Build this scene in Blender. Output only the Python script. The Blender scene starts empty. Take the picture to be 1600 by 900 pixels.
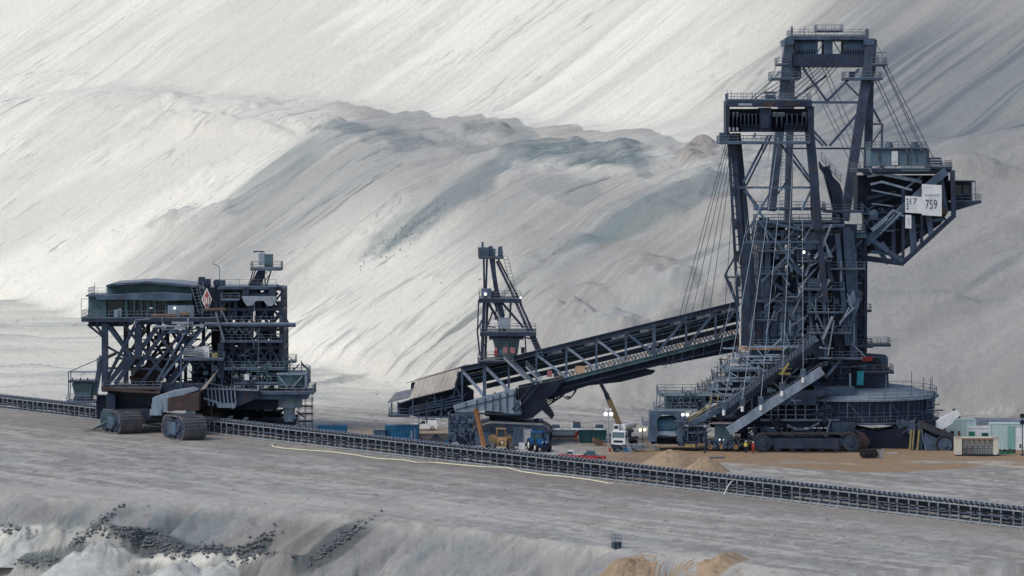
import bpy, math, random
import numpy as np
from mathutils import Vector, Matrix
random.seed(7)
SC = bpy.context.scene
COL = SC.collection
R = math.radians

# ------------------------------------------------------------------ camera
F = 5520.0        # focal length in photo pixels (1600 wide)
HC = 49.0         # camera height over the mine bench
HZ = 254.0        # photo row of the horizon
cam_d = bpy.data.cameras.new('camera')
cam = bpy.data.objects.new('camera', cam_d); COL.objects.link(cam)
cam.location = (0, 0, HC); cam.rotation_euler = (R(90), 0, 0)
cam_d.sensor_width = 36; cam_d.lens = 36 * F / 1600
cam_d.shift_y = -(450 - HZ) / 1600
cam_d.clip_start = 1; cam_d.clip_end = 6000
SC.camera = cam

# ------------------------------------------------------------------ light
SUN_EL, SUN_AZ = 50.0, -118.0     # azimuth measured from +Y towards +X
w = bpy.data.worlds.new('World'); SC.world = w; w.use_nodes = True
nt = w.node_tree; nt.nodes.clear()
sky = nt.nodes.new('ShaderNodeTexSky'); sky.sky_type = 'NISHITA'; sky.sun_disc = False
sky.sun_elevation = R(SUN_EL); sky.sun_rotation = R(SUN_AZ); sky.air_density = 1.0; sky.dust_density = 2.2
bg = nt.nodes.new('ShaderNodeBackground'); bg.inputs['Strength'].default_value = 0.15
out = nt.nodes.new('ShaderNodeOutputWorld')
nt.links.new(sky.outputs[0], bg.inputs[0]); nt.links.new(bg.outputs[0], out.inputs[0])
sun_d = bpy.data.lights.new('sun', 'SUN'); sun_d.energy = 1.25; sun_d.angle = R(30); sun_d.color = (1.0, .985, .955)
sun = bpy.data.objects.new('sun', sun_d); COL.objects.link(sun); sun.location = (-200, 400, 300)
sd = Vector((math.sin(R(SUN_AZ)) * math.cos(R(SUN_EL)), math.cos(R(SUN_AZ)) * math.cos(R(SUN_EL)), math.sin(R(SUN_EL))))
sun.rotation_euler = sd.to_track_quat('Z', 'Y').to_euler()
SC.view_settings.view_transform = 'Standard'; SC.view_settings.look = 'None'
SC.view_settings.exposure = 0.0; SC.view_settings.gamma = 1; SC.view_settings.use_curve_mapping = False

def P(px, py, Y):
    """point at distance Y that the photograph shows at (px, py)"""
    return Vector(((px - 800) * Y / F, Y, HC - (py - HZ) * Y / F))
def G(px, py, z=0.0):
    Y = (HC - z) * F / (py - HZ)
    return Vector(((px - 800) * Y / F, Y, z))

# ------------------------------------------------------------------ materials
MATS = {}
def mat(name, col, rough=.6, metal=0.0, var=.25, scale=.6, rust=0.0, rustcol=(.10, .05, .03), emit=None, estr=0, spec=.3, bump=0.0, streak=False, dust=0.0):
    if name in MATS: return MATS[name]
    m = bpy.data.materials.new(name); m.use_nodes = True; t = m.node_tree; N = t.nodes; L = t.links
    b = N['Principled BSDF']; b.inputs['Roughness'].default_value = rough; b.inputs['Metallic'].default_value = metal
    b.inputs['Specular IOR Level'].default_value = spec
    tc = N.new('ShaderNodeTexCoord')
    n1 = N.new('ShaderNodeTexNoise'); n1.inputs['Scale'].default_value = scale; n1.inputs['Detail'].default_value = 8; n1.inputs['Roughness'].default_value = .65
    if streak:
        mp = N.new('ShaderNodeMapping'); mp.inputs['Scale'].default_value = (2.2, 2.2, .35)
        L.new(tc.outputs['Object'], mp.inputs[0]); L.new(mp.outputs[0], n1.inputs['Vector'])
    else:
        L.new(tc.outputs['Object'], n1.inputs['Vector'])
    r = N.new('ShaderNodeMapRange'); r.inputs[1].default_value = .3; r.inputs[2].default_value = .7
    r.inputs[3].default_value = 1 - var; r.inputs[4].default_value = 1 + var
    L.new(n1.outputs['Fac'], r.inputs[0])
    mx = N.new('ShaderNodeMix'); mx.data_type = 'RGBA'; mx.blend_type = 'MULTIPLY'; mx.inputs[0].default_value = 1
    mx.inputs[6].default_value = (*col, 1); L.new(r.outputs[0], mx.inputs[7])
    last = mx.outputs[2]
    if rust > 0:
        n2 = N.new('ShaderNodeTexNoise'); n2.inputs['Scale'].default_value = scale * 1.7; n2.inputs['Detail'].default_value = 10
        n2.inputs['Roughness'].default_value = .7
        L.new(tc.outputs['Object'], n2.inputs['Vector'])
        r2 = N.new('ShaderNodeMapRange'); r2.inputs[1].default_value = .62 - rust * .2; r2.inputs[2].default_value = .72
        L.new(n2.outputs['Fac'], r2.inputs[0])
        m2 = N.new('ShaderNodeMix'); m2.data_type = 'RGBA'; L.new(r2.outputs[0], m2.inputs[0])
        L.new(last, m2.inputs[6]); m2.inputs[7].default_value = (*rustcol, 1); last = m2.outputs[2]
    if dust:
        ge = N.new('ShaderNodeNewGeometry'); sx = N.new('ShaderNodeSeparateXYZ'); L.new(ge.outputs['Normal'], sx.inputs[0])
        r3 = N.new('ShaderNodeMapRange'); r3.inputs[1].default_value = .55; r3.inputs[2].default_value = .95; r3.inputs[4].default_value = dust; L.new(sx.outputs[2], r3.inputs[0])
        n4 = N.new('ShaderNodeTexNoise'); n4.inputs['Scale'].default_value = .9; n4.inputs['Detail'].default_value = 6; L.new(tc.outputs['Object'], n4.inputs['Vector'])
        mu = N.new('ShaderNodeMath'); mu.operation = 'MULTIPLY'; L.new(r3.outputs[0], mu.inputs[0]); L.new(n4.outputs['Fac'], mu.inputs[1])
        m3 = N.new('ShaderNodeMix'); m3.data_type = 'RGBA'; L.new(mu.outputs[0], m3.inputs[0]); L.new(last, m3.inputs[6]); m3.inputs[7].default_value = (.34, .335, .32, 1); last = m3.outputs[2]
    L.new(last, b.inputs['Base Color'])
    if bump:
        bp = N.new('ShaderNodeBump'); bp.inputs['Strength'].default_value = bump; bp.inputs['Distance'].default_value = .1
        n3 = N.new('ShaderNodeTexNoise'); n3.inputs['Scale'].default_value = scale * 6; n3.inputs['Detail'].default_value = 6
        L.new(tc.outputs['Object'], n3.inputs['Vector']); L.new(n3.outputs['Fac'], bp.inputs['Height']); L.new(bp.outputs[0], b.inputs['Normal'])
    if emit:
        b.inputs['Emission Color'].default_value = (*emit, 1); b.inputs['Emission Strength'].default_value = estr
    MATS[name] = m
    return m
M_DARK = mat('dark_steel', (.027, .043, .076), .62, 0, .55, .35, .5, (.075, .05, .04), dust=1.1)
M_STEEL = mat('blue_grey_steel', (.070, .108, .165), .6, 0, .55, .4, .4, (.10, .07, .055), dust=1.1)
M_LIGHT = mat('pale_steel', (.24, .30, .37), .6, 0, .35, .6, .3, (.14, .105, .08), streak=True, dust=.6)
M_TEAL = mat('teal_steel', (.075, .135, .155), .6, 0, .5, .5, .35, (.09, .065, .05), dust=1.0)
M_PURP = mat('mauve_steel', (.062, .082, .125), .55, 0, .5, .4, .35, (.075, .055, .055), dust=.8)
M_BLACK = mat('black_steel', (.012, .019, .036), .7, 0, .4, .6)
M_RUST = mat('rusty_plate', (.075, .052, .05), .75, 0, .35, .7, .3, (.05, .03, .025))
M_RAIL = mat('rail_steel', (.15, .19, .23), .6, 0, .3, .5, .3, (.14, .10, .07))
M_GALV = mat('galvanised_steel', (.30, .34, .38), .5, 0, .25, .7, .2, (.16, .12, .09))
M_ROPE = mat('wire_rope', (.055, .065, .085), .5, 0, .2, .6)
M_ROPEL = mat('pale_wire_rope', (.34, .42, .50), .5, 0, .2, .6)
M_WHITE = mat('white_paint', (.78, .79, .78), .45, 0, .14, .8, .3, (.50, .48, .44))
M_CREAM = mat('cream_paint', (.66, .64, .53), .55, 0, .12, .8, .25, (.35, .25, .17))
M_TAN = mat('sand_dusted_sheet', (.40, .36, .31), .8, 0, .25, .35, .5, (.24, .215, .20))
M_RED = mat('red_paint', (.36, .05, .05), .5, 0, .25, .8, .1)
M_BLUE = mat('blue_paint', (.012, .12, .25), .55, 0, .35, 1.2, .4, (.12, .15, .17), dust=.8)
M_TRAC = mat('tractor_blue', (.012, .085, .23), .35, 0, .15, 1.2)
M_YEL = mat('machine_yellow', (.31, .20, .095), .65, 0, .35, 1.0, .35, (.20, .12, .07))
M_YRAIL = mat('yellow_paint', (.36, .29, .11), .6, 0, .3, 1.0, .4, (.16, .11, .07))
M_ORNG = mat('orange_brown_paint', (.36, .17, .07), .6, 0, .3, .8, .3, (.22, .12, .07))
M_HIVIS = mat('hi_vis_orange', (.70, .10, .03), .7, 0, .15, 3)
M_HIVISY = mat('hi_vis_yellow', (.75, .62, .12), .7, 0, .15, 3)
M_GREEN = mat('green_paint', (.03, .22, .14), .5, 0, .2, 1.2)
M_MINT = mat('mint_paint', (.46, .58, .57), .55, 0, .15, .8, .15, (.32, .38, .36), streak=True)
M_AQUA = mat('aqua_panel', (.04, .38, .42), .5, 0, .15, 1)
M_GLASS = mat('dark_glass', (.03, .06, .075), .12, 0, .1, .8, spec=.8)
M_TEALGL = mat('teal_glass', (.03, .085, .10), .12, 0, .1, .8, spec=.8)
M_RUB = mat('black_rubber', (.018, .019, .021), .8, 0, .3, 1)
M_BELT = mat('conveyor_belt', (.016, .022, .033), .7, 0, .35, .8)
M_ORE = mat('belt_dust', (.09, .10, .11), .9, 0, .4, 1.2, bump=.5)
M_DTRACK = mat('shaded_track', (.052, .054, .062), .75, 0, .4, .9, .3, (.09, .07, .06))  # darker copy of the track steel, crawler shade put into the colour
M_TRACK = mat('track_steel', (.15, .145, .15), .7, 0, .35, .9, .4, (.14, .10, .085))
M_CONC = mat('concrete', (.42, .40, .39), .85, 0, .2, 1.2)
M_DKTEAL = mat('dark_teal_paint', (.018, .075, .085), .5, 0, .3, .8, .2)
M_HOSE = mat('pale_yellow_hose', (.74, .71, .50), .6, 0, .1, 1)
M_LAMP = mat('lamp_white', (.9, .9, .9), .4, 0, .02, 1, emit=(1, .98, .92), estr=1.3)
M_LAMPY = mat('lamp_warm', (.9, .85, .7), .4, 0, .02, 1, emit=(1, .78, .45), estr=1.8)
M_SKIN = mat('skin', (.42, .26, .19), .6, 0, .1, 3)
M_NAVY = mat('navy_cloth', (.02, .03, .07), .85, 0, .2, 3)
M_BROWN = mat('brown_crust', (.16, .105, .07), .8, 0, .35, 1)
M_SAND = mat('tan_sand', (.325, .24, .155), .95, 0, .22, .55, bump=.6)
M_PALES = mat('pale_quartz_sand', (.44, .445, .415), .95, 0, .3, .5, bump=.9)
M_CLOD = mat('dark_clay', (.145, .16, .165), .95, 0, .35, 1.2, bump=.8)
M_PINK = mat('faded_pink_paint', (.42, .17, .17), .6, 0, .2, 1)
M_PEACH = mat('peach_plywood', (.55, .36, .24), .8, 0, .2, 1.2)

# ------------------------------------------------------------------ mesh builder
def jit(): return 1 + random.uniform(-.045, .045)
class MB:
    def __init__(s): s.v = []; s.f = []; s.marks = []
    def hexa(s, c):          # 8 corners: bottom 4 (ccw), top 4
        n = len(s.v); s.v += [tuple(p) for p in c]
        s.f += [(n, n+3, n+2, n+1), (n+4, n+5, n+6, n+7), (n, n+1, n+5, n+4), (n+1, n+2, n+6, n+5), (n+2, n+3, n+7, n+6), (n+3, n, n+4, n+7)]
        return s
    def box(s, c, size, rz=0, ry=0, rx=0):
        x, y, z = size[0]/2, size[1]/2, size[2]/2
        M = Matrix.Rotation(rz, 3, 'Z') @ Matrix.Rotation(ry, 3, 'Y') @ Matrix.Rotation(rx, 3, 'X'); c = Vector(c)
        return s.hexa([c + M @ Vector(q) for q in ((-x,-y,-z),(x,-y,-z),(x,y,-z),(-x,y,-z),(-x,-y,z),(x,-y,z),(x,y,z),(-x,y,z))])
    def pbox(s, x0, y0, x1, y1, Y, d):
        """box whose front face is seen at photo rows y0..y1, columns x0..x1 at distance Y, running d metres back"""
        e = random.uniform(0, .012); a = P(x0, y1, Y); b = P(x1, y0, Y); Yb = Y + d
        return s.hexa([(a.x, Y-e, a.z), (b.x, Y-e, a.z), (b.x, Yb, a.z), (a.x, Yb, a.z), (a.x, Y-e, b.z), (b.x, Y-e, b.z), (b.x, Yb, b.z), (a.x, Yb, b.z)])
    def beam(s, p, q, w, h=None, up=(0, 0, 1)):
        p = Vector(p); q = Vector(q); h = (h or w) * jit(); w = w * jit()
        d = q - p
        if d.length < 1e-5: return s
        d.normalize(); u = Vector(up)
        if abs(d.dot(u)) > .97: u = Vector((0, 1, 0))
        sd_ = d.cross(u).normalized(); u = sd_.cross(d).normalized()
        a = sd_ * (w/2); b = u * (h/2)
        return s.hexa([p-a-b, p+a-b, q+a-b, q-a-b, p-a+b, p+a+b, q+a+b, q-a+b])
    def ibeam(s, p, q, w, h):
        p = Vector(p); q = Vector(q); u = Vector((0, 0, 1)); t = h * .12
        s.beam(p + u*(h/2 - t/2), q + u*(h/2 - t/2), w, t); s.beam(p - u*(h/2 - t/2), q - u*(h/2 - t/2), w, t); s.beam(p, q, w*.25, h - 2*t - .02)
        return s
    def tube(s, p, q, r, n=8, r2=None, cap=True):
        p = Vector(p); q = Vector(q); r2 = r if r2 is None else r2
        d = (q - p)
        if d.length < 1e-5: return s
        d.normalize(); u = Vector((0, 0, 1)) if abs(d.z) < .95 else Vector((1, 0, 0))
        a = d.cross(u).normalized(); b = a.cross(d)
        k = len(s.v)
        for c, rr in ((p, r), (q, r2)):
            for i in range(n):
                t = 2*math.pi*i/n; s.v.append(tuple(c + a*(rr*math.cos(t)) + b*(rr*math.sin(t))))
        for i in range(n):
            j = (i+1) % n; s.f.append((k+i, k+j, k+n+j, k+n+i))
        if cap: s.f.append(tuple(k+i for i in reversed(range(n)))); s.f.append(tuple(k+n+i for i in range(n)))
        return s
    def path(s, pts, r, n=6):
        pts = [Vector(p) for p in pts]; k = len(s.v)
        for i, c in enumerate(pts):
            d = (pts[min(i+1, len(pts)-1)] - pts[max(i-1, 0)]).normalized()
            u = Vector((0, 0, 1)) if abs(d.z) < .95 else Vector((1, 0, 0))
            a = d.cross(u).normalized(); b = a.cross(d)
            for j in range(n):
                t = 2*math.pi*j/n; s.v.append(tuple(c + a*(r*math.cos(t)) + b*(r*math.sin(t))))
        for i in range(len(pts)-1):
            for j in range(n):
                s.f.append((k+i*n+j, k+i*n+(j+1) % n, k+(i+1)*n+(j+1) % n, k+(i+1)*n+j))
        return s
    def prism(s, poly, ext):
        """closed polygon of 3D points pushed along the vector ext"""
        poly = [Vector(p) for p in poly]; ext = Vector(ext); n = len(poly); k = len(s.v)
        s.v += [tuple(p) for p in poly] + [tuple(p + ext) for p in poly]
        s.f.append(tuple(k+i for i in range(n))); s.f.append(tuple(k+n+i for i in reversed(range(n))))
        for i in range(n):
            j = (i+1) % n; s.f.append((k+j, k+i, k+n+i, k+n+j))
        return s
    def pprism(s, pts, Y, d):
        e = random.uniform(0, .012)
        return s.prism([P(x, y, Y) - Vector((0, e, 0)) for x, y in pts], (0, d + e, 0))
    def lathe(s, c, prof, n=40, a0=0, a1=2*math.pi):
        """profile [(radius, z)] turned round the vertical through c"""
        c = Vector(c); k = len(s.v); m = len(prof); full = abs(a1 - a0 - 2*math.pi) < 1e-6; cols = n if full else n+1
        for i in range(cols):
            t = a0 + (a1-a0)*i/n
            for r, z in prof: s.v.append((c.x + r*math.cos(t), c.y + r*math.sin(t), c.z + z))
        for i in range(n):
            j = (i+1) % cols
            for q in range(m-1): s.f.append((k+i*m+q, k+j*m+q, k+j*m+q+1, k+i*m+q+1))
        return s
    def rail(s, pts, h=1.15, sp=1.6, r=.035, closed=False):
        pts = [Vector(p) for p in pts]
        if closed: pts.append(pts[0])
        for i in range(len(pts)-1):
            p, q = pts[i], pts[i+1]; L_ = (q-p).length; n = max(1, round(L_/sp))
            for hh in (h, h*.55): s.beam(p + Vector((0,0,hh)), q + Vector((0,0,hh)), r*1.9)
            s.beam(p + Vector((0,0,.1)), q + Vector((0,0,.1)), r, .15)
            for j in range(n+1):
                c = p.lerp(q, j/n); s.beam(c, c + Vector((0,0,h)), r*2)
        return s
    def deck(s, x0, x1, y, Y, d, t=.25, rail=None, front=True, sides=True, back=True, h=1.15):
        """walkway slab with its top seen at row y; handrails go to the builder rail"""
        a = P(x0, y, Y); b = P(x1, y, Y)
        s.hexa([(a.x, Y, a.z-t), (b.x, Y, a.z-t), (b.x, Y+d, a.z-t), (a.x, Y+d, a.z-t), (a.x, Y, a.z), (b.x, Y, a.z), (b.x, Y+d, a.z), (a.x, Y+d, a.z)])
        if rail is not None:
            rail.marks.append((len(rail.v), len(rail.f)))
            A, B, C_, D = [Vector(q) for q in ((a.x+.06, Y+.06, a.z), (b.x-.06, Y+.06, a.z), (b.x-.06, Y+d-.06, a.z), (a.x+.06, Y+d-.06, a.z))]
            if front: rail.rail([A, B], h)
            if sides: rail.rail([B, C_], h); rail.rail([D, A], h)
            if back: rail.rail([C_, D], h)
        return s
    def stairs(s, p, q, wv, rail=None):
        """flight from p (low) to q (high); wv = width vector"""
        p = Vector(p); q = Vector(q); wv = Vector(wv); n = max(3, int(abs(q.z-p.z)/.22)); 
        s.beam(p, q, .08, .32); s.beam(p+wv, q+wv, .08, .32)
        for i in range(n):
            c = p.lerp(q, (i+.5)/n); s.beam(c, c+wv, .26, .05)
        if rail is not None:
            for o in (Vector((0,0,0)), wv):
                for hh in (1.1, .6): rail.beam(p+o+Vector((0,0,hh)), q+o+Vector((0,0,hh)), .07)
                for i in range(0, 6):
                    c = p.lerp(q, i/5)+o; rail.beam(c, c+Vector((0,0,1.1)), .07)
        return s
    def ladder(s, p, q, wv, cage=False):
        p = Vector(p); q = Vector(q); wv = Vector(wv); n = max(2, int((q-p).length/.6))
        s.beam(p, q, .09); s.beam(p+wv, q+wv, .09)
        for i in range(n+1):
            c = p.lerp(q, i/n); s.beam(c, c+wv, .08)
        return s
    def truss(s, A, B, C_, D, n, wc, wd, style='N'):
        """flat truss: chord A-B below, chord D-C above"""
        A, B, C_, D = map(Vector, (A, B, C_, D))
        s.beam(A, B, wc); s.beam(D, C_, wc)
        for i in range(n+1):
            a, d = A.lerp(B, i/n), D.lerp(C_, i/n); s.beam(a, d, wd*1.05)
            if i < n:
                a2, d2 = A.lerp(B, (i+1)/n), D.lerp(C_, (i+1)/n)
                if style == 'X': s.beam(a, d2, wd); s.beam(d, a2, wd*.96)
                elif style == 'N' : s.beam(d, a2, wd)
                elif style == 'M': s.beam(a, d2, wd)
                elif style == 'V':
                    if i % 2: s.beam(d, a2, wd)
                    else: s.beam(a, d2, wd)
        return s
    def lattice(s, x0, x1, y0, y1, Y, d, nx, ny, wc, wd, style='V', back=True, side=True):
        """box lattice: front face in photo columns/rows at Y, d metres deep"""
        a = P(x0, y1, Y); b = P(x1, y0, Y)
        for Yk in ((Y, Y+d) if back else (Y,)):
            for i in range(ny):
                z0 = a.z + (b.z-a.z)*i/ny; z1 = a.z + (b.z-a.z)*(i+1)/ny
                st = style if style != 'R' else random.choice('NMXV')
                s.truss((a.x, Yk, z0), (b.x, Yk, z0), (b.x, Yk, z1), (a.x, Yk, z1), nx, wc, wd, st)
        if side:
            for x in (a.x, b.x):
                for i in range(ny):
                    z0 = a.z + (b.z-a.z)*i/ny; z1 = a.z + (b.z-a.z)*(i+1)/ny
                    s.truss((x, Y, z0), (x, Y+d, z0), (x, Y+d, z1), (x, Y, z1), max(1, round(d/5)), wc*.9, wd, 'X')
        return s
    def pb(s, x0, y0, x1, y1, Y, w, Y2=None):
        """beam between two photo points at distance Y (and Y2)"""
        return s.beam(P(x0, y0, Y), P(x1, y1, Y if Y2 is None else Y2), w)
    def build(s, name, m, parent=None, label=None, smooth=False):
        if len(s.marks) > 1 and parent is not None:      # one railing part for every deck
            mk = [(0, 0)] + s.marks[1:] + [(len(s.v), len(s.f))]; o = None
            for (v0, f0), (v1, f1) in zip(mk, mk[1:]):
                b = MB(); b.v = s.v[v0:v1]; b.f = [tuple(i-v0 for i in f) for f in s.f[f0:f1]]
                if b.f: o = b._one(name, m, parent, label, smooth)
            return o
        if name in SPLIT and parent is not None:
            # every loose piece becomes a part of its own, up to 95 of a name; what is left over stays one part
            par = list(range(len(s.v)))
            def root_(i):
                while par[i] != i: par[i] = par[par[i]]; i = par[i]
                return i
            for f in s.f:
                a = root_(f[0])
                for q in f[1:]: par[root_(q)] = a
            isl = {}
            for f in s.f: isl.setdefault(root_(f[0]), []).append(f)
            def size(fs):
                p = [s.v[i] for f in fs for i in f]; return sum(max(q[k] for q in p) - min(q[k] for q in p) for k in range(3))
            isl = sorted(isl.values(), key=size, reverse=True); o = None
            for fs in isl:
                key = (parent.name, name); n = COUNT.get(key, 0)
                if n >= 95: break
                ids = sorted({i for f in fs for i in f}); mp = {i: k for k, i in enumerate(ids)}; b = MB()
                b.v = [s.v[i] for i in ids]; b.f = [tuple(mp[i] for i in f) for f in fs]; COUNT[key] = n+1; o = b._one(name, m, parent, label, smooth)
            else: return o
            rest = [f for fs in isl[isl.index(fs):] for f in fs]; ids = sorted({i for f in rest for i in f}); mp = {i: k for k, i in enumerate(ids)}; b = MB()
            b.v = [s.v[i] for i in ids]; b.f = [tuple(mp[i] for i in f) for f in rest]; o = b._one(name, m, parent, label, smooth); o['kind'] = 'stuff'; return o
        return s._one(name, m, parent, label, smooth)
    def _one(s, name, m, parent=None, label=None, smooth=False):
        o0 = Vector((0, 0, 0)) if parent is None else (parent.matrix_world.translation if parent.parent is None else ROOTLOC[parent.name])
        me = bpy.data.meshes.new(name)
        me.from_pydata([(a-o0.x, b-o0.y, c-o0.z) for a, b, c in s.v], [], s.f)
        me.validate(); me.materials.append(m)
        if smooth: me.polygons.foreach_set('use_smooth', [True]*len(me.polygons))
        me.update()
        o = bpy.data.objects.new(name, me); COL.objects.link(o)
        if parent is not None: o.parent = parent; ROOTLOC[o.name] = o0
        if label: o['label'] = label
        return o
ROOTLOC = {}; COUNT = {}
SPLIT = set('''inner_machinery valve_gear tower_cabinet tower_fittings gallery_fittings boom_fittings head_fittings ring_fittings drive_fittings boom_chord far_mast_brace near_mast_brace tower_brace boom_brace boom_stay boom_main_strut tower_column far_mast_leg near_mast_leg near_mast_spur boom_girder plate_wall gusset_plate stair_flight ladder step_posts tower_platform cab_roof outrigger house_window house_column hanging_hose rope_drum switch_cabinet tower_cladding inclined_strut step_recess step_beam track_bracket crawler_bracket support_leg warning_bar roof_vent rope_sheave sheave_plate head_lamp_box near_mast_platform tower_deck deck_girder boom_deck cabin_window tower_ladder tower_head hub_box control_box belt_cover emblem_mark underframe flood_lamp pump_gear scrap_bars side_gallery anchor_slat far_mast_ladder far_mast_platform head_strut yellow_ladder warning_bar mid_walkway cab_arm chassis'''.split())
def thing(name, loc, label, cat, group=None):
    o = bpy.data.objects.new(name, None); COL.objects.link(o); o.location = loc; o.empty_display_size = .5
    o['label'] = label; o['category'] = cat
    if group: o['group'] = group
    o.matrix_world = Matrix.Translation(Vector(loc))
    return o
def tag(o, label, cat, group=None):
    o['label'] = label; o['category'] = cat
    if group: o['group'] = group
    return o
def local_thing(name, loc, rz, label, cat, group=None):
    """thing whose parts are modelled in its own coordinates (x forward, z up) about the origin"""
    o = thing(name, (0, 0, 0), label, cat, group); o['_l'] = list(loc); o['_r'] = rz
    return o
def place(o):
    o.location = o['_l']; o.rotation_euler = (0, 0, o['_r']); del o['_l']; del o['_r']
    return o

# ------------------------------------------------------------------ terrain
def _h(ix, iy, seed):
    n = (ix.astype(np.int64)*374761393 + iy.astype(np.int64)*668265263 + seed*974634777) & 0xffffffff
    n = ((n ^ (n >> 13)) * 1274126177) & 0xffffffff
    return ((n ^ (n >> 16)) & 0xffff) / 65535.0
def vnoise(x, y, seed=0):
    ix = np.floor(x); iy = np.floor(y); fx = x-ix; fy = y-iy
    fx = fx*fx*fx*(fx*(fx*6-15)+10); fy = fy*fy*fy*(fy*(fy*6-15)+10)
    a = _h(ix, iy, seed); b = _h(ix+1, iy, seed); c = _h(ix, iy+1, seed); d = _h(ix+1, iy+1, seed)
    return (a + (b-a)*fx + (c-a)*fy + (a-b-c+d)*fx*fy)*2 - 1
def fbm(x, y, o=4, seed=0, g=.5):
    s = np.zeros_like(x); k = 1.0; t = 0
    for i in range(o):
        s += k*vnoise(x*2**i + 17.3*i, y*2**i - 9.1*i, seed+i); t += k; k *= g
    return s/t
def ss(a, b, x):
    t = np.clip((x-a)/(b-a), 0, 1); return t*t*(3-2*t)
def smin(a, b, k):
    h = np.clip(.5 + .5*(b-a)/k, 0, 1); return b + (a-b)*h - k*h*(1-h)
def smax(a, b, k): return -smin(-a, -b, k)

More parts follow.
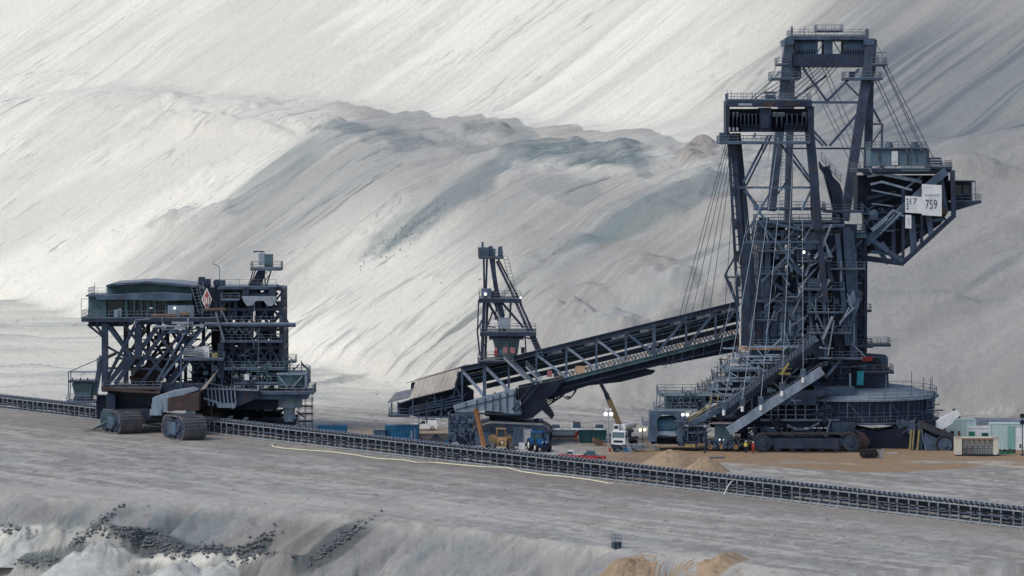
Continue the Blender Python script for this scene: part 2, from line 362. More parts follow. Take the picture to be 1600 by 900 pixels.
UX, UY = .89, .456
def terrain():
    t = np.concatenate([np.linspace(-.7, -.165, 60, endpoint=False), np.linspace(-.165, .165, 760), np.linspace(.165, .7, 61)[1:]])
    Y = np.concatenate([np.linspace(120, 400, 40, endpoint=False), np.geomspace(400, 1900, 1350), np.linspace(1900, 3200, 41)[1:]])
    T, BR = np.meshgrid(t, Y*.89); YY = BR/(UX - UY*T); X = T*YY     # rows follow the fall line of the dumps
    a = UX*X + UY*YY; b = -UY*X + UX*YY
    wob = 5*fbm(b*.012, a*.012, 3, 3)
    a1 = np.interp(b, [480, 626, 760, 950, 1110, 1300, 2200], [332, 330, 334, 362, 398, 394, 400])
    d1 = a - a1 + wob
    p1 = .66*d1
    p2 = .56*((.2*X + .98*YY) - 690 + 5*fbm(X*.02, YY*.02, 3, 9))
    h1 = smin(p1, p2, 8)
    T0 = 44.5 + 24.5*ss(780, 1400, b)
    crest = T0 + 2.2*fbm(X*.025, YY*.02, 4, 21) + .16*np.clip(d1-68, 0, 90)
    h = smin(h1, crest, 5)
    d2 = a - (475 + .9*(a1-332)) + 6*fbm(b*.015, a*.015, 3, 33)
    p3 = T0 + 11.5 + .66*d2
    h = smax(h, np.minimum(p3, 190), 3)
    h += 2.2*np.exp(-((d1+2)/7)**2)*ss(880, 1000, b)*(.6+.8*fbm(b*.05, a*.05, 3, 41))
    slope = ss(0, 6, h)
    # foreground edge
    ae = np.interp(b, [300, 340, 378, 398, 417, 450, 500, 560, 800], [215, 226, 220, 214, 212, 203, 172, 130, -40])
    e = ae - a + 4.5*fbm(b*.07, a*.03, 3, 5) + 2.0*fbm(b*.25, a*.1, 3, 6)
    drop = np.where(e > 0, .60*(np.sqrt(e*e+4)-2), 0)
    fgm = ss(0, 5, e)
    fl = -13 + .015*np.clip(YY-420, -200, 60)
    hb = np.maximum(h, 0)*slope
    z_fg = -drop + fgm*(2.3*fbm(b*.085, a*.016, 3, 51) - 2.2*ss(.16, 0, np.abs(fbm(b*.075 + .35*fbm(a*.06, b*.06, 2, 4), a*.014, 3, 58))) - .8*np.abs(fbm(b*.22, a*.04, 3, 52)) + .40*fbm(X*.45, YY*.35, 4, 53) + .14*fbm(X*1.6, YY*1.2, 3, 54))
    z_fg = smax(z_fg, fl, 3)
    z = np.where(e > 0, z_fg, hb)
    # ---- photo columns / rows of every vertex, to set soils where they lie
    px = 800 + X/YY*F
    def row(z): return HZ + (HC-z)*F/YY
    py = row(z)
    # relief
    dirt = slope*(1-ss(0, 1, e))
    st1 = fbm(b*.075, a*.006, 3, 61, .38); st2 = fbm(b*.33 + .3*fbm(a*.05, b*.05, 2, 66), a*.022, 3, 62, .4); st3 = fbm(b*1.1, a*.10, 3, 63)
    z += dirt*(1-.35*ss(0, 12, p3-T0)*(d2 > -20))*(1.9*st1 + .15*st2 + .04*st3 + 1.5*fbm(X*.03, YY*.03, 4, 64))
    # eroded cracks that run down the dumped slopes
    cr = np.abs(fbm(b*.16 + .25*fbm(a*.03, b*.03, 2, 71), a*.010, 3, 70)); crm = ss(.30, .5, fbm(b*.02, a*.012, 3, 72)+.14)*ss(.05, .01, cr)
    z += dirt*(.55*np.abs(fbm(X*.11, YY*.09, 4, 195)) + .9*ss(.1, .5, fbm(X*.035, YY*.03, 3, 196))*fbm(X*.2, YY*.16, 3, 197))*(1-.4*ss(0, 12, p3-T0)*(d2 > -20))
    z -= dirt*crm*.6*(1-.7*ss(0, 12, p3-T0)*(d2 > -20))
    BN = [fbm(X*.06, YY*.05, 4, 7*i+1) for i in range(4)]
    def blob(cx, cy, rx, ry, ang=0, soft=1.0, nz=.28):
        c, s_ = math.cos(R(ang)), math.sin(R(ang)); dx, dy = px-cx, -(py-cy)
        u = (dx*c + dy*s_)/rx; v = (-dx*s_ + dy*c)/ry
        n = nz*BN[int(cx+cy) % 4]
        return ss(1+.35*soft, 1-.35*soft, np.sqrt(u*u+v*v) + n)
    hill = slope > .3
    # slumps and heaps on the hill
    rough = np.zeros_like(z)
    for (cx, cy, rx, ry, ang, amp, rg) in ((880, 248, 120, 20, -3, 2.0, .5), (1020, 438, 70, 34, -8, 2.6, .25), (940, 520, 60, 22, 0, 2.4, .3), (880, 505, 50, 20, 0, 2.0, .2), (1090, 480, 90, 10, 26, 2.4, .3), (1180, 280, 120, 18, 0, 2.0, .5), (1530, 270, 80, 12, -4, 2.4, .5), (900, 470, 60, 24, 10, 1.8, .4), (850, 415, 80, 30, 20, 1.8, .3),
                                 (600, 350, 80, 16, 38, 1.6, .9), (330, 195, 120, 14, -6, 1.4, .9), (500, 192, 40, 9, 0, 2.2, .8), (1100, 250, 32, 18, 0, 3.2, .2),
                                 (1050, 320, 120, 26, 12, 1.8, .5), (265, 160, 45, 12, 0, 2.2, .2), (760, 210, 40, 10, 0, 2.0, .3), (250, 330, 110, 30, 30, 1.5, .5),
                                 (60, 130, 70, 16, 6, 1.6, .5), (1000, 244, 60, 12, -4, .8, .3), (310, 350, 60, 26, 14, 2.2, .3), (1450, 480, 110, 12, -4, .9, .5), (970, 560, 90, 26, -5, 1.6, .2)):
        k = blob(cx, cy, rx, ry, ang)*hill
        z += k*amp*(.9 + 1.0*fbm(X*.10, YY*.08, 4, 81)); rough = np.maximum(rough, k*rg)
    terr = hill*np.exp(-((z-T0-6)/6.0)**2)
    rough = np.maximum(rough, .5*terr)
    z += rough*(.5*fbm(b*.3, a*.12, 4, 91) + .16*fbm(X*.9, YY*.8, 3, 92))*(1-.5*ss(520, 300, px))
    # foreground heaps of clay and white sand at the lower left
    for (cx, cy, rx, ry, ang, amp) in ((45, 846, 66, 16, 0, 2.0), (150, 858, 80, 20, 0, 2.2), (310, 888, 140, 16, 0, 2.0), (215, 848, 70, 16, -12, 1.2), (60, 880, 110, 14, 0, .8), (390, 858, 40, 12, 30, 1.0), (505, 855, 60, 14, 33, .9)):
        z += blob(cx, cy, rx, ry, ang)*(e > -2)*amp*(.7 + .5*fbm(X*.35, YY*.25, 4, 95))
    # bench: ruts of wheels and crawlers along the conveyor
    bench = (1-slope)*(1-fgm)
    al = (X*.61 - YY*.79); ac = (X*.79 + YY*.61)
    rut = fbm(ac*.55, al*.02, 3, 101); rut2 = fbm(ac*.16 + 1.1*fbm(al*.03, ac*.05, 3, 5), al*.022, 4, 102)
    z += bench*(.07*rut + .05*fbm(X*.5, YY*.5, 4, 103))
    fb = ss(700, 800, YY)*bench; lay = fbm(X*.012, YY*.035, 4, 161); lay2 = np.abs(fbm(X*.010 + .2*fbm(X*.05, YY*.05, 2, 3), YY*.022, 3, 162))
    z += fb*(1.3*ss(.0, .5, lay) + 1.6*ss(.10, .0, lay2)*(.5 + .8*fbm(X*.06, YY*.06, 3, 163)))
    # ------------------------------------------------ soils (albedo), hillside light and shade included
    white = np.array((.81, .79, .735)); grey = np.array((.36, .355, .352)); pale = np.array((.485, .475, .46)); clay = np.array((.188, .232, .246))
    dark = np.array((.10, .115, .12)); tan = np.array((.30, .215, .145)); brn = np.array((.262, .238, .228)); bgrey = np.array((.325, .332, .345))
    def mixc(c, k, col):
        k = np.clip(k, 0, 1)[..., None]; return c*(1-k) + col*k
    C = np.zeros(z.shape + (3,)) + grey
    # hillside light and shade put into the soil colour: upper dump mostly white, its right end greyer; lower dump white at the left
    up = ss(0, 12, p3 - T0)*(d2 > -20)
    wu = 1 - .95*ss(1060, 1330, px + .55*(py-100) + 60*st1 + 40*st2)
    wu = wu*(.88 + .12*st2 + .14*st1)
    edge = px + .95*(py-190)          # shade boundary on the ridge from (500,190) to the lower left
    wl = ss(560, 430, edge + 50*st1 + 16*st2 + 20*rough)
    wl = np.maximum(wl, .95*ss(170, 40, np.hypot((px-470)/1.25, py-560) + 40*st2))
    wl = np.maximum(wl, .72*ss(230, 50, np.hypot((px-590)/1.2, (py-465)) + 60*st1 + 20*st2))
    wl = wl*(1 - .35*blob(300, 400, 160, 60, 30)) 
    wgt = np.where(up > .5, wu, wl)
    C = mixc(C, wgt, white)
    C = mixc(C, .8*terr*ss(.8, 0, np.abs(px-950)/500)*(.75+.5*st3), white*.9)
    C = mixc(C, .6*terr*ss(700, 400, px), white*.95)
    C = mixc(C, .30*ss(.0, .6, st2 + .5*st1)*(1-wgt), pale)
    C = mixc(C, .36*ss(-.05, .5, -.6*st2 - .7*st1 + .1*st3)*(1-.8*wgt)*(1-.5*up), brn*1.08)
    C = mixc(C, .35*ss(.1, .5, fbm(b*.03, a*.004, 3, 171))*(1-.85*wgt), clay*1.35)
    for (cx, cy, rx, ry, ang, k) in ((880, 248, 130, 19, -3, 1.0), (1552, 432, 70, 6, 33, .8), (1430, 470, 75, 4, -4, .5), (1530, 478, 60, 4, 8, .45), (1440, 330, 50, 5, 30, .4), (1380, 30, 120, 9, 38, .5), (1420, 130, 160, 9, 37, .5), (1560, 60, 100, 12, 38, .6), (690, 325, 110, 17, 38, .9), (745, 290, 80, 14, 36, .8), (640, 350, 90, 13, 36, .55), (1030, 335, 150, 17, 22, .9), (880, 295, 60, 16, -6, .45),
                                     (560, 205, 75, 6, -4, .8), (780, 212, 60, 10, -6, .5), (430, 280, 90, 22, 40, .45), (1000, 264, 22, 8, -30, .7), (1100, 398, 60, 5, 18, .6), (1500, 160, 150, 30, 38, .35), (650, 225, 90, 9, -5, .5),
                                     (1560, 210, 80, 16, 33, .4), (1330, 120, 120, 14, 40, .25), (265, 345, 40, 10, 20, .35)):
        C = mixc(C, k*blob(cx, cy, rx, ry, ang, .55)*hill*(.85 + .4*st2), clay)
    for (cx, cy, rx, ry, ang, k) in ((1090, 250, 34, 14, 0, .7), (1030, 420, 36, 16, 0, .4), (1520, 235, 60, 14, 30, .35), (990, 385, 60, 10, 0, .25)):
        C = mixc(C, k*blob(cx, cy, rx, ry, ang)*hill, brn)
    C = mixc(C, .9*dirt*crm*(1-.8*up), dark*1.6)
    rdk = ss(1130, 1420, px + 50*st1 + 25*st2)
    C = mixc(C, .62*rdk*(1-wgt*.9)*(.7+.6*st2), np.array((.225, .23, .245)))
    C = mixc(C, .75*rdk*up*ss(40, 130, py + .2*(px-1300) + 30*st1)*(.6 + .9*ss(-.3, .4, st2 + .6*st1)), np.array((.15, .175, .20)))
    spk = fbm(X*.8, YY*.6, 2, 111)
    C = mixc(C, .6*rough*ss(.3, .5, spk)*(1-.6*wgt), dark*2)
    dash = ss(.50, .62, fbm(b*.85, a*.07, 2, 113)); dmask = ss(-.05, .35, fbm(X*.012, YY*.012, 3, 114) + .35*ss(520, 250, px)*(up < .5))
    C = mixc(C, .55*dirt*dash*ss(.25, .7, dmask)*(.4 + .5*(wgt > .4)*(up < .5)), dark*2.4)
    C = mixc(C, .22*dirt*ss(.66, .72, fbm(X*.9, YY*.4, 2, 115)), dark*2.4)
    big = fbm(X*.009 + .3*st1, YY*.006, 4, 181); C = mixc(C, .55*dirt*wgt*ss(-.02, .4, big), np.array((.55, .535, .50))); C = mixc(C, .35*dirt*ss(.0, .4, -big)*(1-wgt), pale)
    rill = np.abs(fbm(b*.11 + .5*fbm(a*.025, b*.025, 3, 191), a*.012, 3, 190)); C = mixc(C, .40*dirt*ss(.05, .0, rill)*ss(-.1, .3, fbm(X*.02, YY*.015, 3, 192)), brn*.85)
    # bench
    B = np.zeros_like(C) + bgrey
    rut3 = fbm(ac*.42 + 1.2*fbm(al*.05, ac*.06, 3, 6), al*.06, 4, 104); rut4 = np.abs(fbm(X*.06 + .3*fbm(X*.1, YY*.1, 2, 9), YY*.16, 3, 105)); gr = fbm(X*.7, YY*.35, 4, 106)
    B = mixc(B, .8*ss(-.15, .45, rut2 + .3*rut), pale*.9)
    B = mixc(B, .7*ss(.05, .5, -rut2 + .25*rut), brn*1.05)
    B = mixc(B, .55*ss(.12, .4, rut), brn*.92)
    B = mixc(B, .6*ss(.16, .42, rut3), pale*1.08)
    B = mixc(B, .5*ss(.2, .45, -rut3), bgrey*.72)
    B = mixc(B, .55*ss(.03, .008, rut4), brn*.72); B = mixc(B, .5*ss(.1, .5, gr), pale*.95); B = mixc(B, .45*ss(.1, .5, -gr), brn*.85)
    farb = ss(690, 780, YY - .35*X)
    B = mixc(B, farb*.95, white*.92*(.94 + .10*rut2[..., None]))
    lft = ss(690, 790, YY)*ss(-40, -90, X); B = mixc(B, lft, white*.9); B = mixc(B, .4*farb*ss(.05, .4, lay), grey*1.3); B = mixc(B, .5*farb*ss(.10, .0, lay2), clay*1.5); B = mixc(B, .4*farb*ss(.1, .5, -lay), white)
    tz = ss(-.12, .18, fbm(X*.05, YY*.09, 4, 121) + .95*np.exp(-((py-712)/24.0)**2) - .45)*ss(900, 980, px)*ss(640, 672, py)*ss(772, 735, py)
    B = mixc(B, .95*tz, tan)
    tz2 = np.exp(-((py-678)/12.0)**2)*ss(520, 560, px)*ss(790, 690, px); B = mixc(B, .8*tz2, tan*1.05)
    cv = py - (639 + px*.1167)   # strip of spilled fines beside the conveyor
    B = mixc(B, .65*np.exp(-((cv-8)/14.0)**2), brn*.85)
    B = mixc(B, .4*np.exp(-((cv-45+18*rut2)/12.0)**2)*ss(-.3, .3, rut2), brn*.9)
    B = mixc(B, .5*ss(.5, .62, fbm(X*.9, YY*.5, 3, 131)), brn*.7)
    B = mixc(B, .55*ss(24, 0, np.abs(py - (765+.045*px) + 14*rut2))*ss(1100, 700, px), pale*.98)
    B = B*np.array((1.015, 1.0, .965))
    C = C*(1-bench[..., None]) + B*bench[..., None]
    # foreground slope
    Fc = np.zeros_like(C) + np.array((.262, .268, .276))
    g1 = fbm(b*.12, a*.02, 4, 141); Fc = mixc(Fc, .6*ss(.0, .5, g1), pale*.74); Fc = mixc(Fc, .6*ss(.0, .5, -g1), brn*.85)
    Fc = mixc(Fc, .5*ss(.1, .5, fbm(b*.5, a*.08, 3, 142)), brn*.7)
    Fc = mixc(Fc, .7*ss(.02, .008, np.abs(fbm(b*.14+.4*fbm(a*.1, b*.1, 2, 8), a*.02, 3, 145)))*ss(.1, .3, fbm(b*.06, a*.06, 2, 146)), dark*1.4)
    Fc = mixc(Fc, .7*ss(.45, .6, fbm(X*1.3, YY*.9, 3, 143)), dark*1.6)
    for (cx, cy, rx, ry, ang, k, col) in ((50, 840, 62, 17, 4, 1, white*.74), (120, 850, 60, 16, 8, .8, white*.62), (150, 855, 80, 22, 0, .55, pale*.8), (330, 887, 135, 15, 0, 1, white*.76), (95, 895, 110, 8, 0, .8, pale*.8),
                                          (270, 808, 60, 22, 40, .75, clay*.85), (330, 815, 60, 24, 36, .5, clay*.8), (120, 810, 60, 10, 38, .6, clay*1.1), (650, 870, 60, 12, 36, .5, clay), (640, 880, 40, 8, 34, .5, dark*2),
                                          (225, 850, 70, 20, -16, .95, dark), (340, 862, 90, 9, -3, .9, dark*1.1), (400, 862, 35, 12, 36, .95, dark), (530, 848, 60, 12, 36, .95, dark), (20, 832, 26, 9, -10, .8, dark*1.2), (60, 878, 100, 9, -4, .8, clay*.6),
                                          (145, 830, 50, 8, 38, .8, dark*1.3), (200, 798, 34, 7, 14, .8, dark*1.6), (740, 845, 40, 9, 28, .55, clay)):
        Fc = mixc(Fc, k*blob(cx, cy, rx, ry, ang, .45, .8), col)
    C = C*(1-fgm[..., None]) + Fc*fgm[..., None]
    C = C*(1 + .05*vnoise(X*1.9, YY*1.3, 151)[..., None] + .03*st3[..., None]*dirt[..., None])
    C = np.clip(C*np.array((1.02, 1.008, .945)), .02, .88)
    # ------------------------------------------------ mesh
    ny, nx = z.shape
    co = np.stack([X, YY, z], -1).reshape(-1, 3).astype(np.float32)
    i = np.arange(ny*nx, dtype=np.int32).reshape(ny, nx)
    q = np.stack([i[:-1, :-1], i[:-1, 1:], i[1:, 1:], i[1:, :-1]], -1).reshape(-1, 4)
    me = bpy.data.meshes.new('mine_ground')
    me.vertices.add(len(co)); me.vertices.foreach_set('co', co.ravel())
    me.loops.add(q.size); me.loops.foreach_set('vertex_index', q.ravel())
    me.polygons.add(len(q)); me.polygons.foreach_set('loop_start', np.arange(0, q.size, 4, dtype=np.int32)); me.polygons.foreach_set('loop_total', np.full(len(q), 4, dtype=np.int32))
    me.polygons.foreach_set('use_smooth', np.ones(len(q), dtype=bool))
    at = me.color_attributes.new('soil_and_shade', 'FLOAT_COLOR', 'POINT')
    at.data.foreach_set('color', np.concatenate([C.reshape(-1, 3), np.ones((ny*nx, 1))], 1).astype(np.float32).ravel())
    me.update(); me.validate()
    m = bpy.data.materials.new('dumped_soil'); m.use_nodes = True; N = m.node_tree.nodes; L = m.node_tree.links
    bs = N['Principled BSDF']; bs.inputs['Roughness'].default_value = .95; bs.inputs['Specular IOR Level'].default_value = .1
    ca = N.new('ShaderNodeVertexColor'); ca.layer_name = 'soil_and_shade'
    tc = N.new('ShaderNodeTexCoord')
    n1 = N.new('ShaderNodeTexNoise'); n1.inputs['Scale'].default_value = .9; n1.inputs['Detail'].default_value = 9; n1.inputs['Roughness'].default_value = .72
    L.new(tc.outputs['Object'], n1.inputs['Vector'])
    r = N.new('ShaderNodeMapRange'); r.inputs[1].default_value = .3; r.inputs[2].default_value = .7; r.inputs[3].default_value = .91; r.inputs[4].default_value = 1.08
    L.new(n1.outputs['Fac'], r.inputs[0])
    mx = N.new('ShaderNodeMix'); mx.data_type = 'RGBA'; mx.blend_type = 'MULTIPLY'; mx.inputs[0].default_value = 1
    n5 = N.new('ShaderNodeTexNoise'); n5.inputs['Scale'].default_value = 2.6; n5.inputs['Detail'].default_value = 5; n5.inputs['Roughness'].default_value = .8; L.new(tc.outputs['Object'], n5.inputs['Vector'])
    r5 = N.new('ShaderNodeMapRange'); r5.inputs[1].default_value = .25; r5.inputs[2].default_value = .75; r5.inputs[3].default_value = .86; r5.inputs[4].default_value = 1.12; L.new(n5.outputs['Fac'], r5.inputs[0])
    m5 = N.new('ShaderNodeMath'); m5.operation = 'MULTIPLY'; L.new(r.outputs[0], m5.inputs[0]); L.new(r5.outputs[0], m5.inputs[1])
    L.new(ca.outputs[0], mx.inputs[6]); L.new(m5.outputs[0], mx.inputs[7]); L.new(mx.outputs[2], bs.inputs['Base Color'])
    bp = N.new('ShaderNodeBump'); bp.inputs['Strength'].default_value = .6; bp.inputs['Distance'].default_value = .4
    n2 = N.new('ShaderNodeTexNoise'); n2.inputs['Scale'].default_value = .7; n2.inputs['Detail'].default_value = 9; n2.inputs['Roughness'].default_value = .7
    L.new(tc.outputs['Object'], n2.inputs['Vector']); L.new(n2.outputs['Fac'], bp.inputs['Height']); L.new(bp.outputs[0], bs.inputs['Normal'])
    me.materials.append(m)
    o = bpy.data.objects.new('mine_ground', me); COL.objects.link(o); o['kind'] = 'structure'
    # height lookup for things placed off the level bench
    def height(x, y):
        j = int(np.argmin(np.abs(t-x/y))); k = int(np.argmin(np.abs(Y*.89-(UX*y-UY*x)))); return float(z[k, j])
    def ray(px, py):
        Yv = np.arange(380, 1700, .4); xv = (px-800)/F*Yv; zv = HC - (py-HZ)*Yv/F
        j = int(np.argmin(np.abs(t-(px-800)/F))); br = UX*Yv - UY*xv; g = np.interp(br, Y*.89, z[:, j]); k = np.nonzero(zv <= g)[0]
        k = int(k[0]) if len(k) else len(Yv)-1
        return Vector((float(xv[k]), float(Yv[k]), float(g[k])))
    return height, ray
ground_z, RAY = terrain()
# ------------------------------------------------------------------ belt conveyor across the bench
CA, CB = G(0, 638), G(1600, 825)
cdir = (CB-CA).normalized(); cper = Vector((-cdir.y, cdir.x, 0))       # cper points away from the camera
if cper.y < 0: cper = -cper
MODL = 4.1
M_POST = mat('trestle_steel', (.27, .30, .325), .6, 0, .3, .5, .3, (.16, .13, .11))
def conveyor():
    root = thing('belt_conveyor', CA, 'long dark ground belt conveyor on steel trestle frames running diagonally across the bench', 'conveyor')
    A = CA - cdir*22; n = int(((CB-CA).length + 46)/MODL)
    L_ = n*MODL
    W = 1.05; H = 2.3
    def at(s, c, z): return A + cdir*s + cper*c + Vector((0, 0, z))
    fr = []
    # one frame, then copies
    def frame(k):
        m = MB(); s0 = k*MODL
        for c in (-W, W):
            m.beam(at(s0, c, H), at(s0+MODL-.05, c, H), .12, .14)
            m.beam(at(s0, c, .2), at(s0+MODL-.05, c, .2), .2, .2)
            m.beam(at(s0, c, .95 if c > 0 else 1.5), at(s0+MODL, c, .95 if c > 0 else 1.5), .06)
            for q in (.55, 2.3):
                m.beam(at(s0+q, c, 0.05), at(s0+q, c, H), .19 if c < 0 else .12); m.beam(at(s0+q, c-.3, .04), at(s0+q, c+.3, .04), .3, .1)
        for q in (.55, 2.3): m.beam(at(s0+q, -W, H-.15), at(s0+q, W, H-.15), .12); m.beam(at(s0+q, -W, .33), at(s0+q, W, .33), .12)
        m.beam(at(s0+.55, W, .3), at(s0+2.3, W, H-.1), .07)
        return m
    f0 = frame(0).build('support_frame', M_POST, root)
    ids = []
    for q in (.25, 1.3, 2.35, 3.4):
        i = MB()
        for c in (-1, 1):
            i.tube(at(q, c*.4, H+.08), at(q, c*1.10, H+.46), .10, 7); i.beam(at(q, c*1.04, H+.02), at(q, c*1.16, H+.52), .11)
        i.tube(at(q, -.41, H+.08), at(q, .41, H+.08), .085, 7)
        ids.append(i.build('idler', M_GALV, f0))
    for k in range(1, n):
        c = f0.copy(); COL.objects.link(c); c.parent = root; c.location = cdir*(k*MODL)
        for i0 in ids: c2 = i0.copy(); COL.objects.link(c2); c2.parent = c
    up = MB(); N_ = n*2
    prof = [(-.98, H+.40), (-.42, H+.18), (.42, H+.18), (.98, H+.40)]
    base = 0
    for j in range(N_+1):
        s_ = L_*j/N_
        for c, z_ in prof: up.v.append(tuple(at(s_, c, z_)))
        for c, z_ in prof: up.v.append(tuple(at(s_, c, z_-.04)))
        if j:
            a, b = (j-1)*8, j*8
            for q in range(3): up.f.append((a+q, b+q, b+q+1, a+q+1)); up.f.append((a+4+q, a+5+q, b+5+q, b+4+q))
            up.f.append((a, a+4, b+4, b)); up.f.append((a+3, b+3, b+7, a+7))
    up.build('carrying_belt', M_BELT, root)
    lo = MB(); lo.hexa([at(0, -.95, .95), at(L_, -.95, .95), at(L_, .95, .95), at(0, .95, .95), at(0, -.95, .99), at(L_, -.95, .99), at(L_, .95, .99), at(0, .95, .99)])
    lo.build('return_belt', M_BELT, root)
    sk = MB()   # dark filler plates added to darken the bays under the carrying run, one per bay, set unevenly
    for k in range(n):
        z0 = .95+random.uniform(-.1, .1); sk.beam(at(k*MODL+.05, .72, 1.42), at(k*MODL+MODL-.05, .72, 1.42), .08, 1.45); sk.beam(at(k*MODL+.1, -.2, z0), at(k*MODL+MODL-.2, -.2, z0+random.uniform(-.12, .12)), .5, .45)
    sk.build('dark_filler_plate', M_DARK, root)
    for kk, (zz, off, mm) in enumerate(((1.62, .1, M_RUB), (1.30, .14, M_STEEL))):
        cb = MB(); pts = []
        for k in range(n):
            for q, sag in ((.55, 0), (1.4, -.17), (2.3, 0), (3.35, -.22)):
                pts.append(at(k*MODL+q, -W-off, zz + sag*random.uniform(.3, 1.6) + .12*math.sin(k*.7)))
        cb.path(pts, .075, 5); cb.build('side_cable', mm, root)
    return at
CAT = conveyor()
# small spill heaps along the near side are part of the ground sheet's soils; the loose hose is a thing
hp = [(433, 694), (425, 696), (427, 699), (440, 701), (475, 704), (520, 707), (560, 713), (590, 718), (630, 720), (650, 724), (680, 724), (712, 727), (760, 731), (790, 732), (815, 738), (850, 744), (880, 746), (920, 751), (950, 757), (960, 757)]
h = MB(); pts = []
for i in range(len(hp)-1):
    a, b = G(*hp[i]), G(*hp[i+1])
    for k in range(4):
        q = a.lerp(b, k/4); q.z = ground_z(q.x, q.y) + .16; pts.append(q)
h.path(pts, .095, 6)
tag(h.build('hose', M_HOSE), 'pale yellow hose lying on the ground along the near side of the conveyor', 'hose')
h = MB(); pts = []
for i in range(9):
    q = G(1131+i*1.4, 773, 0.0); q.z = 2.1*math.sin(min(1, i/8)*1.5); q.x += i*.05; pts.append(q)
h.path(pts, .09, 6)
tag(h.build('drooping_pipe', M_WHITE), 'short white pipe bent down from the conveyor side to the ground', 'pipe')
# ------------------------------------------------------------------ shared machine pieces
CLUT = 1.0
def clutter(m, x0, x1, y0, y1, Ya, Yb, n, smin_=.3, smax_=1.3, kinds='bpt'):
    """small fittings: boxes, pipes, brackets scattered through a machine bay"""
    n = int(n*CLUT)
    for _ in range(n):
        Y = random.uniform(Ya, Yb); c = P(random.uniform(x0, x1), random.uniform(y0, y1), Y); k = random.choice(kinds)
        if k == 'b': m.box(c, [random.uniform(smin_, smax_) for _ in range(3)])
        elif k == 'p':
            d = random.choice((Vector((1,0,0)), Vector((0,0,1)), Vector((0,1,0)), Vector((.7,0,.7)), Vector((-.7,0,.7)))) * random.uniform(1.2, 3.6)
            m.tube(c-d/2, c+d/2, random.uniform(.05, .16), 6)
        else:
            d = random.choice((Vector((1,0,0)), Vector((0,0,1)), Vector((.8,0,.6)), Vector((-.8,0,.6)))) * random.uniform(1.0, 3.0)
            m.beam(c-d/2, c+d/2, random.uniform(.10, .26))
def crawler(root, c, head, L_, H_, W_, wheels=4, lift=0.0, mt=None):
    """track loop round its wheels; c on the ground, head = travel direction, W_ across"""
    mt = mt or M_TRACK
    f = Vector((math.cos(head), math.sin(head), math.tan(lift))).normalized(); s_ = Vector((-math.sin(head), math.cos(head), 0)); u = s_.cross(f)*-1
    if u.z < 0: u = -u
    c = Vector(c); r = H_/2; st = L_/2 - r
    def loop(t, rr):          # t 0..1 round the loop
        per = 4*st + 2*math.pi*r; q = (t % 1)*per
        if q < 2*st: return c + f*(-st+q) + u*(r+rr), f
        q -= 2*st
        if q < math.pi*r: a = q/r; return c + f*(st + rr*math.sin(a)) + u*(r + rr*math.cos(a)), f*math.cos(a) - u*math.sin(a)
        q -= math.pi*r
        if q < 2*st: return c + f*(st-q) + u*(r-rr), -f
        q -= 2*st; a = math.pi + q/r
        return c + f*(-st + rr*math.sin(a)) + u*(r + rr*math.cos(a)), f*math.cos(a) - u*math.sin(a)
    n = int((4*st + 2*math.pi*r)/.55); m = MB()
    for i in range(n):
        p, d = loop((i+.5)/n, r-.14); nrm = (p - (c + u*r)); nr = s_.cross(d)
        hl = .25; a = s_*(W_/2*jit()); b = d*hl; h_ = nr*.11
        m.hexa([p-a-b-h_, p+a-b-h_, p+a+b-h_, p-a+b-h_, p-a-b+h_, p+a-b+h_, p+a+b+h_, p-a+b+h_])
        p2 = p + (nr*.17 if (p+nr*.2-(c+u*r)).length > (p-nr*.2-(c+u*r)).length else nr*-.17); b = d*.05; h_ = nr*.08
        m.hexa([p2-a-b-h_, p2+a-b-h_, p2+a+b-h_, p2-a+b-h_, p2-a-b+h_, p2+a-b+h_, p2+a+b+h_, p2-a+b+h_])
    m.build('track_shoes', mt, root)
    m = MB(); m.beam(c + u*r - f*st, c + u*r + f*st, W_*.55, H_*.45, u)
    for k in (-1, 1): m.beam(c + u*(r*1.05) - f*st*.9 + s_*(k*W_*.42), c + u*(r*1.05) + f*st*.9 + s_*(k*W_*.42), .2, H_*.36, u)
    for k in (-1, 1): m.beam(c + u*(r*.95) - f*st*.72 + s_*(k*(W_*.5+.22)), c + u*(r*.95) + f*st*.72 + s_*(k*(W_*.5+.22)), .12, H_*.5, u)
    m.build('crawler_beam', M_STEEL if H_ > 3.6 else M_DARK, root)
    for j in range(wheels):
        x = -st + 2*st*j/max(1, wheels-1); rr = (r-.32) if j in (0, wheels-1) else r*.42
        z_ = r if j in (0, wheels-1) else r*.42+.28
        m = MB()
        m.tube(c + f*x + u*z_ - s_*(W_*.5+.04), c + f*x + u*z_ + s_*(W_*.5+.04), rr, 20)
        for k in (-1, 1): m.tube(c + f*x + u*z_ + s_*(k*(W_*.5+.02)), c + f*x + u*z_ + s_*(k*(W_*.5+.28)), rr*.42, 12)
        m.build('track_wheel', M_DARK, root)

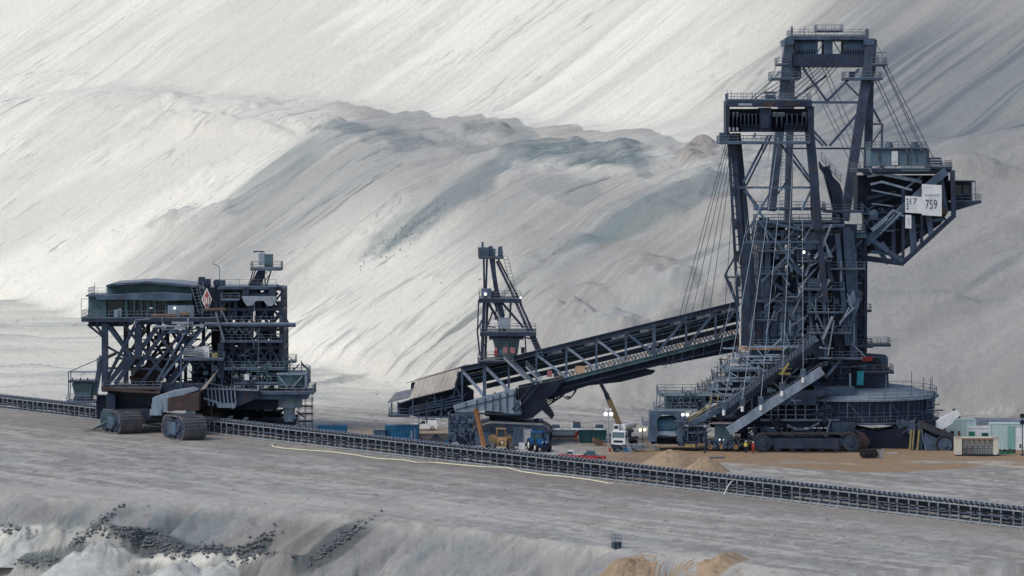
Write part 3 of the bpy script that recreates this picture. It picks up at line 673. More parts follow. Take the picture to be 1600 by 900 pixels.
# ------------------------------------------------------------------ transfer machine on crawlers, left
def left_machine():
    Yf, Yb = 642.0, 660.0; D = Yb-Yf
    root = thing('transfer_machine', G(300, 680), 'dark blue grey crawler mounted transfer machine with a long machine house astride the conveyor', 'mining machine')
    # crawlers
    crawler(root, G(190, 676), R(302), 8.5, 4.1, 4.6, 3)
    crawler(root, G(288, 686), R(304), 8.5, 4.3, 4.6, 3)
    crawler(root, G(212, 659), R(302), 8.5, 4.1, 4.6, 3)
    crawler(root, G(330, 668), R(302), 8.5, 4.1, 4.6, 3)
    # chassis
    m = MB()
    m.pbox(166, 616, 180, 658, 641, 4); m.pbox(180, 617, 245, 645, 645, 10); m.pbox(151, 618, 166, 655, 645, 3)
    m.pprism([(168, 606), (250, 612), (296, 610), (330, 622), (330, 634), (245, 636), (168, 618)], 644, 16)
    m.pbox(250, 600, 330, 612, 641, 6); m.pbox(318, 640, 360, 662, 652, 8); m.pbox(200, 640, 236, 654, 640, 3)
    m.build('chassis', M_DARK, root)
    m = MB(); m.pbox(238, 622, 270, 643, 634, 5); m.pbox(234, 640, 252, 649, 633.5, 4); m.pbox(290, 640, 304, 650, 634, 3); m.pprism([(238, 622), (268, 612), (300, 607), (308, 610), (270, 622)], 634.5, 5)
    m.tube(P(245, 634, 633.8), P(245, 634, 639), 1.0, 14)
    m.build('crawler_yoke', M_LIGHT, root)
    m = MB(); m.pprism([(262, 622), (311, 613), (311, 641), (262, 642)], 633.4, 4); m.build('rusty_side_plate', M_RUST, root, 'reddish brown rusted side plate')
    m = MB(); m.pbox(160, 640, 178, 661, 640, 2); m.tube(P(178, 664, 638), P(178, 652, 638), .45, 10); m.beam(P(166, 660, 638), P(144, 671, 635), .3); m.beam(P(165, 665, 638), P(150, 669, 636), .2); m.build('outrigger', M_TEAL, root)
    # lower trestle
    m = MB()
    m.pb(164, 505, 164, 612, Yf, 1.15); m.pb(164, 505, 164, 600, Yb, 1.0); m.pb(197, 505, 197, 612, Yb, .9); m.pb(216, 505, 216, 560, Yf, 1.3)
    for x0, y0, x1, y1, w_ in ((168, 508, 205, 556, .75), (205, 556, 163, 605, .85), (213, 505, 163, 600, .6), (250, 505, 180, 600, .8), (268, 505, 206, 585, .7), (297, 503, 210, 612, .55), (320, 505, 236, 612, .6), (300, 545, 250, 612, .5),
                              (330, 520, 262, 600, .6), (165, 540, 200, 560, .4), (150, 508, 164, 528, .45), (137, 507, 163, 528, .4), (188, 500, 260, 590, .5), (240, 512, 290, 580, .55), (270, 512, 320, 575, .5), (205, 556, 232, 560, .45), (180, 560, 300, 562, .4), (163, 575, 260, 577, .35)):
        m.pb(x0, y0, x1, y1, Yf, w_)
    for x0, y0, x1, y1, w_ in ((170, 505, 230, 590, .6), (235, 505, 175, 590, .6), (275, 505, 215, 590, .55), (300, 505, 250, 595, .55), (220, 505, 285, 600, .5), (260, 505, 320, 600, .5), (190, 545, 330, 548, .35)):
        m.pb(x0, y0, x1, y1, Yb, w_)
    for x, y in ((164, 560), (216, 520), (164, 508), (250, 560), (290, 530)):
        p = P(x, y, Yf); m.beam(p, p + Vector((0, D, 0)), .5)
    for x in (232, 262, 290, 318): m.pb(x, 504, x, 610, 650, .6)
    m.build('trestle_frame', M_DARK, root)
    m = MB()
    for x0, y0, x1, y1, w_ in ((318, 512, 254, 590, .42), (296, 508, 245, 596, .35), (268, 600, 300, 560, .4), (283, 540, 283, 610, .35), (262, 520, 320, 512, .3), (262, 515, 310, 525, .28)): m.pb(x0, y0, x1, y1, Yf-1, w_)
    m.build('inclined_strut', M_STEEL, root)
    m = MB(); clutter(m, 205, 330, 515, 605, 646, 658, 80, .4, 1.8); clutter(m, 300, 440, 470, 600, 646, 658, 90, .4, 1.6); m.build('inner_machinery', M_BLACK, root)
    m = MB(); m.tube(P(238, 580, 645), P(262, 572, 650), 1.7, 18); m.pbox(205, 575, 225, 600, 646, 4); m.pbox(228, 585, 245, 606, 645, 4); clutter(m, 200, 270, 565, 605, 643, 646, 40, .2, .9); m.build('winch_gear', M_RUST, root)
    # lower deck
    m = MB(); r = MB(); m.deck(160, 252, 606, 639, 6, .35, r); m.pprism([(158, 604), (200, 608), (240, 612), (250, 610), (250, 615), (200, 613), (158, 609)], 638.8, .6)
    m.build('lower_walkway', M_RUST, root); r.build('lower_railing', M_RAIL, root)
    # machine house
    m = MB(); m.pprism([(167, 448), (172, 445), (228, 440.5), (262, 443), (300, 446), (301, 498), (167, 498)], 646, 14); m.pbox(138, 462, 166, 506, 645, 10); m.build('house_wall', M_TEAL, root)
    m = MB()
    m.pprism([(165, 446), (171, 443.5), (228, 439.5), (270, 442), (305, 446), (305, 449), (228, 442.5), (171, 447), (166, 449)], 644, 17)
    m.pprism([(150, 463), (200, 459), (255, 457), (300, 460), (300, 469), (256, 470), (200, 468), (150, 468)], 643, 3); m.pbox(134, 461, 168, 463.5, 643.5, 12)
    m.build('house_roof', M_STEEL, root)
    m = MB()
    for i in range(11):
        x = 178+i*11.5; y0 = 447-5*(1-abs(x-228)/60); m.pb(x, y0, x, 460, 645.7, .12)
    m.pb(168, 452, 300, 452, 645.6, .1)
    m.build('wall_ribs', M_TEAL, root)
    m = MB()
    for x0, x1 in ((168, 194), (200, 208), (212, 220), (222, 229), (243, 251), (252, 258)): m.pbox(x0, 470, x1, 495, 645.8, .5)
    m.build('house_window', M_GLASS, root)
    m = MB()
    for x in (197, 210, 221, 231, 242, 259): m.pb(x, 468, x, 498, 644, .42 if x == 197 else .22)
    for y in (478, 486): m.pb(199, y, 260, y, 645.6, .12)
    m.build('house_column', M_TEAL, root)
    m = MB(); m.pbox(262, 477, 303, 499, 643.5, 2); m.build('pale_panel', M_LIGHT, root)
    m = MB(); m.pbox(233.5, 480, 238.5, 482.6, 643.6, .15); m.build('house_sign', M_CREAM, root)
    m = MB(); m.tube(P(273, 481.5, 642.6), P(273, 481.5, 643.4), .22, 10); m.build('wall_lamp', M_LAMP, root)
    m = MB(); m.pbox(178, 484, 184, 495, 643, 1); m.pbox(185, 482, 190, 495, 643.4, 1); m.build('switch_cabinet', M_LIGHT, root)
    m = MB(); m.tube(P(236, 493.5, 642.5), P(276, 493.5, 642.5), .42, 10); m.tube(P(280, 492, 642.3), P(296, 491, 642.3), .5, 10); m.build('oil_pipe', M_BROWN, root)
    # main deck
    m = MB(); r = MB()
    m.pbox(127, 497, 345, 503, 641, 19.5); m.pbox(138, 503, 200, 510, 643, 10); m.pbox(214, 503, 330, 507, 642, 12)
    for x in range(140, 345, 12): m.pb(x, 503, x, 508, 642, .35)
    a, b = P(127, 497, 641.1), P(345, 497, 641.1); r.rail([a + Vector((0, 12, 0)), a, b], 1.3, 1.7); r.pb(127, 467, 127, 497, 642, .09); r.pb(127, 467, 138, 467, 642, .08)
    a = P(138, 461, 644); b = P(166, 461, 644); r.rail([a + Vector((0, 9, 0)), a, b], 1.3, 1.5); r.pb(148, 441, 148, 461, 644, .08)
    m.build('main_deck', M_DARK, root); r.build('deck_railing', M_RAIL, root)
    m = MB(); m.pb(211, 500, 235, 498, 640.5, .12); m.pb(211, 500, 211, 512, 640.5, .12); m.pb(240, 510, 330, 508, 640.6, .3); m.pbox(268, 503, 302, 506, 640.4, 1); m.pbox(272, 511, 290, 515, 640.5, 2); clutter(m, 240, 345, 503, 520, 640, 643, 26, .2, .8); m.build('cable_tray', M_GALV, root)
    # tall right-hand body
    m = MB()
    m.lattice(345, 440, 452, 515, 646, 13, 4, 2, .5, .36, 'R'); m.lattice(345, 442, 515, 600, 646, 13, 5, 3, .55, .38, 'R'); clutter(m, 350, 438, 470, 600, 646, 658, 70, .4, 1.2, 'tt')
    for k in range(16): x = random.uniform(348, 436); y = random.uniform(462, 590); m.pb(x, y, x+random.uniform(-22, 22), y+random.uniform(10, 40), random.choice((646, 652, 658)), random.uniform(.25, .5))
    for x in (360, 385, 404, 425): m.pb(x, 455, x, 620, 650, .8)
    m.pb(434, 470, 452, 508, 645, .3); m.pb(438, 470, 438, 600, 645, .35); m.pb(441, 510, 441, 598, 645, .55); m.pb(428, 520, 441, 540, 645, .35); m.pb(428, 550, 441, 575, 645, .35)
    m.build('tower_frame', M_PURP, root)
    m = MB(); m.pbox(305, 449, 350, 500, 648, 12); m.pbox(350, 455, 378, 498, 652, 8); m.pbox(372, 540, 420, 575, 648, 9); m.pbox(330, 505, 350, 540, 650, 8); m.pbox(400, 480, 424, 500, 655, 4); m.pbox(345, 453, 394, 500, 650, 3); m.pbox(352, 508, 394, 540, 655, 3); m.pbox(398, 536, 438, 578, 653, 3); m.pbox(350, 545, 380, 582, 654, 3); m.pbox(330, 512, 348, 560, 652, 4); m.pbox(300, 555, 345, 600, 653, 4); m.pbox(404, 505, 430, 530, 657, 2); m.pbox(350, 572, 440, 584, 648, 8); m.build('tower_cladding', M_DARK, root)
    m = MB()
    for x in (312, 319, 326, 333, 341, 348, 356, 364): m.pb(x, 454, x+4, 497, 646.2, .18)
    for x in (342, 352, 362, 371): m.pb(x, 458, x-7, 500, 646, .22); m.pb(x-8, 458, x, 500, 646, .2)
    m.build('cladding_rib', M_PURP, root)
    m = MB(); m.pbox(340, 448, 428, 452, 643, 14); r = MB(); m.deck(345, 374, 468, 642, 3, .2, r)
    m.pbox(320, 505, 452, 508.5, 641, 3); m.tube(P(320, 507, 640.5), P(462, 507.5, 640.5), .42, 10); m.pbox(345, 533, 440, 535.5, 641, 3); m.pbox(340, 536, 350, 590, 643, 1.5)
    a, b = P(345, 533, 641.1), P(440, 533, 641.1); r.rail([a, b], 1.2, 1.8); a, b = P(330, 505, 641.1), P(440, 505, 641.1); r.rail([a, b], 1.2, 1.8)
    a, b = P(345, 448, 643.2), P(432, 448, 643.2); r.rail([a, b], 1.3, 1.6)
    m.build('boom_stub', M_STEEL, root); r.build('tower_railing', M_RAIL, root)
    m = MB()
    for i in range(5):
        x = 352+i*11
        pts = [P(x + 10*k/6, 512 + 8*math.sin(math.pi*k/6), 641) for k in range(7)]; m.path(pts, .13, 5)
    for x, y0, y1 in ((331, 540, 660), (397, 470, 545), (404, 500, 600), (362, 560, 640)): m.path([P(x + .8*math.sin(k*.7), y0 + (y1-y0)*k/9, 641) for k in range(10)], .06, 5)
    m.build('hanging_hose', M_RAIL, root)
    m = MB(); m.pprism([(378, 463), (431, 463), (431, 470), (425, 478), (418, 478), (412, 470), (400, 470), (394, 477), (386, 478), (380, 470)], 642.0, 3.0); m.build('pulley_bracket', M_GALV, root)
    m = MB()
    for x in (384, 425): m.tube(P(x, 455, 644), P(x, 455, 647), .8, 14); m.pbox(x-5, 449, x+5, 462, 643, 4)
    m.pbox(378, 458, 432, 462, 643.6, 5); m.build('rope_drum', M_DARK, root)
    # roof machinery
    for x0, x1, y0, y1 in ((310, 319, 433, 448), (320, 328, 436, 449), (335, 341, 437, 449), (341, 351, 438, 449)):
        m = MB(); m.pbox(x0, y0, x1, y1, 644, 2.2); m.tube(P((x0+x1)/2, y0+5, 643.2), P((x0+x1)/2, y0+5, 646), .62, 12); m.build('winch_motor', M_DARK, root)
    m = MB(); m.path([P(343, 440, 645), P(343, 420, 645), P(342, 417, 645), P(339, 414.5, 645), P(335, 412.5, 645)], .07, 5); m.box(P(334.5, 412.5, 645), (.5, .25, .15)); m.build('light_pole', M_RAIL, root)
    # crane cab on its raking legs
    m = MB()
    for x0, y0, x1, y1, Y, w_ in ((386, 458, 396, 421, 644, .22), (391, 458, 410, 420, 645, 1.3), (400, 458, 413, 420, 645, .5), (405, 458, 415, 420, 648, .25), (414, 455, 424, 421, 644, .25), (416, 455, 412, 421, 648, .2), (386, 458, 400, 421, 648, .2), (396, 440, 424, 421, 648, .12), (388, 450, 412, 430, 648, .12), (402, 458, 420, 430, 646, .14)): m.pb(x0, y0, x1, y1, Y, w_)
    m.build('cab_leg', M_DARK, root)
    m = MB(); r = MB(); m.deck(391, 439, 419.5, 643, 6, .4, r); m.build('cab_platform', M_STEEL, root); r.build('cab_railing', M_RAIL, root)
    m = MB(); m.pbox(413, 397.5, 425, 413, 644, 3); m.pbox(413, 413, 425, 417, 644.5, 2); m.build('crane_cab', M_TEAL, root)
    m = MB(); m.pbox(404, 396, 413, 414, 644.3, 3); m.build('cab_side', M_GALV, root)
    m = MB(); m.pb(397, 393, 413, 393, 645, .22); m.pb(409, 393, 409, 398, 645, .12); m.pbox(396, 392, 398.5, 394.5, 645, .4); m.build('cab_antenna', M_DARK, root)
    # diamond emblem
    def dia(s, Y): return [P(323, 468-18.5*s, Y), P(323+8.2*s, 468, Y), P(323, 468+18.5*s, Y), P(323-8.2*s, 468, Y)]
    m = MB(); m.prism(dia(1, 641.5), (0, .25, 0)); pl = m.build('emblem_plate', M_WHITE, root)
    m = MB(); m.prism(dia(.78, 641.44), (0, .05, 0)); m.build('emblem_field', mat('emblem_red', (.42, .10, .08), .6, 0, .1), pl)
    m = MB()
    for x0, y0, x1, y1 in ((320.2, 474.2, 320.2, 463.5), (323, 474, 323, 466), (325.8, 474.2, 325.8, 463.5), (319.4, 475, 326.6, 475)): m.beam(P(x0, y0, 641.4), P(x1, y1, 641.4), .17, .03)
    m.beam(P(320.2, 464, 641.4), P(323, 469, 641.4), .15, .03); m.beam(P(325.8, 464, 641.4), P(323, 469, 641.4), .15, .03); m.build('emblem_mark', M_WHITE, pl)
    # ladders
    m = MB(); m.ladder(P(299, 448, 642), P(310, 488, 641), (.9, 0, 0)); m.ladder(P(309, 440, 643), P(318, 478, 641.4), (.9, 0, 0)); m.stairs(P(350, 533, 640), P(337, 488, 640), (0, 1.2, 0)); m.stairs(P(356, 505, 640.5), P(345, 484, 640.5), (0, 1.2, 0)); m.build('ladder', M_RAIL, root)
    m = MB(); m.deck(318, 352, 482, 640.5, 3, .3); m.build('emblem_walkway', M_BROWN, root)
    # mid platforms and tanks
    m = MB(); r = MB(); m.deck(286, 350, 560, 640, 6, .4, r); m.deck(286, 322, 551, 641, 4, .3, r); m.deck(350, 445, 575, 641, 5, .4, r); m.deck(441, 462, 565, 643, 4, .25, r)
    m.pb(441, 548, 460, 565, 643, .14); m.pb(441, 590, 458, 566, 643, .14); m.build('mid_walkway', M_STEEL, root); r.build('mid_railing', M_RAIL, root)
    m = MB()
    for k in range(5): m.tube(P(288, 545+k*2.6, 640.6), P(318, 547+k*2.6, 640.6), .11, 6)
    m.build('cable_coil', M_GALV, root)
    m = MB(); m.pbox(316, 541, 327, 559, 641, 2.4); m.tube(P(304, 549, 642), P(316, 549, 642), .9, 12); m.build('white_tank', M_WHITE, root)
    m = MB(); m.pbox(331, 552, 340, 559.5, 640.6, 1.6); m.build('yellow_box', M_YRAIL, root)
    m = MB(); clutter(m, 300, 350, 560, 600, 642, 650, 60, .3, 1.3); clutter(m, 345, 440, 540, 600, 642, 646, 50, .2, 1.0); m.build('valve_gear', M_STEEL, root)
    m = MB(); m.hexa([P(312, 610, 637), P(321, 607, 637), P(321, 607, 640), P(312, 610, 640), P(334, 585, 637), P(343, 575, 637), P(343, 575, 640), P(334, 585, 640)]); m.build('chute_cover', mat('dusty_tan_plate', (.42, .37, .31), .8, 0, .2, .8, .2), root, 'slanting tan chute cover')
    m = MB(); m.pprism([(318, 607), (326, 600), (362, 607), (404, 610), (404, 622), (366, 637), (326, 634), (317, 622)], 639, 5)
    m.build('hopper', M_DARK, root)
    m = MB()
    for x in range(324, 372, 6): m.pb(x, 604, x+3, 634, 638.7, .22)
    m.pb(318, 622, 366, 637, 638.6, .35); m.pb(322, 607, 404, 610, 638.6, .25); m.pbox(340, 630, 368, 637, 638.4, 1); m.build('hopper_rib', M_LIGHT, root)
    # right slewing platform over the conveyor
    m = MB(); r = MB()
    m.deck(360, 490, 612, 640, 9, .5, r); m.deck(365, 482, 598, 641, 8, .3, r); m.deck(400, 482, 584, 642, 7, .3, r)
    m.pbox(365, 614, 480, 624, 641, 9); m.build('slew_platform', M_STEEL, root); r.build('slew_railing', M_RAIL, root)
    m = MB(); m.pbox(434, 583, 480, 606, 641, 5); m.pbox(437, 587, 472, 603, 640.6, .6); m.build('chute_housing', M_TEAL, root)
    m = MB(); m.pb(434, 586, 450, 606, 640.4, .25); m.pb(472, 588, 456, 606, 640.4, .25); m.pb(432, 584, 480, 584, 640.4, .4); m.pbox(476, 582, 480, 607, 640.3, 1); m.build('housing_brace', M_LIGHT, root)
    m = MB(); clutter(m, 365, 435, 572, 612, 640.5, 647, 95, .25, 1.2); clutter(m, 430, 480, 570, 584, 642, 646, 24, .2, 1.0); m.build('drive_fittings', M_TEAL, root)
    m = MB(); m.pbox(382, 585, 389, 594, 640.4, 1.2); m.pbox(402, 602, 404.5, 613, 640.2, .6); m.build('control_box', M_WHITE, root)
    m = MB(); c = P(452, 636, 645); m.lathe((c.x, c.y, c.z), [(0, 1.6), (2.4, 1.6), (2.4, 0), (0, 0)], 28); m.lathe((c.x, c.y, c.z), [(1.1, 0), (1.0, -1.3), (1.3, -1.9), (1.3, -2.6), (0, -2.6)], 20); m.build('slew_bearing', M_LIGHT, root)
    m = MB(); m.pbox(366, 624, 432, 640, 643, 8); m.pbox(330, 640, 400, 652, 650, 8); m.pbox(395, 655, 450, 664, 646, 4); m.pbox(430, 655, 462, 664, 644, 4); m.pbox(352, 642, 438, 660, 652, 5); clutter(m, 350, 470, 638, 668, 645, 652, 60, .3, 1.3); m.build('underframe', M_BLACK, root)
    m = MB()
    for x, y in ((361, 650), (385, 652), (384, 659), (398, 590), (406, 573)): m.tube(P(x, y, 641), P(x, y+2, 641), .4, 8); m.box(P(x-2, y+3, 641.2), (.8, .3, .3))
    m.build('flood_lamp', M_GALV, root)
    # hanging operator cab at the left
    m = MB(); m.pprism([(112, 599), (144, 599), (141, 620), (117, 620)], 643, 3.4); m.build('operator_cab', M_TEAL, root)
    m = MB(); m.pprism([(115, 601), (141, 601), (139.5, 612), (117.5, 612)], 642.9, .3); m.build('cab_window', M_GLASS, root)
    m = MB(); m.pbox(107, 594.5, 150, 597.5, 642.5, 4.4); 
    for x in (113, 126, 137): m.pb(x, 590, x, 595, 643, .2)
    m.pbox(115, 620, 143, 626, 643, 3.2); m.build('cab_roof', M_DARK, root)
    m = MB()
    for x0, y0, x1, y1 in ((107, 581, 165, 581), (108, 581, 152, 562), (107, 581, 107, 617), (111, 581, 109, 625), (152, 560, 152, 618), (157, 560, 150, 640)): m.pb(x0, y0, x1, y1, 643, .16)
    m.pb(159, 556, 148, 618, 644, .9); m.pbox(151, 560, 166, 562, 643, 3)
    m.build('cab_arm', M_STEEL, root)
    m = MB(); r = MB(); m.deck(103, 150, 628, 642, 5, .3, r); m.build('cab_walkway', M_STEEL, root); r.build('cab_guard', M_RAIL, root)
left_machine()
# scaffolding tower beside the slewing platform
def scaffold(name, x0, x1, y0, y1, Y, d, nx, ny, label):
    root = thing(name, G((x0+x1)/2, HZ + HC*F/Y), label, 'scaffold')
    m = MB(); a = P(x0, y1, Y); b = P(x1, y0, Y); bz = .02
    zs = [bz + (b.z-bz)*i/ny for i in range(ny+1)]; xs = [a.x + (b.x-a.x)*i/nx for i in range(nx+1)]
    for Yk in (Y, Y+d):
        for x in xs: m.beam((x, Yk, bz), (x, Yk, zs[-1]+random.uniform(.3, 1.3)), .09)
    m.build('standard_poles', M_RAIL, root)
    m = MB()
    for Yk in (Y, Y+d):
        for z_ in zs[1:]:
            m.beam((xs[0]-.3, Yk, z_), (xs[-1]+.3, Yk, z_), .085)
            if random.random() < .7: m.beam((xs[0]-.3, Yk, z_+1), (xs[-1]+.3, Yk, z_+1), .07)
        for i in range(nx):
            if random.random() < .6: m.beam((xs[i], Yk, zs[0]), (xs[i+1], Yk, zs[1]), .07)
    for x in xs:
        for z_ in zs[1:]: m.beam((x, Y-.3, z_), (x, Y+d+.3, z_), .08)
    m.build('ledger_poles', M_RAIL, root)
    m = MB()
    for z_ in zs[1:]:
        if random.random() < .8: m.hexa([(xs[0], Y, z_+.03), (xs[-1], Y, z_+.03), (xs[-1], Y+d, z_+.03), (xs[0], Y+d, z_+.03), (xs[0], Y, z_+.1), (xs[-1], Y, z_+.1), (xs[-1], Y+d, z_+.1), (xs[0], Y+d, z_+.1)])
    m.build('scaffold_boards', M_BROWN, root)
scaffold('scaffold', 466, 487, 612, 668, 648, 3, 2, 5, 'thin steel pipe scaffold under the right end of the transfer machine, behind the conveyor')
# ------------------------------------------------------------------ discharge bridge with its support tower
def bridge():
    Yf, Yb = 616.0, 623.0; D = Yb-Yf; dv = Vector((0, D, 0))
    root = thing('conveyor_bridge', G(790, 698), 'long sloping dark truss conveyor bridge with dusty hood, support tower and crawler base', 'conveyor bridge')
    # chords: front and back
    top = [(720, 577), (800, 561), (880, 541), (1155, 474)]
    bot = [(757, 622), (800, 612), (880, 594), (1155, 524)]
    m = MB()
    for Y in (Yf, Yb):
        for a, b in zip(top, top[1:]): m.ibeam(P(*a, Y), P(*b, Y), .7, .95)
    m.build('top_chord', M_DARK, root)
    m = MB()
    for Y in (Yf, Yb):
        for a, b in zip(bot, bot[1:]): m.ibeam(P(*a, Y), P(*b, Y), .7, .75)
    m.build('bottom_chord', M_TEAL, root)
    def ty(x): return np.interp(x, [p[0] for p in top], [p[1] for p in top])
    def by(x): return np.interp(x, [p[0] for p in bot], [p[1] for p in bot])
    xs = [722, 757, 795, 838, 885, 932, 978, 1022, 1072, 1118, 1152]
    for i, x in enumerate(xs):
        for Y in (Yf, Yb):
            m = MB(); w_ = .6 if i in (1, 7) else .36
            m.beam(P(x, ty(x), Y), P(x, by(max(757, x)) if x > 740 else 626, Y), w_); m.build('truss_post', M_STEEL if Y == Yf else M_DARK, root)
            if i < len(xs)-1:
                m = MB(); x2 = xs[i+1]
                if x2 <= 1022: m.beam(P(x+1, ty(x)+3, Y), P(x2, by(x2)-3, Y), .55 if i < 3 else .42)
                else: m.beam(P(x+1, by(x)-3, Y), P(x2, ty(x2)+3, Y), .42)
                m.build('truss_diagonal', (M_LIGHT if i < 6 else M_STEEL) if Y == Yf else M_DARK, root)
    m = MB()
    for i in range(26):
        x = 722 + i*17
        a = P(x, ty(x), Yf); m.beam(a, a + dv, .3)
        if x > 757: a = P(x, by(x), Yf); m.beam(a, a + dv, .3)
        if i % 2 and x > 757: m.beam(P(x, ty(x), Yf), P(x+17, ty(x+17), Yb), .2)
    m.build('cross_beam', M_DARK, root)
    # belts and rollers inside
    m = MB()
    for (o, h_, mm) in ((16, 13, 0), ):
        for a, b in (((715, ty(720)+o+2), (880, ty(880)+o)), ((880, ty(880)+o), (1155, ty(1155)+o))):
            p, q = P(*a, Yf+1.6), P(*b, Yf+1.6); m.beam(p - Vector((0, 0, .25)), q - Vector((0, 0, .25)), .25, 2.0); m.beam(p + Vector((0, 3.4, .5)), q + Vector((0, 3.4, .5)), .25, 1.6)
            m.hexa([p, q, q + Vector((0, 3.4, 0)), p + Vector((0, 3.4, 0)), p + Vector((0,0,.1)), q + Vector((0,0,.1)), q + Vector((0,3.4,.1)), p + Vector((0,3.4,.1))])
    m.build('upper_belt', M_BELT, root)
    for k, o in enumerate((10, 14, 19)):
        m = MB()
        for a, b in (((722, ty(722)+o), (880, ty(880)+o)), ((880, ty(880)+o), (1155, ty(1155)+o))): m.tube(P(*a, Yf+1.2), P(*b, Yf+1.2), .13 if k != 1 else .2, 6)
        m.build('pipe_run', M_TEAL if k != 1 else M_DARK, root)
    m = MB()
    a, b = P(760, by(760)-20, Yf+1.5), P(880, by(880)-20, Yf+1.5); c = P(1155, by(1155)-17, Yf+1.5)
    for p, q in ((a, b), (b, c)): m.hexa([p - Vector((0,0,.7)), q - Vector((0,0,.7)), q + Vector((0,4,-.7)), p + Vector((0,4,-.7)), p, q, q + Vector((0,4,0)), p + Vector((0,4,0))])
    m.build('lower_belt', M_BLACK, root)
    i = 0; x = 872
    proto = None
    while x < 1150:
        m = MB(); p = P(x, by(x)-9, Yf+1.0); m.tube(p, p + Vector((0, .9, .1)), .20, 7); m.tube(p + Vector((.25, 0, -.35)), p + Vector((.25, .8, -.3)), .16, 6); m.beam(p + Vector((.5, .2, -.9)), p + Vector((.3, .2, .3)), .10)
        m.build('return_roller', M_GALV if i % 5 else M_PEACH, root); x += 5.4; i += 1
    m = MB()
    for k in range(34):
        x = 868 + k*8.3; p = P(x, by(x)-1, Yf+.6); m.beam(p, p + Vector((random.uniform(-.2, .4), 0, random.uniform(.7, 1.5))), .10)
    m.beam(P(868, by(868)-3, Yf+.62), P(1150, by(1150)-3, Yf+.62), .06); m.beam(P(868, by(868)-8, Yf+.62), P(1150, by(1150)-8, Yf+.62), .06)
    m.build('walkway_railing', M_BROWN, root)
    m = MB(); p = P(868, by(868), Yf+.3); q = P(1150, by(1150), Yf+.3); m.hexa([p, q, q + Vector((0, .9, 0)), p + Vector((0, .9, 0)), p + Vector((0,0,.08)), q + Vector((0,0,.08)), q + Vector((0,.9,.08)), p + Vector((0,.9,.08))]); m.build('walkway', M_STEEL, root)
    for x0, y0, x1, y1, mm, lb in ((899, 572, 914, 583, M_PEACH, 'plywood box'), (855, 579, 863, 589, M_PINK, 'faded red cabinet'), (865, 581, 871, 589, M_STEEL, None), (1012, 536, 1018, 544, M_GALV, None), (1022, 535, 1029, 541, M_GALV, None)):
        m = MB(); m.pbox(x0, y0, x1, y1, Yf+.4, 1.2); m.build('cabinet', mm, root, lb)
    # pale roof sheets seen through the top bays
    m = MB()
    for x in (868, 925, 968, 1012, 1060, 1100, 1140): m.pb(x-12, ty(x-12)+7, x+10, ty(x+10)+7, Yf+2.0, .38)
    m.build('belt_cover', M_GALV, root)
    # underbelly
    m = MB()
    m.pprism([(760, 622), (880, 596), (1155, 527), (1155, 549), (1035, 571), (1024, 570), (960, 590), (905, 607), (862, 624), (830, 622), (760, 636)], Yf+.6, D-1.2); m.pprism([(905, 600), (1010, 578), (1024, 580), (1018, 585), (970, 597), (905, 604)], Yf+1, 4)
    m.build('belly_girder', M_BLACK, root)
    m = MB()
    for x in range(900, 1150, 14): m.pb(x, by(x)+3, x-6, by(x)+15, Yf+.4, .16)
    m.pb(880, 606, 1150, 541, Yf+.4, .3); m.build('belly_rib', M_DARK, root)
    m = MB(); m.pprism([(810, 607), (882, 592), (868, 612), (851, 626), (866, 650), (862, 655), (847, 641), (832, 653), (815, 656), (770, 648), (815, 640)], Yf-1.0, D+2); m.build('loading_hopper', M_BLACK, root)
    m = MB(); m.pprism([(708, 634), (757, 620), (806, 608), (806, 622), (816, 643), (814, 648), (757, 641), (712, 646)], Yf-1.4, 2.0); m.build('side_girder', M_LIGHT, root)
    m = MB()
    for x in (728, 745, 758, 770, 781, 792, 804): m.pb(x, np.interp(x, [708, 806], [632, 609])+1, x, 641+ (x-757)*.08, Yf-1.5, .14)
    m.pb(712, 640, 806, 616, Yf-1.5, .12); m.pb(712, 645, 814, 648, Yf-1.5, .3); m.pb(808, 607, 814, 645, Yf-1.5, .2); m.pb(800, 640, 836, 596, Yf-1.6, .22); m.pb(806, 643, 842, 600, Yf-1.6, .2)
    m.build('girder_rib', M_DARK, root)
    # discharge tail on the left
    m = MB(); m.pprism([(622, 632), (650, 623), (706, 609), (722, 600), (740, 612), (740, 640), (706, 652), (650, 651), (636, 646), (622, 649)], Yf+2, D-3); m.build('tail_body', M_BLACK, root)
    m = MB()
    for a, b in (((612, 629), (612, 648)), ((622, 628), (622, 650)), ((645, 622), (645, 650)), ((712, 604), (730, 640)), ((716, 580), (708, 622)), ((650, 651), (706, 652)), ((606, 648), (632, 648)), ((640, 643), (725, 627)), ((640, 648), (725, 632)), ((640, 640), (725, 622))): m.pb(*a, *b, Yf+.2, .28)
    for a, b in (((645, 630), (645, 650)), ((667, 626), (667, 651)), ((690, 620), (690, 650)), ((640, 637), (720, 618))): m.pb(*a, *b, Yf, .2)
    clutter(m, 640, 720, 618, 648, Yf, Yf+1, 26, .2, .6); m.build('tail_frame', M_STEEL, root)
    m = MB(); r = MB(); m.deck(607, 640, 649, Yf-.2, 5, .3, r); m.build('tail_walkway', M_DARK, root); r.build('tail_railing', M_RAIL, root)
    # hood: lit front sheet, roof and small end hood, all bent sheet of real thickness
    def sheet(name, quad, mm, label=None):
        m = MB(); a, b, c, d = quad; n = ((b-a).cross(d-a)).normalized()*.08
        N_ = 9
        for i in range(N_):
            t0, t1 = i/N_, (i+1)/N_ - .004
            m.hexa([a.lerp(b, t0), a.lerp(b, t1), d.lerp(c, t1), d.lerp(c, t0), a.lerp(b, t0)+n, a.lerp(b, t1)+n, d.lerp(c, t1)+n, d.lerp(c, t0)+n])
        return m.build(name, mm, root, label)
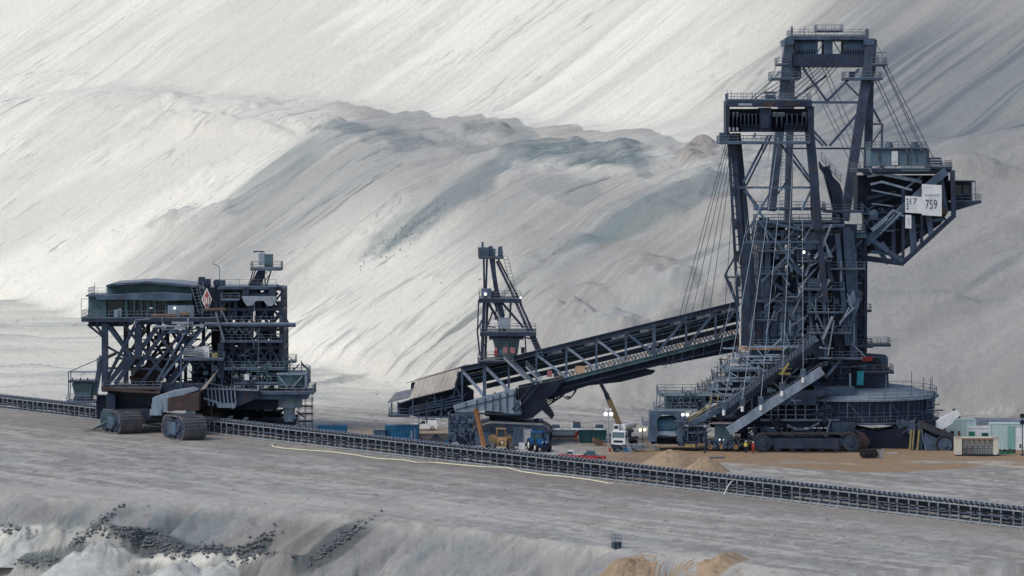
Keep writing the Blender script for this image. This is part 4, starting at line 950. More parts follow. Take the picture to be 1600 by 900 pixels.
    sheet('hood_sheet', [P(640, 624, Yf-1.6), P(708, 607.5, Yf-1.6), P(721, 572.5, Yf+1.6), P(651, 592, Yf+1.6)], M_TAN, 'dusty tan sloping hood side')
    sheet('hood_roof', [P(646, 596, Yf+1.2), P(722, 573, Yf+1.2), P(729, 570, Yb), P(634, 599, Yb)], M_STEEL)
    sheet('hood_roof', [P(722, 574, Yf+1.2), P(745, 577, Yf+1.2), P(760, 570, Yb), P(727, 570, Yb)], M_DARK)
    sheet('end_hood', [P(605, 630, Yf-.8), P(640, 621.5, Yf-.8), P(650, 607, Yf+2), P(618, 614, Yf+2)], M_PURP)
    m = MB(); m.pprism([(712, 604), (722, 574), (724, 574), (718, 604)], Yf+.2, 5); m.pprism([(642, 600), (650, 598), (648, 622), (642, 624)], Yf+2, 4); m.build('hood_end_plate', M_BLACK, root)
    # support tower
    Ya, Yc = 616.5, 622.0; m = MB()
    for x0, y0, x1, y1, Y, w_ in ((756, 403, 757, 466, Ya, .36), (761, 403, 759, 466, Yc, .36), (757, 466, 753, 563, Ya, .6), (762, 466, 758, 563, Yc, .45), (768, 403, 775, 450, Ya, .8), (771, 403, 776, 470, Yc, .5), (775, 450, 786, 495, Ya, .8), (776, 408, 800, 458, Ya, .42), (800, 458, 840, 550, Ya, .5),
                                  (778, 404, 806, 458, Yc, .3), (806, 458, 846, 550, Yc, .42), (760, 468, 790, 520, Ya, .45), (782, 470, 818, 512, Ya, .42), (770, 486, 758, 520, Ya, .3), (748, 468, 746, 520, Ya, .25), (746, 520, 750, 556, Ya, .3), (753, 500, 745, 518, Ya, .28), (798, 470, 797, 496, Ya, .35), (776, 470, 774, 500, Ya, .25), (830, 520, 844, 550, Ya, .7), (820, 520, 822, 553, Ya, .22), (812, 525, 832, 530, Ya, .25), (778, 495, 784, 540, Ya, .36), (760, 510, 775, 512, Ya, .18)):
        m.pb(x0, y0, x1, y1, Y, w_)
    for x, y in ((757, 466), (800, 458), (775, 450), (757, 520), (832, 532), (820, 505), (757, 540), (797, 496)):
        p = P(x, y, Ya); m.beam(p, p + Vector((0, Yc-Ya, 0)), .3)
    m.build('support_tower', M_DARK, root)
    m = MB(); m.pprism([(766, 455), (772, 455), (788, 490), (788, 497), (780, 495), (766, 462)], Ya-.3, 1.2); m.pb(768, 455, 783, 497, Ya-.6, .22); m.build('rocker_arm', M_STEEL, root)
    m = MB(); m.pbox(747, 387, 764, 402, Ya-.6, 6.5); m.pbox(764, 389, 774, 401, Ya, 5); m.pbox(763, 385, 770, 389, Ya+1, 3); m.pb(754, 378, 754, 388, Ya, .4); m.build('tower_head', M_STEEL, root)
    m = MB(); r = MB(); m.deck(748, 786, 402.5, Ya-.8, 7, .25, r); m.deck(748, 815, 467, Ya-1, 7.5, .7, r); m.deck(750, 838, 519, Ya-1.5, 8, .7, r); m.deck(746, 802, 564, Ya-1.6, 8, .3, r)
    m.build('tower_platform', M_DARK, root); r.build('tower_railing', M_RAIL, root)
    m = MB(); m.pbox(752, 451, 768, 464, Ya-1.2, 2); m.pprism([(778, 386), (785, 384), (785, 402), (778, 402)], Ya-.6, .2); m.build('hub_box', M_STEEL, root)
    m = MB(); m.tube(P(758.5, 459.5, Ya-1.9), P(758.5, 459.5, Ya-1.2), .26, 10); m.tube(P(813.5, 465, Ya-1.4), P(813.5, 465, Ya-1), .2, 8); m.build('flood_lamp', M_LAMP, root)
    m = MB(); m.pprism([(770, 531), (812, 531), (809, 553), (775, 553)], Ya-.6, 5); m.pbox(772, 553, 808, 558, Ya-.4, 4.6); m.build('control_cabin', M_TEAL, root)
    m = MB(); m.pbox(764, 528, 818, 531, Ya-1.2, 6.2); 
    for x in (771, 776, 797, 811): m.pb(x, 524, x, 529, Ya-1, .2)
    m.build('cabin_roof', M_DARK, root)
    for x0, x1 in ((786, 793), (797, 805), (773, 777)):
        m = MB(); m.pbox(x0, 543, x1, 552, Ya-.9, .3); m.build('cabin_panel', M_PINK, root)
    m = MB(); m.pbox(772, 548, 777, 557, Ya-1.3, .4); m.build('cabin_panel', M_RED, root)
    m = MB(); m.pbox(775, 536, 785, 544, Ya-.75, .2); m.pbox(794, 534, 807, 541, Ya-.75, .2); m.build('cabin_window', M_GLASS, root)
    m = MB(); m.pbox(778, 497, 798, 514, Ya-1, 2); m.build('white_housing', M_GALV, root)
    m = MB(); m.pbox(814, 543, 820, 552, Ya-1, 1); m.build('switch_cabinet', M_BLACK, root)
    m = MB(); m.ladder(P(800, 456, Ya-.6), P(786, 400, Ya-.6), (.8, 0, 0)); m.ladder(P(822, 518, Ya-.8), P(806, 468, Ya-.8), (.8, 0, 0)); m.ladder(P(842, 556, Ya-.8), P(826, 520, Ya-.8), (.8, 0, 0)); m.build('tower_ladder', M_RAIL, root)
    m = MB(); r = MB(); m.stairs(P(822, 592, Yf-1.6), P(787, 558, Yf-1.6), (0, -1.3, 0), r); m.stairs(P(846, 597, Yf-1.6), P(822, 573, Yf-1.6), (0, -1.3, 0), r); m.build('stair_flight', M_GALV, root); r.build('stair_railing', M_RAIL, root)
    # turntable, base, crawlers
    m = MB(); c = P(786, 655, 620); z0 = 2.6
    m.lathe((c.x, c.y, 0), [(0, 5.4), (3.2, 5.4), (3.2, 4.6), (2.4, 4.4), (2.4, 3.9), (3.0, 3.7), (3.0, 3.3), (0, 3.3)], 32); m.build('slew_ring', M_DARK, root)
    m = MB(); m.pprism([(742, 668), (770, 662), (846, 666), (858, 675), (858, 694), (742, 698)], 611, 14); m.pbox(802, 668, 822, 696, 610.4, 2); m.build('base_frame', M_STEEL, root)
    m = MB(); m.pprism([(740, 668), (766, 661), (848, 664.5), (860, 672), (860, 675), (742, 672)], 610.6, 15); m.build('base_deck', M_DARK, root)
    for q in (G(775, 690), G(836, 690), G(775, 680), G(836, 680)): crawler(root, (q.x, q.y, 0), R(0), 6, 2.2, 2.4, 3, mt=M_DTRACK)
    m = MB(); m.pbox(704, 650, 742, 694, 613.5, 8); m.build('tail_pedestal', M_DARK, root)
    m = MB(); m.lattice(701, 745, 647, 696, 612.4, 6, 4, 4, .2, .14, 'X'); clutter(m, 702, 745, 650, 694, 611.5, 613.5, 46, .3, 1.1, 'bp'); m.build('pedestal_frame', M_STEEL, root)
    m = MB(); m.pprism([(712, 690), (722, 676), (740, 684), (745, 700), (700, 700)], 612, 4); m.build('pedestal_skirt', M_BLACK, root)
    for k in range(4):
        m = MB(); pts = [P(848 + 3*k + (22+3*k)*i/10, 622 - (8+2*k)*i/10 + (14-2*k)*math.sin(math.pi*i/10), Yf+1+.3*k) for i in range(11)]; m.path(pts, .12, 6); m.build('hanging_cable', M_RUB, root)
    for k in range(3):
        m = MB(); pts = [P(880 + 3*k + (19-2*k)*i/10, 619 - 10*i/10 + (9-2*k)*math.sin(math.pi*i/10), Yf+1+.3*k) for i in range(11)]; m.path(pts, .10, 6); m.build('hanging_cable', M_RUB, root)
    m = MB(); m.tube(P(838, 654, 617), P(838, 668, 617), .4, 10); m.tube(P(838, 663, 617), P(838, 680, 617), .25, 8); m.build('hydraulic_ram', M_DARK, root)
bridge()
# ------------------------------------------------------------------ bucket wheel excavator
def excavator():
    root = thing('bucket_wheel_excavator', G(1300, 706), 'giant dark blue bucket wheel excavator with two tall rope masts, stepped boom and counterweight', 'excavator')
    def B(name, mm, beams, Y=None, label=None):
        m = MB()
        for b in beams:
            x0, y0, x1, y1, Y_, w_ = b; m.pb(x0, y0, x1, y1, Y_, w_)
        return m.build(name, mm, root, label)
    # ---------------- undercarriage
    c = P(1322, 640, 620); cx, cy = c.x, 620.0
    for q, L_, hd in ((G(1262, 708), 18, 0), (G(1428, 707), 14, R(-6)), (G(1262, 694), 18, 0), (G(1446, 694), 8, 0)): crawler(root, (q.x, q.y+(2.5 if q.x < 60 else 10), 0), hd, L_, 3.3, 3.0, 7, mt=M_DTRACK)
    m = MB(); a = P(1438, 668, 601); b = P(1492, 690, 601)
    m.hexa([a, b, b + Vector((0, 3.5, 0)), a + Vector((0, 3.5, 0)), a + Vector((0, 0, .9)), b + Vector((0, 0, .9)), b + Vector((0, 3.5, .9)), a + Vector((0, 3.5, .9))])
    for k in range(16):
        p = a.lerp(b, (k+.5)/16) + Vector((0, 0, .9)); m.box(p + Vector((0, 1.7, .1)), (.16, 3.4, .22), ry=R(22))
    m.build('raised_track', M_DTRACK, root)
    m = MB(); m.tube(P(1476, 695, 600.5), P(1476, 695, 604), 1.25, 22); m.tube(P(1476, 695, 600.2), P(1476, 695, 600.5), .5, 14); m.build('track_sprocket', M_STEEL, root)
    m = MB(); q = P(1476, 695, 600.4)
    for k in range(18):
        t = math.pi*(-.62+1.3*k/17); m.box(q + Vector((1.42*math.sin(t+.0), 1.8, 1.42*math.cos(t))), (.5, 3.5, .2), ry=t)
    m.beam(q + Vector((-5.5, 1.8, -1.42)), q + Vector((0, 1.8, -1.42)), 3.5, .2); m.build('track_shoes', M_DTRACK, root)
    m = MB(); m.pprism([(1445, 676), (1470, 688), (1470, 703), (1445, 704)], 601, 3); m.build('track_frame', M_STEEL, root)
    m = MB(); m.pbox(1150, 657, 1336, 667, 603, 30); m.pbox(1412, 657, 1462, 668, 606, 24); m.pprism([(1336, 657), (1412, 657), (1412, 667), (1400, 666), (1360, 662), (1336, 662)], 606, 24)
    m.pprism([(1342, 668), (1372, 674), (1405, 669), (1445, 668), (1450, 704), (1340, 704)], 605, 6); m.build('undercarriage_and_shade', M_BLACK, root)  # this black front plate stands in for the shade between the crawlers
    m = MB(); m.pprism([(1300, 660), (1336, 660), (1334, 700), (1322, 688), (1300, 672)], 602.5, 3); m.pprism([(1195, 666), (1212, 672), (1222, 684), (1206, 684), (1196, 676)], 601.5, 1.5); m.pbox(1205, 680, 1290, 696, 601.8, 1); m.build('crawler_bracket', M_STEEL, root)
    m = MB(); m.pbox(1422, 658, 1430, 704, 602, 1); m.pbox(1434, 662, 1441, 704, 602, 1); m.build('support_leg', M_STEEL, root)
    m = MB(); m.pb(1424, 672, 1421, 704, 601.6, .25); m.pb(1436, 672, 1433, 704, 601.6, .25); m.pb(1428, 672, 1425, 704, 601.6, .2); m.build('warning_bar', M_YRAIL, root)
    m = MB(); m.path([P(1440, 668, 601.4), P(1443, 690, 601.2), P(1449, 706, 600.8)], .1, 6); m.path([P(1230, 664, 602), P(1245, 672, 601.6), P(1262, 671, 601.6), P(1280, 661, 602)], .22, 6); m.path([P(1298, 655, 601.5), P(1294, 668, 601), P(1290, 690, 600.4), P(1281, 708, 600)], .15, 6); m.build('hanging_hose', M_RAIL, root)
    for x in (1198, 1216, 1234, 1253, 1272, 1291, 1310, 1328):
        m = MB(); q = P(x, 695 - (x % 3), 600.3); m.tube(q, q + Vector((0, .3, 0)), random.uniform(.45, .8), 14); m.tube(q - Vector((0, .12, 0)), q + Vector((0, .1, 0)), .22, 8); m.build('track_roller', random.choice((M_STEEL, M_LIGHT, M_DARK)), root)
    m = MB(); m.pprism([(1335, 672), (1352, 678), (1360, 690), (1352, 703), (1338, 707), (1346, 692), (1342, 680)], 600.4, 2.4); m.build('track_end_guard', M_RUST, root)
    # ---------------- turntable ring
    m = MB(); m.lathe((cx, cy, 0), [(0, 4.3), (15.0, 4.3), (15.0, 8.2), (13, 8.2)], 72); m.build('turntable_ring', M_DARK, root)
    m = MB(); m.lathe((cx, cy, 0), [(15.2, 8.1), (16.2, 8.1), (16.2, 8.4), (11.5, 9.7), (10.2, 9.9), (0, 9.9)], 72); m.build('turntable_roof', M_LIGHT, root)
    m = MB()
    for i in range(72):
        t = 2*math.pi*i/72
        if math.sin(t) > .35: continue
        x, y = cx + 15.12*math.cos(t), cy + 15.12*math.sin(t); m.beam((x, y, 4.35), (x, y, 8.1), .16)
    m.lathe((cx, cy, 0), [(15.1, 6.0), (15.25, 6.0), (15.25, 6.15), (15.1, 6.15)], 72); m.build('ring_rib', M_STEEL, root)
    m = MB()
    for k in range(9):
        t0 = math.pi*(1.10+.075*k); t1 = t0+math.pi*.06
        x0, y0, x1, y1 = cx + 16.0*math.cos(t0), cy + 16.0*math.sin(t0), cx + 16.0*math.cos(t1), cy + 16.0*math.sin(t1)
        m.beam((x0, y0, 4.4), (x0, y0, 8.1), .16)
        if k % 2: m.beam((x0, y0, 8), (x1, y1, 4.5), .12)
    r = MB(); pts = [(cx + 16.1*math.cos(math.pi*q), cy + 16.1*math.sin(math.pi*q), 4.3) for q in np.linspace(1.06, 1.95, 22)]; r.rail(pts, 1.2, 2.0)
    m.lathe((cx, cy, 0), [(15, 4.1), (16.3, 4.1), (16.3, 4.3), (15, 4.3)], 72); m.build('ring_gallery', M_STEEL, root); r.build('gallery_railing', M_RAIL, root)
    m = MB()
    pts = [(cx + 15.8*math.cos(math.pi*q), cy + 15.8*math.sin(math.pi*q), 8.5) for q in np.linspace(1.55, 2.25, 14)]; m.rail(pts, 1.3, 1.8)
    for q, h_ in ((1.62, 4.2), (1.74, 4.6), (1.9, 3.0), (1.82, 3.4), (1.96, 3.2)):
        x, y = cx + 15*math.cos(math.pi*q), cy + 15*math.sin(math.pi*q); m.beam((x, y, 8.4), (x, y, 8.4+h_), .12)
    x, y = cx + 15*math.cos(math.pi*1.62), cy + 15*math.sin(math.pi*1.62); x1, y1 = cx + 15*math.cos(math.pi*1.74), cy + 15*math.sin(math.pi*1.74); m.beam((x, y, 11.4), (x1, y1, 11.4), .09); m.beam((x, y, 10.4), (x1, y1, 10.4), .09)
    m.build('roof_railing', M_RAIL, root)
    m = MB()
    for x in (1450, 1457): m.pb(x, 618, x, 655, 612, .3)
    for y in (626, 634, 642, 650): m.pb(1447, y, 1460, y, 612, .35)
    clutter(m, 1446, 1462, 618, 660, 610, 614, 16, .3, .8); clutter(m, 1400, 1450, 660, 676, 603, 607, 22, .3, .9); m.build('ring_fittings', M_STEEL, root)
    # ---------------- superstructure foot
    m = MB(); m.pprism([(1205, 605), (1240, 572), (1345, 560), (1388, 582), (1389, 612), (1400, 622), (1170, 640), (1185, 618)], 612, 18); m.build('superstructure_foot', M_DARK, root)
    m = MB(); q = P(1368, 610, 615); m.lathe((q.x, q.y+2, 0), [(0, 15.0), (2.4, 15.0), (2.4, 10.6), (4.2, 9.8), (0, 9.8)], 28); m.build('corner_drum', M_STEEL, root)
    m = MB(); m.pbox(1272, 605, 1336, 620, 606, 8); m.pprism([(1180, 612), (1290, 611), (1300, 614), (1275, 622), (1275, 633), (1205, 633), (1185, 625)], 603.5, 4); m.build('foot_plate', M_STEEL, root)
    m = MB()
    for x in (1205, 1216, 1228, 1243, 1258, 1276, 1292): m.pb(x, 633, x, 657, 603, .2)
    for y in (640, 648): m.pb(1195, y, 1300, y, 603, .12)
    m.pbox(1188, 655, 1312, 658, 602.6, 3); m.build('lower_gallery', M_RAIL, root)
    m = MB(); clutter(m, 1196, 1300, 635, 657, 604.5, 608, 40, .3, 1.2); clutter(m, 1276, 1300, 628, 670, 602, 603.5, 26, .2, .8); clutter(m, 1150, 1340, 664, 702, 600.6, 602, 70, .2, .9); m.build('gallery_fittings', M_DARK, root)
    m = MB(); r = MB(); m.deck(1334, 1397, 581, 611, 6, .35, r); m.deck(1328, 1392, 539, 613, 5, .3, r); m.deck(1352, 1362, 486, 612, 3, .2, r); m.deck(1334, 1364, 541, 611.5, 3, .3, r)
    m.pprism([(1345, 553), (1386, 556), (1386, 558), (1345, 556)], 611.5, 5); m.pb(1382, 557, 1382, 581, 611.5, .15); m.pb(1370, 557, 1370, 581, 611.5, .15); m.pb(1372, 596, 1358, 582, 611.2, .25); m.build('side_gallery', M_DARK, root); r.build('side_railing', M_RAIL, root)
    m = MB(); m.pbox(1345.5, 557, 1363, 564.5, 611.4, 1.2); m.build('red_cabinet', M_RED, root)
    m = MB(); m.pbox(1336, 567, 1345, 578, 611.2, 1); clutter(m, 1345, 1385, 566, 580, 611.5, 614, 22, .3, .9); m.build('pump_gear', M_RUST, root)
    m = MB(); m.pprism([(1339.5, 580), (1350, 579.5), (1349, 602), (1338.5, 601.5)], 610.6, .3); m.build('aqua_panel', M_AQUA, root)
    # ---------------- main tower
    Ya, Yz = 607.0, 629.0
    B('tower_column', M_DARK, [(1194, 340, 1188, 605, Ya+2, 1.7), (1206, 345, 1204, 600, Yz, 1.2), (1235, 350, 1240, 480, Yz, 1.1), (1262, 355, 1262, 575, Yz-6, 1.4), (1275, 350, 1272, 570, Ya+3, 1.3), (1300, 355, 1312, 560, Ya+2, 1.7), (1329, 350, 1320, 545, Ya+4, 2.0), (1345, 362, 1345, 552, Ya+6, 1.6), (1351, 362, 1350, 550, Yz-4, 1.0), (1338, 362, 1339, 552, Yz, .9), (1222, 350, 1216, 470, Ya+6, 1.2), (1290, 260, 1316, 360, Ya+10, 1.4)])
    B('tower_column', M_STEEL, [(1308, 365, 1324, 540, Ya, .8), (1189, 350, 1192, 470, Ya+1, .5), (1222, 360, 1226, 470, Ya+.5, .5), (1246, 356, 1246, 470, Ya+.5, .35), (1262, 372, 1268, 540, Ya-.2, .55), (1284, 380, 1290, 560, Ya+.2, .5), (1178, 470, 1172, 590, Ya-1, .5), (1322, 355, 1334, 560, Ya+1, 1.3), (1213, 480, 1200, 580, Ya+1, .9), (1200, 380, 1196, 600, Ya, .9), (1336, 470, 1336, 545, Ya+2, .6)])
    m = MB(); m.lattice(1186, 1300, 350, 470, Ya+3, Yz-Ya-6, 4, 4, .55, .42, 'R'); m.lattice(1182, 1300, 470, 600, Ya+3, Yz-Ya-6, 4, 4, .6, .45, 'R'); m.lattice(1296, 1352, 365, 555, Ya+5, Yz-Ya-8, 2, 6, .5, .4, 'R'); m.build('tower_lattice', M_DARK, root)
    B('tower_brace', M_STEEL, [(1210, 372, 1256, 432, Ya, .6), (1262, 380, 1222, 440, Ya+1, .7), (1205, 432, 1262, 380, Ya+1, .55), (1205, 440, 1250, 470, Ya, .6), (1232, 412, 1256, 432, Ya-.5, .5), (1268, 412, 1256, 430, Ya-.5, .5), (1230, 400, 1205, 440, Ya, .9), (1288, 395, 1300, 440, Ya, .7), (1300, 430, 1270, 470, Ya, .6), (1275, 420, 1310, 380, Ya, .5), (1320, 420, 1345, 470, Ya+1, .9), (1344, 455, 1330, 505, Ya+1, .9), (1342, 465, 1328, 510, Ya-.4, .7), (1330, 360, 1338, 460, Ya+1, .7), (1218, 470, 1256, 515, Ya-1, .3), (1268, 480, 1240, 530, Ya-1, .3), (1275, 555, 1255, 530, Ya-1, .5), (1315, 560, 1290, 590, Ya-1, .5), (1210, 395, 1232, 375, Ya-.3, .4)])
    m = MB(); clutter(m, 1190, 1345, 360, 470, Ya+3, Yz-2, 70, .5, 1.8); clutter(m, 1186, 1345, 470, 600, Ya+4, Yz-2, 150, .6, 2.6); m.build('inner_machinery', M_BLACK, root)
    m = MB(); m.pprism([(1305, 362), (1318, 358), (1322, 420), (1314, 470), (1306, 480), (1300, 420)], Ya+1.5, 4); m.pprism([(1332, 362), (1353, 362), (1353, 552), (1333, 552), (1330, 500), (1339, 460), (1333, 420)], Ya+7, 8); m.pprism([(1186, 500), (1206, 480), (1204, 560), (1182, 600)], Ya+4, 6); m.pprism([(1280, 450), (1310, 470), (1322, 560), (1272, 572), (1270, 500)], Ya+5, 8); m.build('plate_wall', M_DARK, root)
    m = MB(); clutter(m, 1186, 1345, 355, 600, Ya-1, Ya+2, 150, .25, 1.1, 'bpptt'); m.build('tower_fittings', M_STEEL, root)
    m = MB()
    for k in range(46):
        x, y = random.uniform(1188, 1338), random.uniform(352, 600); dx, dy = random.choice(((18, 0), (26, 22), (-24, 24), (14, 30), (-16, 30), (30, 0), (0, 30))); m.pb(x, y, x+dx*random.uniform(.6, 1.2), y+dy*random.uniform(.6, 1.2), Ya-random.uniform(0, 1.5), random.uniform(.14, .32))
    SPLIT.add('tower_strut'); m.build('tower_strut', M_LIGHT, root)
    m = MB(); rr = MB()
    for x0, x1, y in ((1186, 1240, 392), (1246, 1300, 408), (1188, 1230, 428), (1250, 1320, 452), (1180, 1214, 500), (1262, 1318, 488), (1182, 1208, 560), (1262, 1330, 520), (1296, 1352, 420), (1300, 1348, 560)): m.deck(x0, x1, y, Ya-1.6, 2, .2, rr, back=False)
    SPLIT.add('tower_gangway'); m.build('tower_gangway', M_STEEL, root); rr.build('gangway_railing', M_RAIL, root)
    m = MB(); m.pprism([(1333, 382), (1338, 400), (1341, 450), (1343, 470), (1339, 462), (1334, 420)], Ya+1, .6); m.pprism([(1322, 470), (1334, 452), (1338, 470), (1330, 482)], Ya, .6); m.pprism([(1288, 372), (1296, 390), (1302, 402), (1294, 402)], Ya-.4, .5); m.build('gusset_plate', M_LIGHT, root)
    m = MB(); m.pprism([(1280, 252), (1288, 262), (1312, 287), (1317, 300), (1316, 352), (1300, 352), (1303, 310), (1296, 285), (1281, 262)], Ya+8, 1.8); m.build('curved_boom_plate', M_DARK, root)
    r = MB(); r.rail([P(1283, 250, Ya+8), P(1297, 266, Ya+8), P(1314, 284, Ya+8)], 1.3, 1.5, .04); r.rail([P(1283, 250, Ya+9.5), P(1297, 266, Ya+9.5), P(1314, 284, Ya+9.5)], 1.3, 1.5, .04)
    # decks of the tower
    m = MB()
    for x0, x1, y, Y, d in ((1180, 1290, 326, Ya+4, 6), (1180, 1312, 346, Ya, 6), (1290, 1350, 330, Ya+6, 8), (1180, 1315, 366, Ya+1, 5), (1240, 1320, 352, Ya-1, 3), (1180, 1300, 470, Ya, 3), (1240, 1330, 432, Ya+2, 4), (1300, 1352, 362, Ya+3, 8)): m.deck(x0, x1, y, Y, d, .3, r)
    m.build('tower_deck', M_STEEL, root); r.build('tower_railing', M_RAIL, root)
    m = MB(); m.pbox(1182, 348, 1288, 355, Ya+.4, 4); m.pbox(1185, 360, 1314, 367, Ya+1.4, 3); m.pbox(1300, 366, 1354, 372, Ya+3, 6); m.build('deck_girder', M_TEAL, root)
    m = MB(); m.pprism([(1218, 466), (1256, 466), (1253, 532), (1201, 532), (1208, 500)], Ya+1.5, 2); pl = m.build('chute_panel', M_LIGHT, root, 'pale ribbed chute cover panel')
    m = MB()
    for y in (475, 489, 502, 516, 526): m.pb(1203+ (532-y)*.2, y, 1254, y, Ya+1.3, .12)
    for x in (1214, 1226, 1240): m.pb(x+6, 468, x, 532, Ya+1.3, .12)
    m.pb(1232, 494, 1252, 520, Ya+.9, .22); m.pb(1184, 528, 1290, 528, Ya+.6, .3); m.pb(1150, 464, 1290, 466, Ya-2, .18); m.build('panel_rib', M_DARK, root)
    m = MB(); m.pbox(1213, 466, 1258, 478, Ya+1, 2); m.pbox(1268, 344, 1280, 358, Ya-1.4, 2); m.pbox(1257, 362, 1276, 390, Ya-.6, 3); m.pbox(1272, 520, 1295, 560, Ya+1, 3); m.pbox(1205, 532, 1232, 545, Ya-.5, 3); m.pbox(1262, 435, 1282, 452, Ya-1, 2); m.build('tower_cabinet', M_STEEL, root)
    m = MB()
    for p_, q_ in (((1272, 404), (1288, 380)), ((1284, 462), (1295, 436)), ((1285, 530), (1300, 494)), ((1167, 530), (1176, 496)), ((1293, 555), (1302, 500)), ((1286, 380), (1298, 350)), ((1170, 555), (1178, 520)), ((1281, 425), (1288, 400))): m.stairs(P(*p_, Ya-2), P(*q_, Ya-2), (0, -1.4, 0))
    m.build('stair_flight', M_GALV, root)
    for x, y, s_ in ((1256, 394, .28), (1282, 543, .22), (1264, 397, .22), (1238, 394, .2)):
        m = MB(); m.tube(P(x, y, Ya-2.2), P(x, y, Ya-1.6), s_, 10); m.build('flood_lamp', M_LAMP if s_ > .25 else M_GALV, root)
    # ---------------- near mast
    Yn, Ym = 603.0, 609.0
    B('near_mast_leg', M_DARK, [(1138, 208, 1153, 480, Yn, .5), (1144, 208, 1166, 480, Yn+.4, .9), (1154, 208, 1180, 480, Ym, .7), (1150, 208, 1172, 470, Yn+1, .45), (1265, 205, 1273, 292, Yn, 1.5), (1273, 292, 1279, 360, Yn, 1.3), (1279, 360, 1290, 470, Yn+.5, .9), (1262, 205, 1270, 300, Ym, .8), (1270, 300, 1276, 470, Ym, .9), (1166, 380, 1164, 540, Yn, 1.3), (1175, 400, 1172, 540, Ym, .8)])
    m = MB()
    for i in range(22):
        y = 214+i*12; x = 1138+ (y-208)*.055; m.pb(x, y, x+5.5+(y-208)*.028, y, Yn, .16)
    m.truss(P(1138, 480, Yn+.1), P(1138, 480, Yn+.1) + Vector((0, 0, .1)), P(1138, 478, Yn), P(1138, 478, Yn), 1, .05, .05)
    for x, y in ((1141, 240), (1144, 300), (1147, 350), (1150, 400), (1152, 440)): m.pbox(x-2, y-8, x+5, y+8, Yn-.2, .8)
    m.build('near_mast_rung', M_DARK, root)
    B('near_mast_brace', M_STEEL, [(1155, 293, 1270, 293, Yn, .38), (1160, 378, 1280, 378, Yn, .38), (1164, 298, 1196, 345, Yn, .38), (1196, 345, 1256, 360, Yn+.4, .3), (1200, 212, 1162, 285, Yn, .42), (1205, 212, 1166, 290, Ym, .3), (1210, 212, 1268, 288, Yn, .42), (1236, 236, 1268, 282, Ym, .3), (1160, 290, 1190, 330, Ym, .3), (1268, 296, 1252, 330, Yn, .35), (1205, 298, 1162, 372, Yn, .34), (1165, 382, 1185, 412, Yn, .38), (1205, 345, 1166, 372, Ym, .3), (1185, 345, 1240, 410, Yn, .35), (1245, 385, 1190, 440, Yn, .35)])
    B('near_mast_spur', M_DARK, [(1133, 429, 1153, 478, Yn, .5), (1133, 429, 1148, 402, Yn, .3), (1136, 433, 1166, 433, Yn, .28), (1140, 440, 1152, 478, Yn+3, .4), (1148, 402, 1162, 420, Yn, .25)])
    m = MB(); m.pbox(1135, 157, 1269, 166, Yn-1, 8); m.pbox(1134, 164, 1140, 208, Yn-.6, 6); m.pbox(1262, 166, 1272, 208, Yn-.6, 6); m.pbox(1187, 168, 1205, 206, Yn-.4, 4); m.build('near_mast_head', M_DARK, root)
    m = MB(); m.pbox(1140, 170, 1264, 206, Yn+1.5, 4.5); m.build('near_mast_house', M_BLACK, root)
    m = MB()
    for x in (1144, 1150, 1156, 1162, 1168, 1174, 1180, 1212, 1220, 1228, 1236, 1244, 1252, 1258): m.tube(P(x, 190, Yn+.4), P(x+1.5, 190, Yn+.4), 1.4, 16)
    m.pbox(1190, 178, 1202, 200, Yn-.8, 1); m.pbox(1158, 194, 1186, 206, Yn, 2); m.pbox(1225, 192, 1258, 206, Yn, 2); m.build('rope_sheave', M_DARK, root)
    m = MB()
    for x0, x1, y0, y1 in ((1145, 1148, 175, 183), (1151, 1153.5, 175, 183), (1207, 1213, 175, 182), (1214, 1226, 175.5, 182), (1254, 1259.5, 175, 183), (1154, 1175, 161.5, 165)): m.pbox(x0, y0, x1, y1, Yn+.2-1.4*(y0 < 165), .3)
    for x in (1140, 1146, 1152): m.pbox(x-1.5, 199, x+1.5, 205, Yn-.8, .3)
    m.build('sheave_plate', M_GALV, root)
    m = MB()
    for k in range(9): m.pb(1226+k*2.6, 166, 1229+k*2.6, 160, Yn-1.3, .12)
    m.pb(1140, 178, 1262, 178, Yn-.2, .1); m.pbox(1194, 160, 1209, 166, Yn-1.2, .3); m.build('head_grating', M_RUST, root)
    m = MB(); r = MB(); m.deck(1137, 1268, 156, Yn-1, 8, .2, r); m.deck(1124, 1266, 222, Yn-2, 9, .35, r); m.pbox(1124, 207, 1136, 222, Yn-1, .4)
    for x, h_ in ((1136, 140), (1137, 146), (1143, 141), (1158, 144), (1175, 145), (1262, 146), (1197, 140)): r.pb(x, h_, x, 157, Yn, .09)
    m.pb(1180, 208, 1178, 215, Yn, .3); m.pb(1230, 208, 1232, 215, Yn, .3)
    m.build('near_mast_platform', M_STEEL, root); r.build('near_mast_railing', M_RAIL, root)
    m = MB(); m.pbox(1134, 147, 1138, 156, Yn, .6); m.pbox(1194, 143, 1213, 146, Yn+2, 2); m.pbox(1196, 148, 1212, 154, Yn+2, 1); m.build('head_lamp_box', M_DARK, root)
    # ---------------- far mast
    Yp, Yq = 634.0, 646.0
    B('far_mast_leg', M_PURP, [(1233, 60, 1226, 130, Yp, 1.55), (1226, 130, 1205, 330, Yp, 1.6), (1236, 120, 1231, 345, Yq, 1.4), (1360, 60, 1354, 120, Yp, 1.65), (1354, 120, 1319, 345, Yp, 1.7), (1359, 100, 1354, 362, Yq, 1.5), (1365, 62, 1360, 130, Yq, 1.2), (1238, 62, 1233, 130, Yq, 1.2)])
    m = MB(); m.ladder(P(1216, 345, Yp+4), P(1225, 190, Yp+4), (1.2, 0, 0)); m.ladder(P(1374, 300, Yp), P(1378, 192, Yp), (.3, .6, 0)); m.build('far_mast_ladder', M_RAIL, root)
